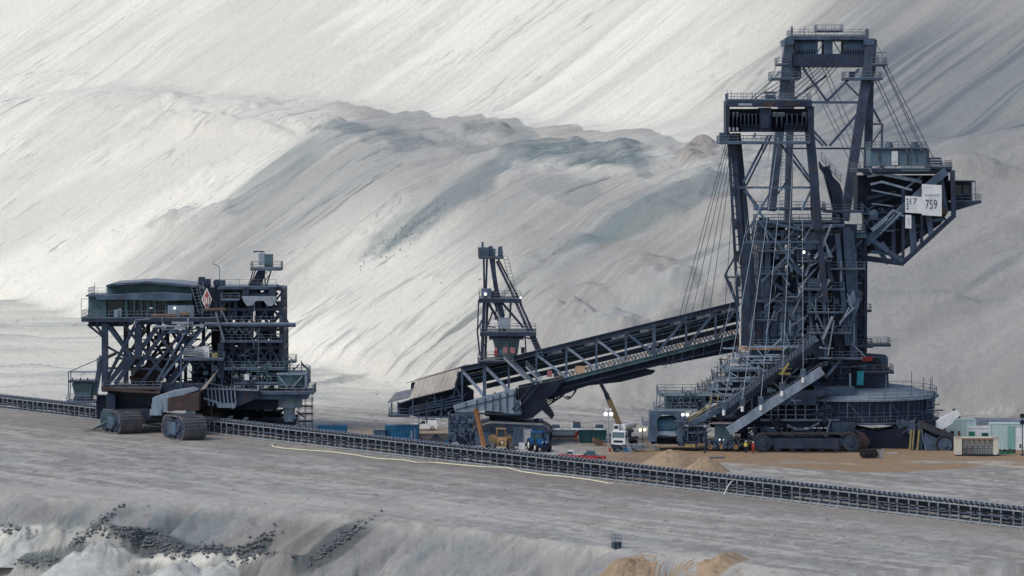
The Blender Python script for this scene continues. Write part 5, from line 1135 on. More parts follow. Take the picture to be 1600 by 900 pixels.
    B('far_mast_brace', M_STEEL, [(1238, 160, 1342, 160, Yp, .42), (1216, 232, 1380, 232, Yp+1, .34), (1292, 158, 1254, 106, Yp, .42), (1292, 158, 1342, 108, Yp, .42), (1240, 155, 1292, 118, Yq, .34), (1342, 150, 1320, 128, Yp, .3), (1292, 228, 1258, 190, Yp, .4), (1296, 228, 1338, 180, Yp, .45), (1238, 180, 1286, 228, Yp, .36), (1363, 168, 1376, 192, Yp+2, .36), (1360, 194, 1379, 194, Yp+2, .3), (1378, 194, 1378, 300, Yp+2, .42), (1378, 300, 1360, 332, Yp+2, .34), (1376, 204, 1361, 226, Yp+2, .25), (1376, 236, 1361, 258, Yp+2, .25), (1208, 312, 1232, 280, Yp+2, .3)])
    m = MB(); m.pbox(1238, 84, 1354, 103, Yp-.6, 11); m.build('far_mast_beam', M_DARK, root)
    m = MB(); m.pbox(1236, 56, 1356, 62, Yp-.6, 11); m.pbox(1288, 60, 1301, 86, Yp, 6); m.pb(1276, 84, 1288, 64, Yp, .2); m.pb(1314, 84, 1302, 64, Yp, .2); m.pbox(1227, 60, 1241, 70, Yp-1, 11); m.pbox(1350, 60, 1366, 70, Yp-1, 11); m.build('far_mast_top', M_STEEL, root)
    for x0, n in ((1242, 9), (1318, 9)):
        m = MB(); m.pbox(x0-1, 61, x0+36, 84, Yp+3, 4); m.build('sheave_block', M_BLACK, root)
        for k in range(n):
            m = MB(); x = x0+1+k*4; a = P(x, 73, Yp+1.2); m.tube(a, a + Vector((.22, 0, 0)), 1.25, 18); m.beam(a + Vector((-.12, -1.1, -1.3)), a + Vector((-.12, -1.1, 1.3)), .14); m.build('rope_sheave', M_STEEL, root)
    m = MB(); r = MB(); m.deck(1236, 1358, 56, Yp-.6, 11, .15, r); m.deck(1205, 1250, 122, Yp-2, 8, .3, r); m.deck(1321, 1380, 122, Yp-2, 8, .3, r); m.deck(1362, 1387, 100, Yp-1, 8, .25, r); m.deck(1214, 1232, 100, Yp-1, 6, .25, r); m.deck(1276, 1318, 48, Yp, 6, .12, r)
    for x, h_ in ((1237, 40), (1238.5, 42), (1274, 40), (1355, 44), (1356, 46), (1250, 42), (1257, 41)): r.marks.append((len(r.v), len(r.f))); r.pb(x, h_, x, 57, Yp, .1)
    for x0, y0, x1, y1 in ((1366, 62, 1386, 100), (1372, 82, 1372, 100), (1222, 66, 1222, 122), (1226, 66, 1217, 66), (1218, 88, 1206, 122), (1366, 122, 1372, 84), (1386, 82, 1362, 82)): r.marks.append((len(r.v), len(r.f))); r.pb(x0, y0, x1, y1, Yp, .12)
    m.build('far_mast_platform', M_STEEL, root); r.build('far_mast_railing', M_RAIL, root)
    m = MB(); m.pbox(1236, 42, 1239, 56, Yp, .5); m.pbox(1353, 45, 1357, 56, Yp, .5); m.pbox(1241, 104, 1252, 122, Yp, 3); m.pbox(1328, 112, 1336, 120, Yp-1, 2); m.build('head_lamp_box', M_DARK, root)
    # ---------------- counterweight boom
    Yc, Yd = 613.0, 628.0
    m = MB(); m.pbox(1360, 233, 1449, 260, Yc+4, 8); m.build('winch_house', mat('winch_house_blue', (.13, .20, .25), .6, 0, .2, .4, .2, streak=True), root)
    m = MB()
    for x in (1375, 1392.5, 1403.5, 1418, 1432, 1449): m.pb(x, 233, x, 260, Yc+3.9, .14 if x < 1449 else .6)
    m.pb(1360, 233, 1450, 233, Yc+3.8, .35); m.build('house_rib', M_STEEL, root)
    m = MB(); m.pbox(1393, 236, 1403, 258, Yc+3.7, .3); m.build('house_door', M_WHITE, root)
    m = MB(); q = P(1389, 232, Yc+8); m.lathe(q, [(0, 1.1), (.5, 1.1), (.8, .3), (.8, -.2), (0, -.2)], 14); q = P(1429, 232, Yc+8); m.lathe(q, [(0, 1.2), (.5, 1.2), (.85, .3), (.85, -.2), (0, -.2)], 14); m.build('roof_vent', M_STEEL, root)
    m = MB(); r = MB(); m.deck(1360, 1448, 232, Yc+3.5, 9, .12, r); m.deck(1340, 1487, 264, Yc, 14, .6, r); m.pbox(1358, 266, 1480, 272, Yc+.5, 12); m.deck(1410, 1452, 267, Yc-1.5, 2, .2, r); m.deck(1455, 1488, 261, Yc-.5, 10, .3, r); m.build('boom_deck', M_DARK, root)
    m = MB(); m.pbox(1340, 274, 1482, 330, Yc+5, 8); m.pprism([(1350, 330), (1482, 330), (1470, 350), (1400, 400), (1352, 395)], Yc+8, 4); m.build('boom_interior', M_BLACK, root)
    m = MB(); m.pbox(1453, 246, 1471, 259, Yc-.3, 2.5); m.build('rope_anchor', M_DARK, root)
    m = MB()
    for y in (249, 253, 257): m.pbox(1454, y, 1470, y+1.6, Yc-.6, .3)
    m.build('anchor_slat', M_GALV, root)
    B('boom_main_strut', M_STEEL, [(1352, 380, 1478, 266, Yc, 1.3), (1352, 384, 1478, 268, Yd, 1.1)])
    B('boom_chord', M_DARK, [(1352, 404, 1412, 412, Yc, .8), (1411, 411, 1490, 338, Yc, .7), (1352, 402, 1411, 410, Yd, .7), (1411, 409, 1488, 338, Yd, .6), (1411, 296, 1411, 412, Yc, .5), (1488, 266, 1490, 340, Yc, .8), (1440, 290, 1440, 385, Yc+.5, .45), (1396, 345, 1396, 410, Yc, .6)])
    B('boom_brace', M_STEEL, [(1358, 372, 1410, 408, Yc, .8), (1352, 362, 1388, 412, Yc+1, .7), (1378, 378, 1398, 408, Yc, .55), (1360, 392, 1412, 402, Yc+.5, .45), (1352, 396, 1400, 384, Yc+6, .4), (1424, 338, 1428, 395, Yc+.5, 1.1), (1450, 335, 1456, 372, Yc+.5, .9), (1420, 355, 1440, 352, Yc+1, .4), (1418, 365, 1445, 362, Yc+4, .4), (1470, 275, 1478, 330, Yc+.5, .7), (1462, 300, 1474, 272, Yc+1, .5), (1454, 345, 1478, 342, Yc+1, .5), (1430, 350, 1411, 385, Yc+2, .5), (1415, 380, 1436, 376, Yc+2, .4)])
    B('boom_stay', M_LIGHT, [(1355, 276, 1380, 272, Yc+1, .35), (1380, 272, 1440, 284, Yc+1, .6), (1360, 288, 1378, 284, Yc+.6, .4), (1378, 284, 1425, 297, Yc+.6, .4), (1362, 297, 1412, 307, Yc+.6, .25), (1362, 318, 1395, 322, Yc+.6, .2), (1358, 262, 1362, 270, Yc, .3), (1375, 365, 1408, 332, Yc-.8, .3), (1372, 352, 1396, 328, Yc-.8, .3), (1396, 328, 1412, 338, Yc-.8, .25), (1384, 350, 1398, 335, Yc-.8, .2), (1362, 360, 1386, 340, Yc-1, .7), (1410, 298, 1440, 275, Yc+2, .3)])
    B('boom_stay', M_DARK, [(1355, 310, 1400, 300, Yc+2, .5), (1360, 320, 1420, 300, Yc+3, .4), (1358, 340, 1410, 318, Yc+3, .4), (1380, 262, 1384, 268, Yc-.6, .4), (1358, 270, 1384, 258, Yc+1, .3)])
    m = MB(); r2 = MB(); m.pbox(1478, 282, 1524, 284.5, Yc+2, 7); m.pbox(1486, 284, 1518, 314, Yc+4, 5); m.pprism([(1484, 316), (1534, 314), (1534, 317), (1490, 330), (1484, 330)], Yc+1.8, 7); m.build('end_cabin', M_DARK, root)
    for x in (1519, 1524): r2.pb(x, 284, x, 316, Yc+2, .15)
    for y in (294, 304): r2.pb(1518, y, 1526, y, Yc+2, .1)
    a, b = P(1488, 315, Yc+1.9), P(1533, 314.5, Yc+1.9); r2.rail([a, b, b + Vector((0, 6, 0))], 1.25, 1.5); r2.build('cabin_railing', M_RAIL, root)
    m = MB(); m.pbox(1490, 289, 1502, 306, Yc+3.8, .3); m.pbox(1505, 289, 1516, 304, Yc+3.8, .3); m.build('cabin_window', M_GLASS, root)
    m = MB(); q = P(1474, 327, Yc+1); m.lathe(q, [(0, 1.0), (.7, .8), (.9, 0), (.7, -.8), (0, -1)], 14); m.build('rust_drum', M_BROWN, root)
    m = MB(); q = P(1365, 336, Yc-1); m.lathe(q, [(0, .9), (.7, .7), (.9, 0), (.7, -.8), (0, -.9)], 14); clutter(m, 1352, 1400, 325, 365, Yc-1, Yc+3, 44, .2, .9); m.build('boom_root_fittings', M_STEEL, root)
    r.build('boom_railing', M_RAIL, root)
    # sign boards with their small lettering
    def board(x0, y0, x1, y1, x2, lab):
        m = MB(); m.pprism([(x0, y0), (x1, y0+1.5*(x1-x0)/25), (x1, y1+2*(x1-x0)/30), (x0, y1)], Yc-1.4, .18); return m.build('sign_board', M_WHITE, root, lab)
    s1 = board(1414.5, 306, 1440.5, 332, 0, 'middle white sign with faint lettering'); s2 = board(1440.5, 287.5, 1471.5, 336, 0, 'largest white sign with a three digit number'); s3 = board(1414.5, 335.5, 1424, 356.5, 0, 'small upright white sign')
    fm = mat('sign_lettering', (.10, .12, .14), .6, 0, .2); fm2 = mat('faint_lettering', (.42, .45, .47), .6, 0, .2)
    def text(s, x, y, size, par, mm, nm='sign_lettering'):
        cu = bpy.data.curves.new(nm, 'FONT'); cu.body = s; cu.size = size; cu.extrude = .01; cu.align_x = 'CENTER'; cu.align_y = 'CENTER'
        o = bpy.data.objects.new('tmp', cu); COL.objects.link(o); dg = bpy.context.evaluated_depsgraph_get(); me = bpy.data.meshes.new_from_object(o.evaluated_get(dg))
        bpy.data.objects.remove(o); q = bpy.data.objects.new(nm, me); COL.objects.link(q); me.materials.append(mm); q.parent = par
        q.location = P(x, y, Yc-1.46) - Vector(root.location); q.rotation_euler = (R(90), 0, 0); return q
    q = text('759', 1455, 320, 2.3, s2, fm); q.scale = (.62, 1, 1)
    text('17', 1426, 315, 1.5, s1, fm)
    m = MB()
    for k in range(5): m.pbox(1416.5 + (k % 2)*.8, 310.5+k*3.6, 1419.5, 312.5+k*3.6, Yc-1.46, .03)
    m.build('sign_mark', fm, s1)
    m = MB()
    for k in range(9): m.pbox(1445 + k*2.6, 303.5, 1446.6 + k*2.6, 306, Yc-1.46, .03)
    m.build('sign_mark', fm2, s2)
    m = MB()
    for k in range(3): m.pbox(1419, 341+k*4, 1420.6, 343.5+k*4, Yc-1.46, .03)
    m.build('sign_mark', fm2, s3)
    # ---------------- wheel boom, stepped, coming down to the left
    B('boom_girder', M_LIGHT, [(1276, 528, 1124, 642, 600, 1.0), (1285, 579, 1138, 674, 598, 1.4)])
    B('boom_girder', M_DARK, [(1270, 540, 1120, 652, 602, 1.6), (1260, 560, 1150, 650, 604, 1.2), (1270, 575, 1160, 655, 606, 1.5)])
    m = MB()
    for k in range(34):
        t = k/33; x, y = 1272 + (1126-1272)*t, 529 + (642-529)*t; m.pb(x, y-4, x, y+3.5, 599.3, .13)
    m.pb(1273, 523, 1126, 637, 599.3, .16); m.pb(1273, 534, 1126, 648, 599.3, .2); m.build('girder_rib', M_DARK, root)
    r = MB(); a, b = P(1272, 524, 599.6), P(1126, 638, 599.6); r.rail([a, b], 1.2, 1.7); a, b = P(1284, 575, 597.5), P(1170, 652, 597.5); r.rail([a, b], .9, 2.4); r.build('boom_girder_railing', M_RAIL, root)
    m = MB(); rr = MB()
    steps = [(1182, 1262, 541, 24), (1165, 1235, 556, 14), (1140, 1205, 578, 15), (1128, 1192, 594, 16), (1118, 1178, 607, 14), (1104, 1150, 615, 15)]
    for i, (x0, x1, y, h_) in enumerate(steps):
        m.deck(x0-10, x1+8, y, 603+i*.2, 10, .4, rr); m.pbox(x0-4, y+2, x1, y+h_, 604+i*.2, 8)
    m.build('stepped_deck', M_STEEL, root)
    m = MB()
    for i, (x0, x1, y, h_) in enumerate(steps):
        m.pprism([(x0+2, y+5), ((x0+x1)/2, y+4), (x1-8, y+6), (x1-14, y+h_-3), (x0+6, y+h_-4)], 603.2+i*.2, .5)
    m.build('step_recess', M_BLACK, root)  # black plates on the step fronts stand in for shade in recesses
    m = MB()
    for i, (x0, x1, y, h_) in enumerate(steps):
        m.pb(x0-12, y+1, x1+6, y+1, 602.6, .3); m.pb(x0-6, y+h_-2, x1, y+h_-4, 602.6, .25); m.pb(x0, y+3, x0+14, y+h_-3, 602.4, .2); m.pb(x1-6, y+3, x1-18, y+h_-3, 602.4, .2)
    m.pprism([(1138, 574), (1188, 574), (1190, 577), (1160, 577.5), (1136, 577)], 602, 5); m.build('step_beam', M_LIGHT, root)
    rr.build('step_railing', M_RAIL, root)
    m = MB(); clutter(m, 1120, 1250, 540, 630, 602, 604, 120, .2, .9, 'bp'); m.build('boom_fittings', M_LIGHT, root)
    m = MB()
    for i in range(30):
        t = random.random(); x, y = 1158 + (1085-1158)*t + random.uniform(-6, 6), 540 + (622-540)*t; q = P(x, y, 606+random.uniform(0, 6)); m.beam(q - Vector((0, 0, 1.2)), q + Vector((random.uniform(-.2, .2), 0, random.uniform(.4, 1.6))), .14); m.beam(q, q + Vector((random.uniform(-1.5, 1.5), 0, 0)), .12)
    m.build('step_posts', M_RUST, root)
    m = MB(); m.pbox(1155, 543, 1222, 547, 603, 2); m.build('timber_guard', M_PEACH, root)
    m = MB(); m.deck(1218, 1236, 583, 598.5, 3, .3); m.stairs(P(1221, 583, 598.4), P(1232, 567, 598.4), (0, -1, 0)); m.pb(1217, 576, 1237, 576, 598, .12); m.build('yellow_landing', M_YRAIL, root)
    # ropes' end cylinders
    for x, y in ((1131, 640), (1160, 634), (1189, 632), (1222, 610), (1255, 589)):
        m = MB(); m.pbox(x-4, y-12, x+4, y+1, 597.5, .9); m.build('rope_socket', M_STEEL, root)
        m = MB(); m.tube(P(x, y+1, 597.2), P(x, y+9, 597.2), .26, 8); m.build('rope_cylinder', M_WHITE, root)
    # boom head with its drum
    m = MB(); m.pprism([(1016, 642), (1068, 643), (1070, 690), (1058, 690), (1058, 655), (1052, 649), (1034, 648), (1027, 655), (1026, 690), (1014, 690)], 600, 5); m.build('boom_head_frame', M_STEEL, root)
    m = MB(); q = P(1027, 666, 601.5); m.tube(P(1027, 666, 602.5), P(1058, 664, 602.5), 1.7, 24); m.build('head_drum', mat('drum_blue', (.05, .13, .19), .5, 0, .25, .8, .15), root)
    m = MB(); m.pbox(1026, 674, 1058, 680, 600.4, 1); m.build('drum_lip', M_LIGHT, root)
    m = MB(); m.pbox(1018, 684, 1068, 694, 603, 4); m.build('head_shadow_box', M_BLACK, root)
    m = MB(); m.pbox(1040, 622, 1102, 642, 601.5, 7); m.pprism([(1042, 616), (1100, 614), (1104, 622), (1040, 624)], 601.3, 7); m.build('head_house', M_TEAL, root)
    m = MB(); m.pbox(1048, 624, 1096, 633, 601.1, .5); m.build('head_opening_shade', M_BLACK, root)  # black panel on the house front stands in for a shaded opening
    m = MB(); rr = MB(); m.deck(1028, 1112, 616, 601, 8, .25, rr); m.deck(1022, 1090, 640, 600.2, 4, .25, rr); m.deck(1004, 1018, 664, 600, 5, .25, rr); m.deck(1070, 1110, 664, 599, 4, .3, rr)
    for x in (1027, 1032, 1040): rr.pb(x, 611, x-2, 642, 600.4, .18)
    m.build('head_walkway', M_LIGHT, root); rr.build('head_railing', M_RAIL, root)
    m = MB(); m.stairs(P(1107, 646, 599), P(1113, 616, 599), (0, -.2, 0)); m.stairs(P(1117, 645, 599), P(1123, 616, 599), (0, -.2, 0)); m.pb(1076, 658, 1110, 634, 598.8, .18); m.pb(1076, 654, 1110, 630, 598.8, .12); m.build('yellow_ladder', M_YRAIL, root)
    m = MB(); m.pb(1076, 664, 1124, 640, 599, 1.0); m.pb(1070, 660, 1128, 632, 601, .8); m.build('head_strut', M_STEEL, root)
    m = MB(); m.pbox(1062, 668, 1104, 692, 600.5, 5); m.pbox(1060, 690, 1090, 697, 599.5, 4); m.build('head_base', M_DARK, root)
    m = MB(); clutter(m, 1062, 1104, 650, 694, 599, 601, 60, .2, .9); clutter(m, 1028, 1110, 616, 642, 600.6, 602, 40, .2, .7); m.build('head_fittings', M_STEEL, root)
    for x in (1067, 1074):
        m = MB(); m.tube(P(x, 648, 598.6), P(x, 648, 599), .28, 10); m.build('flood_lamp', M_LAMP, root)
    m = MB(); m.pbox(1070, 694, 1086, 699, 599.2, .4); m.build('yellow_bumper', M_YRAIL, root)
    m = MB(); m.pbox(1104, 655, 1300, 668, 604, 6); clutter(m, 1150, 1240, 655, 690, 602, 604, 70, .3, 1.3); m.build('boom_rest', M_BLACK, root)
    # ---------------- ropes
    for x0, y0, x1, y1, w_ in ((1206, 215, 1131, 630, .16), (1216, 215, 1160, 624, .17), (1227, 215, 1189, 622, .15), (1240, 215, 1222, 600, .15), (1253, 215, 1255, 580, .13), (1196, 215, 1104, 650, .10)):
        m = MB(); m.tube(P(x0, y0, Yn-.5), P(x1, y1, 597.4), w_*.32, 5); m.build('stay_rope', M_ROPEL, root)
    for k, (x1, y1) in enumerate(((1040, 575), (1049, 571), (1064, 567), (1082, 562), (1098, 557), (1128, 550))):
        m = MB(); m.tube(P(1134+k*3.4, 224, Yn+2), P(x1, y1, 614.5), .05, 5); m.build('stay_rope', M_ROPE, root)
    for k in range(9):
        m = MB(); m.tube(P(1254 + k*7, 103, Yp+2), P(1176 + k*11, 156, Yn+3), .07, 5); m.build('hoist_rope', M_ROPE, root)
    for x0, y0, x1, y1 in ((1222, 110, 1172, 156), (1218, 112, 1180, 156), (1256, 103, 1328, 252), (1262, 103, 1336, 252), (1284, 103, 1345, 262), (1290, 103, 1352, 250), (1379, 98, 1449, 246), (1383, 98, 1458, 246), (1366, 122, 1424, 250), (1369, 118, 1432, 250), (1378, 100, 1440, 236)):
        m = MB(); m.tube(P(x0, y0, Yp+1), P(x1, y1, Yc if x1 > 1300 else Yn+2), .09 if x1 > 1360 else .065, 5); m.build('hoist_rope', M_ROPE, root)
excavator()
# ------------------------------------------------------------------ vehicles and loose things
def wheel(root, x, y, r, w_, rim=None, side=1, name='wheel'):
    m = MB(); n = 20; prof = [(r*.55, -w_/2), (r*.93, -w_/2), (r, -w_*.3), (r, w_*.3), (r*.93, w_/2), (r*.55, w_/2)]; k = len(m.v)
    for i in range(n):
        t = 2*math.pi*i/n
        for rr, q in prof: m.v.append((x + rr*math.cos(t), y + q, r + rr*math.sin(t)))
    for i in range(n):
        j = (i+1) % n
        for q in range(5): m.f.append((i*6+q, j*6+q, j*6+q+1, i*6+q+1))
        m.f.append((i*6+5, j*6+5, j*6, i*6))
    t = m.build(name, M_RUB, root)
    m = MB(); m.tube((x, y-w_*.38, r), (x, y+w_*.38, r), r*.56, 16); m.tube((x, y-w_*.5, r), (x, y+w_*.5, r), r*.18, 8); m.build('rim', rim or M_GALV, t)
def sidepoly(m, pts, w0, w1=None, z0=None, z1=None):
    """body from a side outline (x, z); width w0 at the bottom easing to w1 at the top"""
    w1 = w1 or w0; zz = [p[1] for p in pts]; za = min(zz); zb = max(zz); n = len(pts); k = len(m.v)
    for s in (-1, 1):
        for x, z in pts: m.v.append((x, s*(w0 + (w1-w0)*(z-za)/max(.01, zb-za))/2, z))
    m.f.append(tuple(k+i for i in range(n))); m.f.append(tuple(k+n+i for i in reversed(range(n))))
    for i in range(n):
        j = (i+1) % n; m.f.append((k+j, k+i, k+n+i, k+n+j))
    return m
def glass_side(m, pts, w0, w1, za, zb):
    for s in (-1, 1):
        q = [Vector((x, s*((w0 + (w1-w0)*(z-za)/(zb-za))/2 + .012), z)) for x, z in pts]; m.prism(q, (0, -s*.03, 0))
def car(name, loc, head, label, cat, group, paint, kind='pickup', sc=1.0, bed=None):
    root = local_thing(name, loc, R(head), label, cat, group)
    L_ = 5.1; W_ = 1.86
    m = MB()
    if kind == 'pickup':
        sidepoly(m, [(-2.55, .5), (-2.5, .98), (-.75, .98), (-.75, 1.02), (1.05, 1.05), (2.35, .96), (2.5, .75), (2.52, .42), (1.9, .34), (-2.2, .38)], W_, W_-.1); m.build('body', paint, root)
        cab = [(-.85, 1.0), (-.75, 1.74), (.35, 1.78), (1.1, 1.05)]
        gl = [(-.72, 1.1), (-.64, 1.64), (.30, 1.68), (.88, 1.1)]
        m = MB(); m.box((-1.65, 0, .995), (1.6, 1.6, .03)); m.build('load_bed', bed or M_BLACK, root)
    else:
        sidepoly(m, [(-2.45, .5), (-2.5, 1.05), (-2.35, 1.1), (1.0, 1.1), (2.25, 1.0), (2.45, .75), (2.45, .42), (1.9, .34), (-2.2, .36)], W_+.06, W_-.06); m.build('body', paint, root)
        cab = [(-2.42, 1.08), (-2.2, 1.82), (.2, 1.86), (1.05, 1.1)]
        gl = [(-2.2, 1.16), (-2.05, 1.70), (.15, 1.74), (.82, 1.16)]
    m = MB(); sidepoly(m, cab, W_-.1, W_-.42); m.build('cabin', bed if (bed and kind == 'pickup') else paint, root)
    za, zb = cab[0][1], max(z for _, z in cab)
    if kind == 'pickup' : m = MB(); glass_side(m, gl, W_-.1, W_-.42, za, zb); m.build('side_window', M_GLASS, root)
    else: m = MB(); glass_side(m, [(-.3, 1.16), (-.3, 1.72), (.15, 1.74), (.82, 1.16)], W_-.1, W_-.42, za, zb); m.build('side_window', M_GLASS, root)
    a, b = cab[-1], cab[-2]; m = MB(); hw0, hw1 = (W_-.1)/2-.12, (W_-.42)/2-.08
    d = Vector((.03, 0, .03)); q = [Vector((a[0]-.06, -hw0, a[1]+.06)), Vector((a[0]-.06, hw0, a[1]+.06)), Vector((b[0]+.06, hw1, b[1]-.06)), Vector((b[0]+.06, -hw1, b[1]-.06))]
    m.prism([p + d for p in q], (-.02, 0, -.02)); m.build('windscreen', M_GLASS, root)
    for s in (-1, 1):
        m = MB(); m.box((2.46, s*.68, .78), (.1, .34, .17)); m.build('headlight', M_GALV, root)
        m = MB(); m.box((.85, s*1.02, 1.16), (.14, .18, .16)); m.build('mirror', M_BLACK, root)
    m = MB(); m.box((2.5, 0, .70), (.06, .85, .2)); m.build('grille', M_BLACK, root)
    m = MB(); m.box((2.5, 0, .48), (.12, 1.7, .14)); m.box((-2.54, 0, .5), (.1, 1.7, .14)); m.build('bumper', M_BLACK, root)
    if kind == 'suv':
        m = MB(); m.box((-.9, 0, 1.93), (2.3, 1.25, .06)); 
        for s in (-1, 1): m.box((-.9, s*.55, 1.9), (2.4, .05, .08))
        m.build('roof_rack', M_BLACK, root)
    if kind == 'beacon':
        m = MB(); m.box((-.2, 0, 1.9), (.25, .9, .12)); m.build('beacon_bar', M_TRAC, root)
    for x in (-1.55, 1.5):
        for s in (-1, 1): wheel(root, x, s*.84, .38, .24)
    root.scale = (sc, sc, sc)
    return place(root)
q = G(662, 672); car('parked_van', (q.x, q.y, 0), 180, 'white estate van with roof rack, partly behind the large blue container', 'van', None, M_WHITE, 'suv', 1.04)
grp = 'white pickups parked behind the striped barrier'
for px, lab, kd in ((868.5, 'white pickup behind the striped barrier, nearest the blue tractor', 'pickup'), (901, 'white vehicle with a beacon bar behind the worker in orange', 'beacon'), (936.5, 'white pickup with dark windscreen behind the low teal skip', 'pickup')):
    q = G(px, 679); o = car('parked_pickup', (q.x, q.y, 0), -91+random.uniform(-4, 4), lab, 'pickup', grp, M_WHITE, 'pickup' if kd == 'pickup' else 'suv', 1.08)
q = G(843, 674); car('parked_pickup', (q.x, q.y+9, 0), -88, 'white pickup almost hidden behind the grey bridge base', 'pickup', grp, M_WHITE, 'pickup', 1.05)
q = G(922, 721); car('red_pickup', (q.x, q.y, 0), 176, 'red pickup with a grey green cab parked right behind the conveyor', 'pickup', None, M_RED, 'pickup', 1.02, M_TEAL)
q = G(890, 719); car('red_car', (q.x, q.y+1, 0), 178, 'low red and white car beside the red pickup', 'car', None, M_RED, 'pickup', .85, M_WHITE)

def tractor():
    q = G(842, 706); root = local_thing('tractor', (q.x, q.y+1.6, 0), R(-72), 'blue farm tractor with large wheels and a roofed cab', 'tractor')
    m = MB(); sidepoly(m, [(.1, 1.0), (.1, 1.85), (2.3, 1.75), (2.6, 1.5), (2.6, .95), (1.9, .8)], .95, .8); m.build('bonnet', M_TRAC, root)
    m = MB(); m.box((.6, 0, .8), (3.4, .6, .5)); m.box((2.7, 0, .75), (.5, .8, .5)); m.build('chassis', M_BLACK, root)
    m = MB(); sidepoly(m, [(-1.5, 1.3), (-1.35, 2.75), (.05, 2.75), (.2, 1.3)], 1.7, 1.45); m.build('cab_glazing', M_TEALGL, root)
    m = MB(); sidepoly(m, [(-1.6, 2.75), (-1.5, 2.95), (.1, 2.95), (.3, 2.75)], 1.8, 1.5); m.build('cab_roof', M_TRAC, root)
    m = MB()
    for x in (-1.45, .15):
        for s in (-1, 1): m.beam((x, s*.85, 1.3), (x*.93, s*.74, 2.76), .09)
    m.build('cab_pillar', M_BLACK, root)
    for s in (-1, 1):
        m = MB(); pts = [(-.95 + 1.0*math.cos(a)*1.0, .95 + 1.0*math.sin(a)) for a in np.linspace(.1, math.pi*.9, 8)]; m.prism([Vector((x, s*.75, z)) for x, z in pts] + [Vector((x*.9-.1, s*.75, z-.12)) for x, z in reversed(pts)], (0, s*.55, 0)); m.build('mudguard', M_TRAC, root)
        m = MB(); m.box((2.62, s*.28, 1.5), (.06, .2, .2)); m.build('headlight', M_WHITE, root)
        wheel(root, -.95, s*1.05, .92, .62, M_WHITE); wheel(root, 1.75, s*1.0, .68, .48, M_WHITE)
    m = MB(); m.box((2.63, 0, 1.3), (.05, .4, .7)); m.build('grille', M_BLACK, root)
    m = MB(); m.tube((.35, .55, 1.6), (.35, .55, 3.0), .07, 8); m.build('exhaust', M_BLACK, root)
    root.scale = (1.14,)*3; place(root)
tractor()
def dozer():
    q = G(783, 704); root = local_thing('pipelayer', (q.x, q.y+2.5, 0), R(-86), 'dusty yellow tracked pipelayer with an open cab and a tall side boom', 'construction machine')
    m = MB(); sidepoly(m, [(-1.6, .9), (-1.6, 2.0), (-.2, 2.0), (0, 2.15), (1.9, 2.0), (2.1, 1.7), (2.1, .8), (1.6, .6), (-1.2, .6)], 1.7, 1.5); m.build('body', M_YEL, root)
    m = MB()
    for x in (-1.3, .1):
        for s in (-1, 1): m.beam((x, s*.75, 2.0), (x, s*.68, 3.45), .16)
    m.box((-.6, 0, 3.5), (1.8, 1.7, .14)); m.box((-1.3, 0, 2.6), (.08, 1.3, .9)); m.build('cab_frame', M_YEL, root)
    m = MB(); m.box((-.5, 0, 2.6), (1.2, 1.1, .95)); m.build('cab_interior', M_GLASS, root)
    m = MB(); m.tube((-1.0, -1.35, 1.75), (1.0, -1.35, 1.75), .75, 14); m.build('hydraulic_tank', M_YEL, root)
    m = MB(); m.tube((-1.0, 1.3, 1.7), (1.0, 1.3, 1.7), .62, 14); m.box((.2, 1.45, 1.5), (1.6, .8, 1.0)); m.build('winch', M_YEL, root)
    for s in (-1, 1): crawler(root, (0, s*1.55, 0), 0, 4.0, 1.25, .75, 3)
    m = MB(); m.tube((2.12, 0, 1.35), (2.2, 0, 1.35), .18, 8); m.build('front_lamp', M_WHITE, root)
    m = MB(); m.tube((2.0, -.45, 1.1), (2.3, -.45, 1.1), .2, 8); m.build('tow_hook', M_BLACK, root)
    a, b = Vector((.6, -2.9, .35)), Vector((1.4, -4.4, 7.0)); m = MB(); m.beam(a, b, .55, .62); m.beam(a + Vector((1.0, .1, 0)), b, .28, .3); m.build('side_boom', M_ORNG, root)
    m = MB(); m.beam(b, b + Vector((0, .1, .25)), .7, .5); m.tube(b + Vector((0, .2, -.2)), Vector((0, -1.6, 2.4)), .05, 5); m.tube(b + Vector((.1, -.3, -.2)), b + Vector((.1, -.35, -3.2)), .05, 5); m.box(b + Vector((.1, -.35, -3.3)), (.4, .3, .5)); m.build('boom_tackle', M_BROWN, root)
    m = MB(); m.beam((-.4, -1.9, .5), (.8, -2.9, .45), .4, .4); m.build('boom_foot', M_BLACK, root)
    place(root)
dozer()
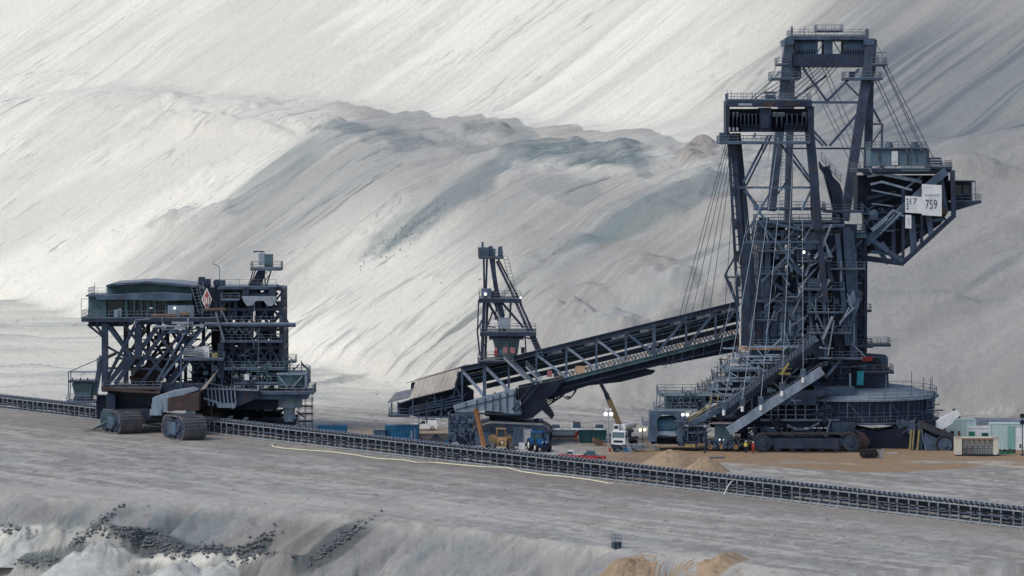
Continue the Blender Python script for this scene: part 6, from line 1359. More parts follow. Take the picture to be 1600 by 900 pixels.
def crane():
    q = G(972, 703); root = local_thing('mobile_crane', (q.x, q.y+2.2, 0), R(-107), 'white mobile crane truck with a raised black and tan telescopic boom', 'crane truck')
    m = MB(); sidepoly(m, [(.3, .75), (.3, 3.05), (.6, 3.2), (1.9, 3.2), (2.25, 2.1), (2.3, .75)], 2.5, 2.35); m.build('cab', M_WHITE, root)
    m = MB(); m.prism([Vector((1.98, s*1.05, z)) + Vector((0, 0, 0)) for s, z in ((-1, 3.0), (1, 3.0))] + [Vector((2.29, s*1.1, 2.1)) for s in (1, -1)], (.04, 0, .01)); m.build('windscreen', M_TEALGL, root)
    m = MB()
    for s in (-1, 1): m.prism([Vector((x, s*1.205, z)) for x, z in ((.75, 2.05), (.8, 2.95), (1.7, 2.95), (2.0, 2.05))], (0, s*.03, 0))
    m.build('side_window', M_GLASS, root)
    m = MB(); m.box((2.33, 0, 1.45), (.05, 1.6, .35)); m.build('grille', M_BLACK, root)
    m = MB(); m.box((2.3, 0, .68), (.25, 2.5, .4)); m.box((-3.2, 0, .95), (7.4, 1.2, .5)); m.build('chassis', M_BLACK, root)
    for s in (-1, 1):
        m = MB(); m.box((2.34, s*.95, .95), (.08, .35, .2)); m.build('headlight', M_GALV, root)
        m = MB(); m.box((2.1, s*1.45, 2.4), (.15, .18, .5)); m.build('mirror', M_BLACK, root)
    for x in (1.2, -2.6, -4.0, -5.6):
        for s in (-1, 1): wheel(root, x, s*1.05, .55, .38)
    m = MB(); m.box((-3.4, 0, 1.5), (6.0, 2.3, .55)); m.build('deck', M_STEEL, root)
    m = MB(); m.box((-.1, -.85, 3.6), (1.3, .9, 1.1)); m.build('upper_cab', M_WHITE, root)
    m = MB(); m.box((.56, -.85, 3.7), (.03, .7, .6)); m.build('upper_cab_window', M_GLASS, root)
    m = MB(); m.tube((-.6, 0, 3.6), (-5.6, .6, 3.7), .58, 16); m.build('white_sleeve', M_WHITE, root)
    m = MB(); m.tube((-3.0, 0, 1.7), (-3.0, 0, 2.6), .9, 18); m.box((-3.0, 0, 2.8), (3.2, 1.8, .5)); m.build('slewing_table', M_STEEL, root)
    place(root)
    M_ = root.matrix_basis if False else Matrix.Translation(root.location) @ Matrix.Rotation(root.rotation_euler.z, 4, 'Z'); inv = M_.inverted()
    Yb = q.y + 4.0
    def pb(x0, y0, x1, y1, w_, nm, mm):
        a, b = inv @ P(x0, y0, Yb), inv @ P(x1, y1, Yb); m = MB(); m.beam(a, b, w_)
        me = bpy.data.meshes.new(nm); me.from_pydata(m.v, [], m.f); me.materials.append(mm); o = bpy.data.objects.new(nm, me); COL.objects.link(o); o.parent = root; me.update()
    pb(968, 664, 951, 624, .95, 'boom_base', mat('boom_tan', (.17, .12, .065), .5, 0, .2, .8)); pb(952, 628, 947, 615, .8, 'boom_section', M_BLACK); pb(948, 617, 938, 598, .6, 'boom_tip', M_BLACK)
crane()
def lamp_post(px, py, topy, loc_y, lamps, name, label, r=.09, mm=None):
    q = G(px, py); root = thing(name, q, label, 'lamp post'); m = MB(); t = P(px, topy, q.y); m.tube(q, (q.x, q.y, t.z), r*1.3, 8, r*.8); m.box((q.x, q.y, .15), (.5, .5, .3)); m.build('post', mm or M_GALV, root)
    for x, y, rr, em in lamps:
        m = MB(); c = P(x, y, q.y-.1); m.tube(c, c + Vector((0, .35, 0)), rr, 14); m.build('lamp_head', em, root)
    m = MB(); xs = [l[0] for l in lamps]; m.beam(P(min(xs), lamps[0][1], q.y+.1), P(max(xs)+.1, lamps[0][1], q.y+.1), .1); m.build('cross_arm', mm or M_GALV, root)
lamp_post(950.5, 703, 640, 0, ((946.5, 647, .34, M_LAMP), (955, 647, .34, M_LAMP), (947.5, 640, .26, M_WHITE), (953.5, 640, .26, M_WHITE)), 'lamp_post', 'grey lamp post with paired round lamps left of the white crane truck')
lamp_post(1101.5, 708, 664, 0, ((1101.5, 666, .25, M_GALV),), 'lamp_post', 'thin dark lamp post in front of the excavator boom head', .07, M_DARK)
lamp_post(1597.5, 712, 648, 0, ((1597.5, 650, .4, M_BLACK), (1597.5, 660, .4, M_BLACK)), 'lamp_post', 'dark post with two round black heads at the far right edge', .08, M_DARK)
lamp_post(1004, 700, 668, 0, ((1000.5, 672, .26, M_LAMPY), (1007.5, 671.5, .26, M_LAMPY)), 'flood_light', 'stand with two lit warm flood lamps beside the crane truck', .06, M_DARK)

def container(name, x0, x1, ytop, ybase, label, paint, depth=2.4, ang=0, open_top=False, door=None, group=None, corr=True, cat='container'):
    q = G((x0+x1)/2, ybase); s = F/q.y; L_ = (x1-x0)/s; H_ = (ybase-ytop)/s
    root = local_thing(name, (q.x, q.y + depth/2, 0), R(ang), label, cat, group)
    m = MB()
    if open_top:
        t = .12; sl = .35
        m.prism([(-L_/2, -depth/2, H_), (-L_/2+sl, -depth/2, .1), (L_/2-sl, -depth/2, .1), (L_/2, -depth/2, H_)], (0, t, 0)); m.prism([(-L_/2, depth/2, H_), (-L_/2+sl, depth/2, .1), (L_/2-sl, depth/2, .1), (L_/2, depth/2, H_)], (0, -t, 0))
        m.hexa([(-L_/2+sl, -depth/2, .1), (-L_/2+sl+t, -depth/2, .1), (-L_/2+sl+t, depth/2, .1), (-L_/2+sl, depth/2, .1), (-L_/2, -depth/2, H_), (-L_/2+t, -depth/2, H_), (-L_/2+t, depth/2, H_), (-L_/2, depth/2, H_)])
        m.hexa([(L_/2-sl-t, -depth/2, .1), (L_/2-sl, -depth/2, .1), (L_/2-sl, depth/2, .1), (L_/2-sl-t, depth/2, .1), (L_/2-t, -depth/2, H_), (L_/2, -depth/2, H_), (L_/2, depth/2, H_), (L_/2-t, depth/2, H_)])
        m.box((0, 0, .2), (L_-2*sl, depth-.3, .15))
        for k in range(6): x = -L_/2+.5+(L_-1)*k/5; m.box((x, -depth/2-.05, H_*.55), (.09, .1, H_*.8))
        m.box((0, -depth/2-.05, H_-.06), (L_, .14, .12))
    else:
        m.box((0, 0, H_/2+.08), (L_-.1, depth-.1, H_-.12))
        if corr:
            n = int(L_/.28)
            for k in range(n): x = -L_/2+.2+(L_-.4)*k/max(1, n-1); m.box((x, -depth/2+.03, H_/2+.05), (.13, .06, H_-.34))
    m.build('shell', paint, root)
    if not open_top:
        m = MB()
        for sx in (-1, 1):
            for sy in (-1, 1): m.box((sx*(L_/2-.06), sy*(depth/2-.06), H_/2+.05), (.13, .13, H_))
        for sy in (-1, 1):
            for z in (.12, H_-.02): m.box((0, sy*(depth/2-.05), z), (L_-.27, .12, .15))
        for sx in (-1, 1):
            for z in (.12, H_-.02): m.box((sx*(L_/2-.05), 0, z), (.12, depth-.26, .14))
        m.build('corner_frame', paint, root)
    for (dx0, dx1, dz0, dz1, mm, nm) in (door or ()):
        m = MB(); m.box(((dx0+dx1)/2, -depth/2-.03, (dz0+dz1)/2), (dx1-dx0, .06, dz1-dz0)); d = m.build(nm, mm, root)
        if nm == 'window': m = MB(); m.box(((dx0+dx1)/2, -depth/2-.07, (dz0+dz1)/2), (dx1-dx0-.2, .03, dz1-dz0-.2)); m.build('pane', M_TEALGL, d)
    place(root); return root
container('skip_container', 494, 543, 665.5, 684, 'low open blue skip behind the conveyor, just right of the transfer machine', M_BLUE, 2.4, 2, True)
container('shipping_container', 602, 654, 665, 692, 'large scratched blue container in front of the white van', M_BLUE, 2.5, -4, door=((1.6, 1.9, .9, 2.2, M_GALV, 'latch'), (2.3, 2.42, .2, 2.6, M_GALV, 'lock_rod')))
container('site_box', 584, 602, 672, 693, 'small grey cabinet box standing against the large blue container', M_STEEL, 2.0, -4, corr=False)
container('office_cabin', 1478, 1525, 655.5, 697, 'pale mint site cabin with dark doors behind the cream pipe rack', M_MINT, 3, 2, door=((-1.9, -1.3, .8, 2.6, M_BLACK, 'door'), (-.6, -.2, .8, 2.6, M_BROWN, 'door')), cat='cabin')
container('office_cabin', 1512, 1552, 668, 698, 'white site cabin with green door and a wide window, middle of the site cabins', M_WHITE, 2.4, 0, corr=False, door=((-2.0, -1.0, .2, 2.6, M_GREEN, 'door'), (.2, 1.8, 1.2, 2.4, M_GREEN, 'window')), cat='cabin')
container('office_cabin', 1548, 1612, 662, 704, 'pale mint site cabin with a broad green stripe and a white door', M_MINT, 3, -1, corr=False, door=((-.6, .55, .1, 4.2, mat('stripe_green', (.22, .42, .36), .5, 0, .15), 'stripe'), (.9, 2.6, .1, 3.8, M_WHITE, 'door'), (1.4, 1.9, .4, 1.1, M_BLACK, 'vent')), cat='cabin')
q = G(1565, 690); m = MB(); m.pprism([(1524, 657), (1530, 655.5), (1610, 657), (1612, 663), (1520, 664.5)], q.y+1.5, 5); tag(m.build('canopy', M_GALV), 'grey canopy over the mint site cabins', 'canopy')
# cream pipe rack
def rack():
    q = G(1527, 713); s = F/q.y; L_ = 68/s; H_ = 29/s; root = local_thing('pipe_rack_container', (q.x, q.y+1.2, 0), R(-1), 'cream open sided container with rusty pipework on a black skid', 'container')
    m = MB(); m.box((0, .5, H_/2+.15), (L_, 1.4, H_-.2)); m.box((-L_/2+.55, -.4, H_/2+.15), (1.1, 1.2, H_-.2)); m.box((L_/2-.45, -.4, H_/2+.15), (.9, 1.2, H_-.2)); m.box((0, -.45, H_-.02), (L_, 1.3, .14)); m.build('shell', M_CREAM, root)
    m = MB(); m.box((.1, 0, .09), (L_-.1, 2.3, .18)); m.box((L_/2-.1, -.9, .3), (.2, .4, .5)); m.build('skid', M_BLACK, root)
    m = MB()
    for k in range(17):
        x = -L_/2+1.25 + (L_-2.4)*k/16; m.tube((x, -.6, .3), (x, -.6, H_*(.45 if k % 3 else .9)), .05, 6)
    for z in (.45, H_*.42, H_*.52): m.beam((-L_/2+.2, -.85, z), (L_/2-.2, -.85, z), .07)
    for k in range(6):
        x = -L_/2+1.4 + (L_-2.8)*k/5; m.path([(x, -.7, H_-.3), (x+.15, -.75, H_*.7), (x+.6, -.7, H_*.5), (x+.5, -.72, .5)], .05, 5)
    m.build('pipework', M_STEEL, root)
    m = MB(); m.beam((-L_/2+1.1, -1.0, H_-.22), (L_/2-1.0, -1.0, H_-.22), .12); m.tube((-L_/2+2.6, -.7, .3), (-L_/2+2.6, -.7, H_*.6), .09, 6); m.build('red_pipe', M_PINK, root)
    place(root)
rack()
# white telescopic crane lying low behind the right crawler
q = G(1470, 699); root = thing('truck_crane', q, 'white telescopic crane boom resting low behind the right crawler', 'crane')
Yw = 607.0; m = MB(); m.pb(1452, 675, 1485, 653, Yw, 1.7); m.build('boom_base', M_WHITE, root)
m = MB(); m.pb(1482, 655, 1498, 643.5, Yw, 1.25); m.build('boom_section', M_WHITE, root)
m = MB(); m.pbox(1489, 639, 1497, 642, Yw, .5); m.pprism([(1492, 653), (1500, 649), (1501, 653), (1495, 654)], Yw-.3, .8); m.build('boom_head', M_BLACK, root)
m = MB(); m.pbox(1460, 676, 1478, 694, Yw+.6, 2); m.build('superstructure', M_STEEL, root); m = MB(); m.pbox(1473, 664, 1478, 676, Yw-.6, 1); m.build('red_ram', M_RED, root)
for x in (1462, 1474):
    m = MB(); m.tube(P(x, 696, Yw+.4), P(x, 696, Yw+1.0), .55, 14); m.build('wheel', M_RUB, root)

# striped barrier, teal skip, bucket
def barrier():
    q = G(879, 687); root = local_thing('site_barrier', (q.x, q.y, 0), R(0), 'white barrier with dark reflectors and a brown base before the pickups', 'barrier')
    m = MB(); m.box((0, 0, 1.27), (4.9, .16, 1.0)); m.build('panel', M_WHITE, root)
    m = MB()
    for k in range(11): m.box((-2.2+k*.44, -.1, 1.52), (.15, .05, .2), ry=.3)
    m.build('reflector_row', M_BLACK, root)
    M_BASE = mat('dusty_red_block', (.30, .20, .18), .8, 0, .3, 1.5)
    m = MB(); m.box((0, 0, .55), (4.9, .3, .5), )
    for k in range(12): m.box((-2.3+k*.42, -.1, .25), (.2, .4, .5))
    m.build('base', M_BASE, root); place(root)
barrier()
container('teal_skip', 903, 948, 673, 692, 'low dark teal skip between the worker in orange and the lamp post', M_DKTEAL, 2.2, 1, True)
def bucket():
    q = G(938, 696); root = local_thing('excavator_bucket', (q.x, q.y, 0), R(8), 'worn brown digging bucket on the ground beside the lamp post', 'bucket')
    m = MB(); pts = [(-.95 + .95*math.cos(a), .85 + .85*math.sin(a)) for a in np.linspace(math.pi*.75, math.pi*1.95, 12)]
    inn = [(x*.88-.06, z*.88+.1) for x, z in reversed(pts)]
    m.prism([Vector((x+.6, -.8, z)) for x, z in pts] + [Vector((x+.6, -.8, z)) for x, z in inn], (0, 1.6, 0))
    for y in (-.85, .75): m.prism([Vector((x+.6, y, z)) for x, z in pts], (0, .1, 0))
    m.build('shell', M_BROWN, root)
    for k in range(4):
        m = MB(); m.beam((pts[-1][0]+.55, -.65+k*.43, pts[-1][1]), (pts[-1][0]+1.0, -.65+k*.43, pts[-1][1]+.12), .14); m.build('tooth', M_STEEL, root)
    m = MB(); m.box((-.9, 0, 1.5), (.5, .9, .35)); m.build('hinge', M_BLACK, root); place(root)
bucket()
# people
def person(px, py, h, head, top, legs, helmet, label, pose=0):
    q = G(px, py); k = h/1.8
    v = [(0,0,.98), (0,0,1.18), (0,.02,1.42), (0,.02,1.55), (0,.03,1.66),
         (.10,0,.90), (.12,.03+pose*.1,.48), (.13,0+pose*.12,.06), (.13,-.14+pose*.12,.03),
         (-.10,0,.90), (-.12,-.02-pose*.1,.48), (-.13,-.02-pose*.1,.06), (-.13,-.16-pose*.1,.03),
         (.20,.02,1.42), (.27,.0,1.14), (.24,-.12-pose*.1,.92), (-.20,.02,1.42), (-.27,.02,1.14), (-.23,-.10+pose*.05,.90)]
    e = [(0,1),(1,2),(2,3),(3,4),(0,5),(5,6),(6,7),(7,8),(0,9),(9,10),(10,11),(11,12),(2,13),(13,14),(14,15),(2,16),(16,17),(17,18)]
    rad = [.16,.155,.17,.06,.10,.10,.075,.055,.045,.10,.075,.055,.045,.07,.055,.04,.07,.055,.04]
    me = bpy.data.meshes.new('person'); me.from_pydata([(a*k, b*k, c*k) for a, b, c in v], e, []); o = bpy.data.objects.new('person', me); COL.objects.link(o)
    md = o.modifiers.new('skin', 'SKIN'); me.skin_vertices[0].use_root if False else None
    sv = me.skin_vertices
    if not sv: 
        bpy.context.view_layer.objects.active = o; bpy.context.view_layer.update(); sv = me.skin_vertices
    for i, r in enumerate(rad): sv[0].data[i].radius = (r*k, r*k)
    sv[0].data[0].use_root = True
    o.modifiers.new('sub', 'SUBSURF').levels = 1
    dg = bpy.context.evaluated_depsgraph_get(); dg.update(); nm = bpy.data.meshes.new_from_object(o.evaluated_get(dg)); o.modifiers.clear(); o.data = nm
    nm.materials.clear(); nm.materials.append(top); nm.materials.append(legs); nm.materials.append(M_SKIN)
    for p in nm.polygons:
        z = p.center.z/k; x = abs(p.center.x)/k; p.material_index = 2 if (z > 1.53 or (x > .19 and z < .97)) else (1 if z < .95 else 0); p.use_smooth = True
    o.location = (q.x, q.y, 0); o.rotation_euler = (0, 0, R(head)); tag(o, label, 'person')
    def child(nm_, mm, f):
        m = MB(); f(m); me = bpy.data.meshes.new(nm_); me.from_pydata([(a*k, b*k, c*k) for a, b, c in m.v], [], m.f); me.materials.append(mm); me.update(); c = bpy.data.objects.new(nm_, me); COL.objects.link(c); c.parent = o
    child('helmet', helmet, lambda m: (m.lathe((0, .02, 1.70), [(.175, 0), (.14, .0), (.135, .07), (.09, .13), (0, .15)], 14), m.box((0, -.14, 1.70), (.16, .1, .02))))
    child('boots', M_BLACK, lambda m: [m.box((s*.13, (-.06 + s*pose*.11), .05), (.13, .30, .10)) for s in (1, -1)])
person(1165.5, 707, 1.95, 10, M_HIVISY, M_NAVY, M_WHITE, 'worker in a pale yellow vest, navy trousers and white helmet beside the crawler', .5)
person(1177, 708, 1.9, -20, mat('red_overall', (.38, .05, .035), .7, 0, .15, 3), mat('red_overall', (.38, .05, .035)), M_WHITE, 'worker in red overalls and white helmet beside the crawler', .3)
person(900.5, 690, 1.95, 0, M_HIVIS, M_HIVIS, M_WHITE, 'worker in full orange clothing standing at the end of the white barrier', .2)

# operator vehicle in front of the boom head
def service_vehicle():
    q = G(1128, 706); root = local_thing('service_truck', (q.x, q.y+2, 0), R(178), 'dark wheeled site vehicle with a tall glazed cab under a flat pale roof', 'site vehicle')
    m = MB(); m.box((.2, 0, 1.35), (5.0, 2.2, 1.1)); m.box((1.9, 0, .95), (1.5, 2.3, .8)); m.box((-2.3, 0, 1.2), (1.0, 2.0, 1.5)); m.build('chassis', M_DARK, root)
    m = MB(); m.box((-.4, 0, 3.2), (3.0, 2.3, 2.7)); m.build('cab', M_STEEL, root)
    m = MB(); m.box((-1.05, 1.17, 3.3), (1.0, .06, 1.9)); m.box((.15, 1.17, 3.3), (.95, .06, 1.9)); m.box((-1.93, 0, 3.3), (.06, 1.8, 1.7)); m.build('cab_window', M_TEALGL, root)
    m = MB(); m.box((-.35, .2, 4.78), (4.9, 3.0, .18)); m.build('cab_roof', mat('roof_pinkish', (.30, .26, .27), .6, 0, .2, .8), root)
    for x in (-.1, -2.4, 1.9):
        for s in (-1, 1): wheel(root, x, s*1.1, .85, .5, mat('rim_orange', (.42, .22, .09), .5, 0, .2))
    m = MB(); m.beam((-2.4, 1.2, 2.6), (-3.2, 1.3, .9), .7, .3); m.build('deflector', M_STEEL, root)
    m = MB(); m.tube((-.3, 1.2, 2.0), (-.3, 1.26, 2.0), .14, 8); m.tube((.3, 1.2, 2.0), (.3, 1.26, 2.0), .14, 8); m.build('headlight', M_LAMP, root)
    m = MB(); clutterl(m, 2.2, -1.0, 1.2, 40); SPLIT.add('side_equipment'); m.build('side_equipment', M_STEEL, root); place(root)
def clutterl(m, rx, y0, y1, n):
    for _ in range(n):
        c = Vector((random.uniform(-rx, rx), random.uniform(1.0, 1.35), random.uniform(.6, 2.2))); m.box(c, [random.uniform(.15, .6) for _ in range(3)])
service_vehicle()
# bundle of tyres, planks, scrap, small boxes
def tyres():
    q = G(1362, 716); root = local_thing('cable_drums', (q.x, q.y+.6, 0), 0, 'bundle of fat black rolls with a silver fitting lying on the brown ground', 'rolls')
    for k in range(3):
        m = MB(); m.tube((-1.3+k*.85, -.55, .72), (-1.2+k*.85, .75, .72), .70, 18); m.tube((-1.3+k*.85, -.62, .72), (-1.2+k*.85, -.5, .72), .3, 10); m.build('roll', M_RUB, root)
    m = MB(); m.beam((1.2, 0, .1), (2.0, 0, 1.6), .18); m.beam((1.6, .2, .1), (1.2, 0, 1.3), .16); m.beam((1.0, -.2, .5), (2.1, .1, .6), .2); m.box((1.5, 0, .35), (.7, .5, .5)); m.build('fitting', M_GALV, root); place(root)
tyres()
def plank(px, py, L_, label, mm=M_BROWN, ang=0):
    q = G(px, py); m = MB(); m.box((q.x, q.y, .09), (L_, .9, .14), rz=R(ang)); m.box((q.x+.3, q.y+.15, .2), (L_*.7, .5, .08), rz=R(ang+8)); tag(m.build('plank_stack', mm), label, 'planks')
plank(1394, 709, 1.9, 'small stack of planks near the black rolls', M_CONC)
plank(1115, 716, 4.0, 'flat dark plate lying on the brown ground behind the sand heaps', M_STEEL, 3)
for px, py, w_, h_, mm, lab in ((808.5, 694, 1.0, 1.1, M_WHITE, 'upper white box beside the tractor'), (815.5, 702, 1.0, 1.0, M_WHITE, 'lower white box beside the tractor, nearest the conveyor'), (712, 698, .9, .7, M_GALV, 'pale metal box at the foot of the bridge pedestal')):
    q = G(px, py); root = local_thing('white_box' if mm is M_WHITE else 'metal_box', (q.x, q.y, 0), R(-8), lab, 'box'); m = MB(); m.box((0, 0, h_/2+.05), (w_, .7, h_)); m.build('case', mm, root); m = MB(); m.box((0, 0, h_+.08), (w_+.06, .76, .06)); m.build('lid', mm, root); m = MB(); m.box((0, -.37, h_*.55), (.2, .04, .06)); m.build('handle', M_BLACK, root); place(root)
q = G(824.5, 697); root = local_thing('trailer', (q.x, q.y+1, 0), 0, 'grey upright trailer panel standing behind the blue tractor', 'trailer'); m = MB(); m.box((0, 0, 1.7), (1.35, 2.4, 2.4)); m.build('body', M_CONC, root); m = MB(); m.box((0, -1.22, 2.95), (1.45, .1, .12)); m.box((-.68, -1.22, 1.7), (.1, .1, 2.4)); m.box((.68, -1.22, 1.7), (.1, .1, 2.4)); m.build('frame', M_GALV, root)
for s in (-1, 1): wheel(root, 0, s*.9, .42, .25)
place(root)
q = G(700, 694); root = thing('blue_barrel', q, 'small blue barrel at the foot of the bridge pedestal', 'barrel'); m = MB(); m.lathe(q, [(0, 0), (.38, 0), (.40, .1), (.38, .4), (.40, .5), (.38, .85), (0, .87)], 16); m.build('drum', M_BLUE, root)
q = G(681, 695); root = thing('steel_trestle', q, 'dark steel trestle with a small tent shaped cover, right of the large blue container', 'trestle'); m = MB(); m.prism([q + Vector((-1.1, 0, .95)), q + Vector((0, 0, 1.9)), q + Vector((1.1, 0, .95))], (0, 1.4, 0)); m.build('cover', M_BLACK, root)
m = MB(); m.rail([q + Vector((-1.9, -.3, 0)), q + Vector((1.6, -.3, 0))], 1.2, .9, .05); m.build('frame', M_STEEL, root)
q = G(675, 692); m = MB(); a = Vector((q.x-2.8, q.y+1.6, .75)); m.tube(a, a + Vector((7.2, .4, 0)), .75, 18); tag(m.build('steel_pipe', mat('pinkish_pipe', (.27, .22, .205), .6, 0, .2, .6, .2)), 'thick pinkish brown pipe lying behind the steel trestle', 'pipe')
# scrap heap beside the crane truck
q = G(995, 706); root = thing('scrap_heap', q, 'tangled heap of grey scrap cable and steel in front of the crane truck', 'scrap heap')
m = MB()
for _ in range(34):
    p = q + Vector((random.gauss(.5, 1.1), random.uniform(0, 1.6), .3)); pts = [p + Vector((.9*math.cos(t*1.3+_), .3*math.sin(t), .55+.55*math.sin(t+_)))*random.uniform(.6, 1.0) for t in np.linspace(0, 5, 9)]; m.path(pts, .05, 5)
m.build('cable_tangle', M_GALV, root)
m = MB()
for _ in range(16): p = q + Vector((random.uniform(-3.6, 1.8), random.uniform(-.2, 1.4), .12)); d = Vector((random.uniform(-1, 1), random.uniform(-.5, .5), random.uniform(0, .7))); m.beam(p, p+d, .13)
m.build('scrap_bars', M_DARK, root)
m = MB(); m.box(q + Vector((-1.7, 0, .35)), (1.2, .9, .7)); m.build('blue_crate', M_BLUE, root)
m = MB(); m.ladder(G(985, 709), P(978, 690, q.y+1), (.4, 0, 0)); m.build('ladder', M_GALV, root)
q = G(966, 706); root = thing('motor_scrap', q, 'dark scrapped motor and hoses lying under the crane truck cab', 'scrap'); m = MB(); m.tube(q + Vector((-.8, 0, .4)), q + Vector((.5, .2, .4)), .38, 12); m.box(q + Vector((.8, 0, .3)), (.7, .6, .6)); m.build('motor', M_BLACK, root); m = MB(); m.path([q + Vector((-.4+.3*k, -.3, .25+.25*math.sin(k*1.6))) for k in range(8)], .08, 6); m.build('hose', M_GALV, root); m = MB(); m.box(q + Vector((-1.4, 0, .3)), (.4, .4, .6)); m.build('red_can', M_RED, root)
# wire fence panel
q0, q1 = G(976, 727), G(1013, 727); root = thing('fence_panel', q0, 'low wire mesh fence panel in front of the scrap heap', 'fence'); m = MB()
for t in (0, .5, 1): c = q0.lerp(q1, t); m.beam(c, c + Vector((0, 0, 2.0)), .06)
m.build('fence_post', M_RAIL, root); m = MB()
for z in (.2, 1.1, 1.95): m.beam(q0 + Vector((0, 0, z)), q1 + Vector((0, 0, z)), .04)
for k in range(1, 14):
    c = q0.lerp(q1, k/14); m.beam(c + Vector((0, 0, .2)), c + Vector((0, 0, 1.95)), .02)
m.build('mesh', M_RAIL, root)
q = G(1572, 709); root = thing('debris_pile', q, 'small red and green pile of debris beside the cream container', 'debris'); m = MB()
for _ in range(18): m.box(q + Vector((random.gauss(0, .7), random.uniform(0, 1), random.uniform(.1, .5))), [random.uniform(.2, .7) for _ in range(3)], rz=random.random()*3)
m.build('red_debris', M_RUST, root); m = MB()
for _ in range(10): m.box(q + Vector((random.gauss(.2, .7), random.uniform(-.3, .5), random.uniform(.1, .3))), [random.uniform(.2, .7) for _ in range(3)], rz=random.random()*3)
m.build('green_debris', M_GREEN, root)
# wire cage at the bench edge
def cage():
    q = RAY(963.5, 857.5); z = q.z; root = local_thing('wire_cage', (q.x, q.y, z-.05), R(14), 'small dark wire cage box standing alone at the bench edge', 'cage')
    m = MB(); m.box((0, 0, .45), (.95, .95, .8)); m.build('box', M_DARK, root); m = MB()
    for x in (-.5, 0, .5):
        for y in (-.5, .5): m.beam((x, y, 0), (x, y, 1.75), .06)
    for y in (-.5, .5):
        for z_ in (.85, 1.3, 1.75): m.beam((-.5, y, z_), (.5, y, z_), .05)
    for x in (-.5, .5):
        for z_ in (.85, 1.3, 1.75): m.beam((x, -.5, z_), (x, .5, z_), .05)
    m.build('frame', M_RAIL, root); place(root)
cage()
# heaps of tan sand
def heap(px, py, rx, ry, h, label, peaks, mm=M_SAND, seed=1, soft=False):
    q = RAY(px, py); n, k = 70, 26; z0 = ground_z(q.x, q.y); m = MB(); rng = np.random.RandomState(seed)
    for j in range(k+1):
        for i in range(n):
            t = 2*math.pi*i/n; r = j/k; x, y = rx*r*math.cos(t), ry*r*math.sin(t); hh = 0
            for (cx, cy, rr, ph) in peaks:
                d = math.hypot(x-cx*rx, y-cy*ry)/(rr*max(rx, ry)); hh = max(hh, ph*h*(math.exp(-d*d*3.2) if soft else max(0, 1.08-math.sqrt(d*d+.012))))
            nx = float(fbm(np.array([(q.x+x)*1.1+seed*9]), np.array([(q.y+y)*1.1]), 4, seed)[0])
            hh = max(0, hh*(1+.18*nx) - .06*h) + ((.9 if mm is M_PALES else .28) if soft else .12)*nx*(1-r*r)
            gz = (q.z - .5 - 3.2*r*r) if mm is M_PALES else ground_z(q.x+x, q.y+y) 
            m.v.append((q.x+x, q.y+y, gz + hh*(1-r*r if soft else min(1, (1-r)*6)) - .06*r - .02))
    for j in range(k):
        for i in range(n): i2 = (i+1) % n; m.f.append((j*n+i, (j+1)*n+i, (j+1)*n+i2, j*n+i2))
    return tag(m.build('sand_heap', mm, None, None, True), label, 'sand heap')
heap(1046, 729, 5.6, 4.4, 3.0, 'larger tan sand heap with a dark crest behind the conveyor', ((.0, 0, .85, 1), (-.35, 0, .7, .7), (.22, -.1, .7, .85)), seed=3)
heap(1103, 737, 4.6, 3.8, 2.6, 'smaller pointed tan sand heap just right of the larger one', ((0, 0, .85, 1.05),), seed=5)
heap(974, 914, 5.2, 8, 2.0, 'round tan sand heap cut by the bottom edge, below the wire cage', ((0, 0, .8, 1), (.3, .2, .5, .5)), seed=7, soft=True)
heap(1118, 886, 5.8, 8, 1.6, 'low tan sand ridge at the bench edge, bottom right of the wire cage', ((.42, .5, .4, 1), (.12, .1, .45, .85), (-.3, -.35, .5, .7)), seed=9, soft=True)
heap(46, 850, 7.0, 4.5, 2.0, 'pale grey sand heap at the far lower corner beside the dark rubble', ((-.2, .1, .6, 1), (.35, 0, .5, .8)), M_PALES, 13, True)
heap(160, 864, 9.5, 4.5, 2.0, 'rounded pale sand heap between the corner heap and the dark rubble bank', ((0, .1, .6, 1), (.4, .1, .5, .75), (-.45, 0, .5, .7)), M_PALES, 15, True)
heap(310, 896, 15, 4.5, 2.1, 'long low pale sand heap below the dark rubble bank, cut by the bottom edge', ((-.2, 0, .5, 1), (.25, 0, .5, .95), (.55, 0, .4, .6), (-.6, 0, .4, .6)), M_PALES, 17, True)
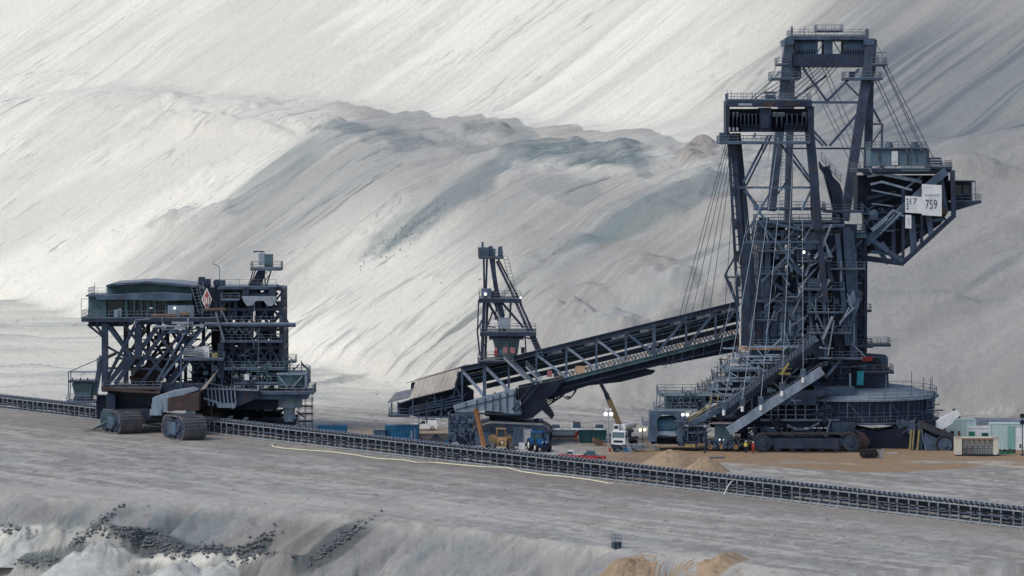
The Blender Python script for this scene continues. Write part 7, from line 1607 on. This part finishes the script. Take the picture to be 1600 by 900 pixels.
# loose clods and stones (uncountable): one mesh
def rocks(name, zones, mm, seed):
    rng = np.random.RandomState(seed); m = MB()
    for (cx, cy, rx, ry, ang, n, s0, s1) in zones:
        c_, s_ = math.cos(R(ang)), math.sin(R(ang))
        for _ in range(n):
            u, v = rng.normal(0, .5, 2); px = cx + u*rx*c_ + v*ry*s_; py = cy - (u*rx*s_ - v*ry*c_)
            # march the sight line to the ground sheet
            q = RAY(px, py); s = (s0 + (s1-s0)*rng.rand()**4)*.9; k = len(m.v)
            pts = rng.normal(0, 1, (6, 3))*.18 + np.array([(1,0,0), (-1,0,0), (0,1,0), (0,-1,0), (0,0,.8), (0,0,-.8)])
            a = rng.rand()*6; ca, sa = math.cos(a), math.sin(a)
            for x, y, z in pts: m.v.append((q.x + s*(x*ca-y*sa), q.y + s*(x*sa+y*ca), q.z + s*(z+.35)))
            for f in ((0,2,4), (2,1,4), (1,3,4), (3,0,4), (2,0,5), (1,2,5), (3,1,5), (0,3,5)): m.f.append(tuple(k+i for i in f))
    o = m.build(name, mm); o['kind'] = 'stuff'; return o
rocks('clay_clods', ((225, 848, 60, 14, -16, 988, .05, .5), (340, 862, 90, 8, -3, 798, .05, .4), (400, 858, 34, 11, 36, 494, .05, .42), (530, 848, 58, 9, 36, 570, .05, .4), (20, 834, 26, 8, -10, 228, .05, .35), (70, 882, 110, 9, -4, 494, .05, .35), (145, 830, 50, 8, 38, 304, .05, .4)), M_CLOD, 4)
rocks('loose_stones', ((300, 760, 420, 40, -3, 260, .05, .2), (900, 800, 500, 50, -6, 420, .05, .2), (1300, 850, 320, 40, -4, 200, .05, .2), (1300, 730, 300, 14, -3, 120, .05, .18), (600, 705, 500, 8, -6.5, 200, .06, .22)), mat('grey_stone', (.24, .235, .23), .9, 0, .3, 1), 6)

rocks('slope_rubble', ((630, 368, 80, 14, 38, 420, .08, .36), (480, 196, 70, 10, -8, 90, .1, .35), (250, 330, 110, 20, 30, 60, .1, .35), (880, 255, 130, 10, -3, 60, .12, .3), (800, 420, 700, 120, 0, 110, .08, .26)), mat('grey_rubble', (.24, .245, .245), .95, 0, .3, 1), 11)
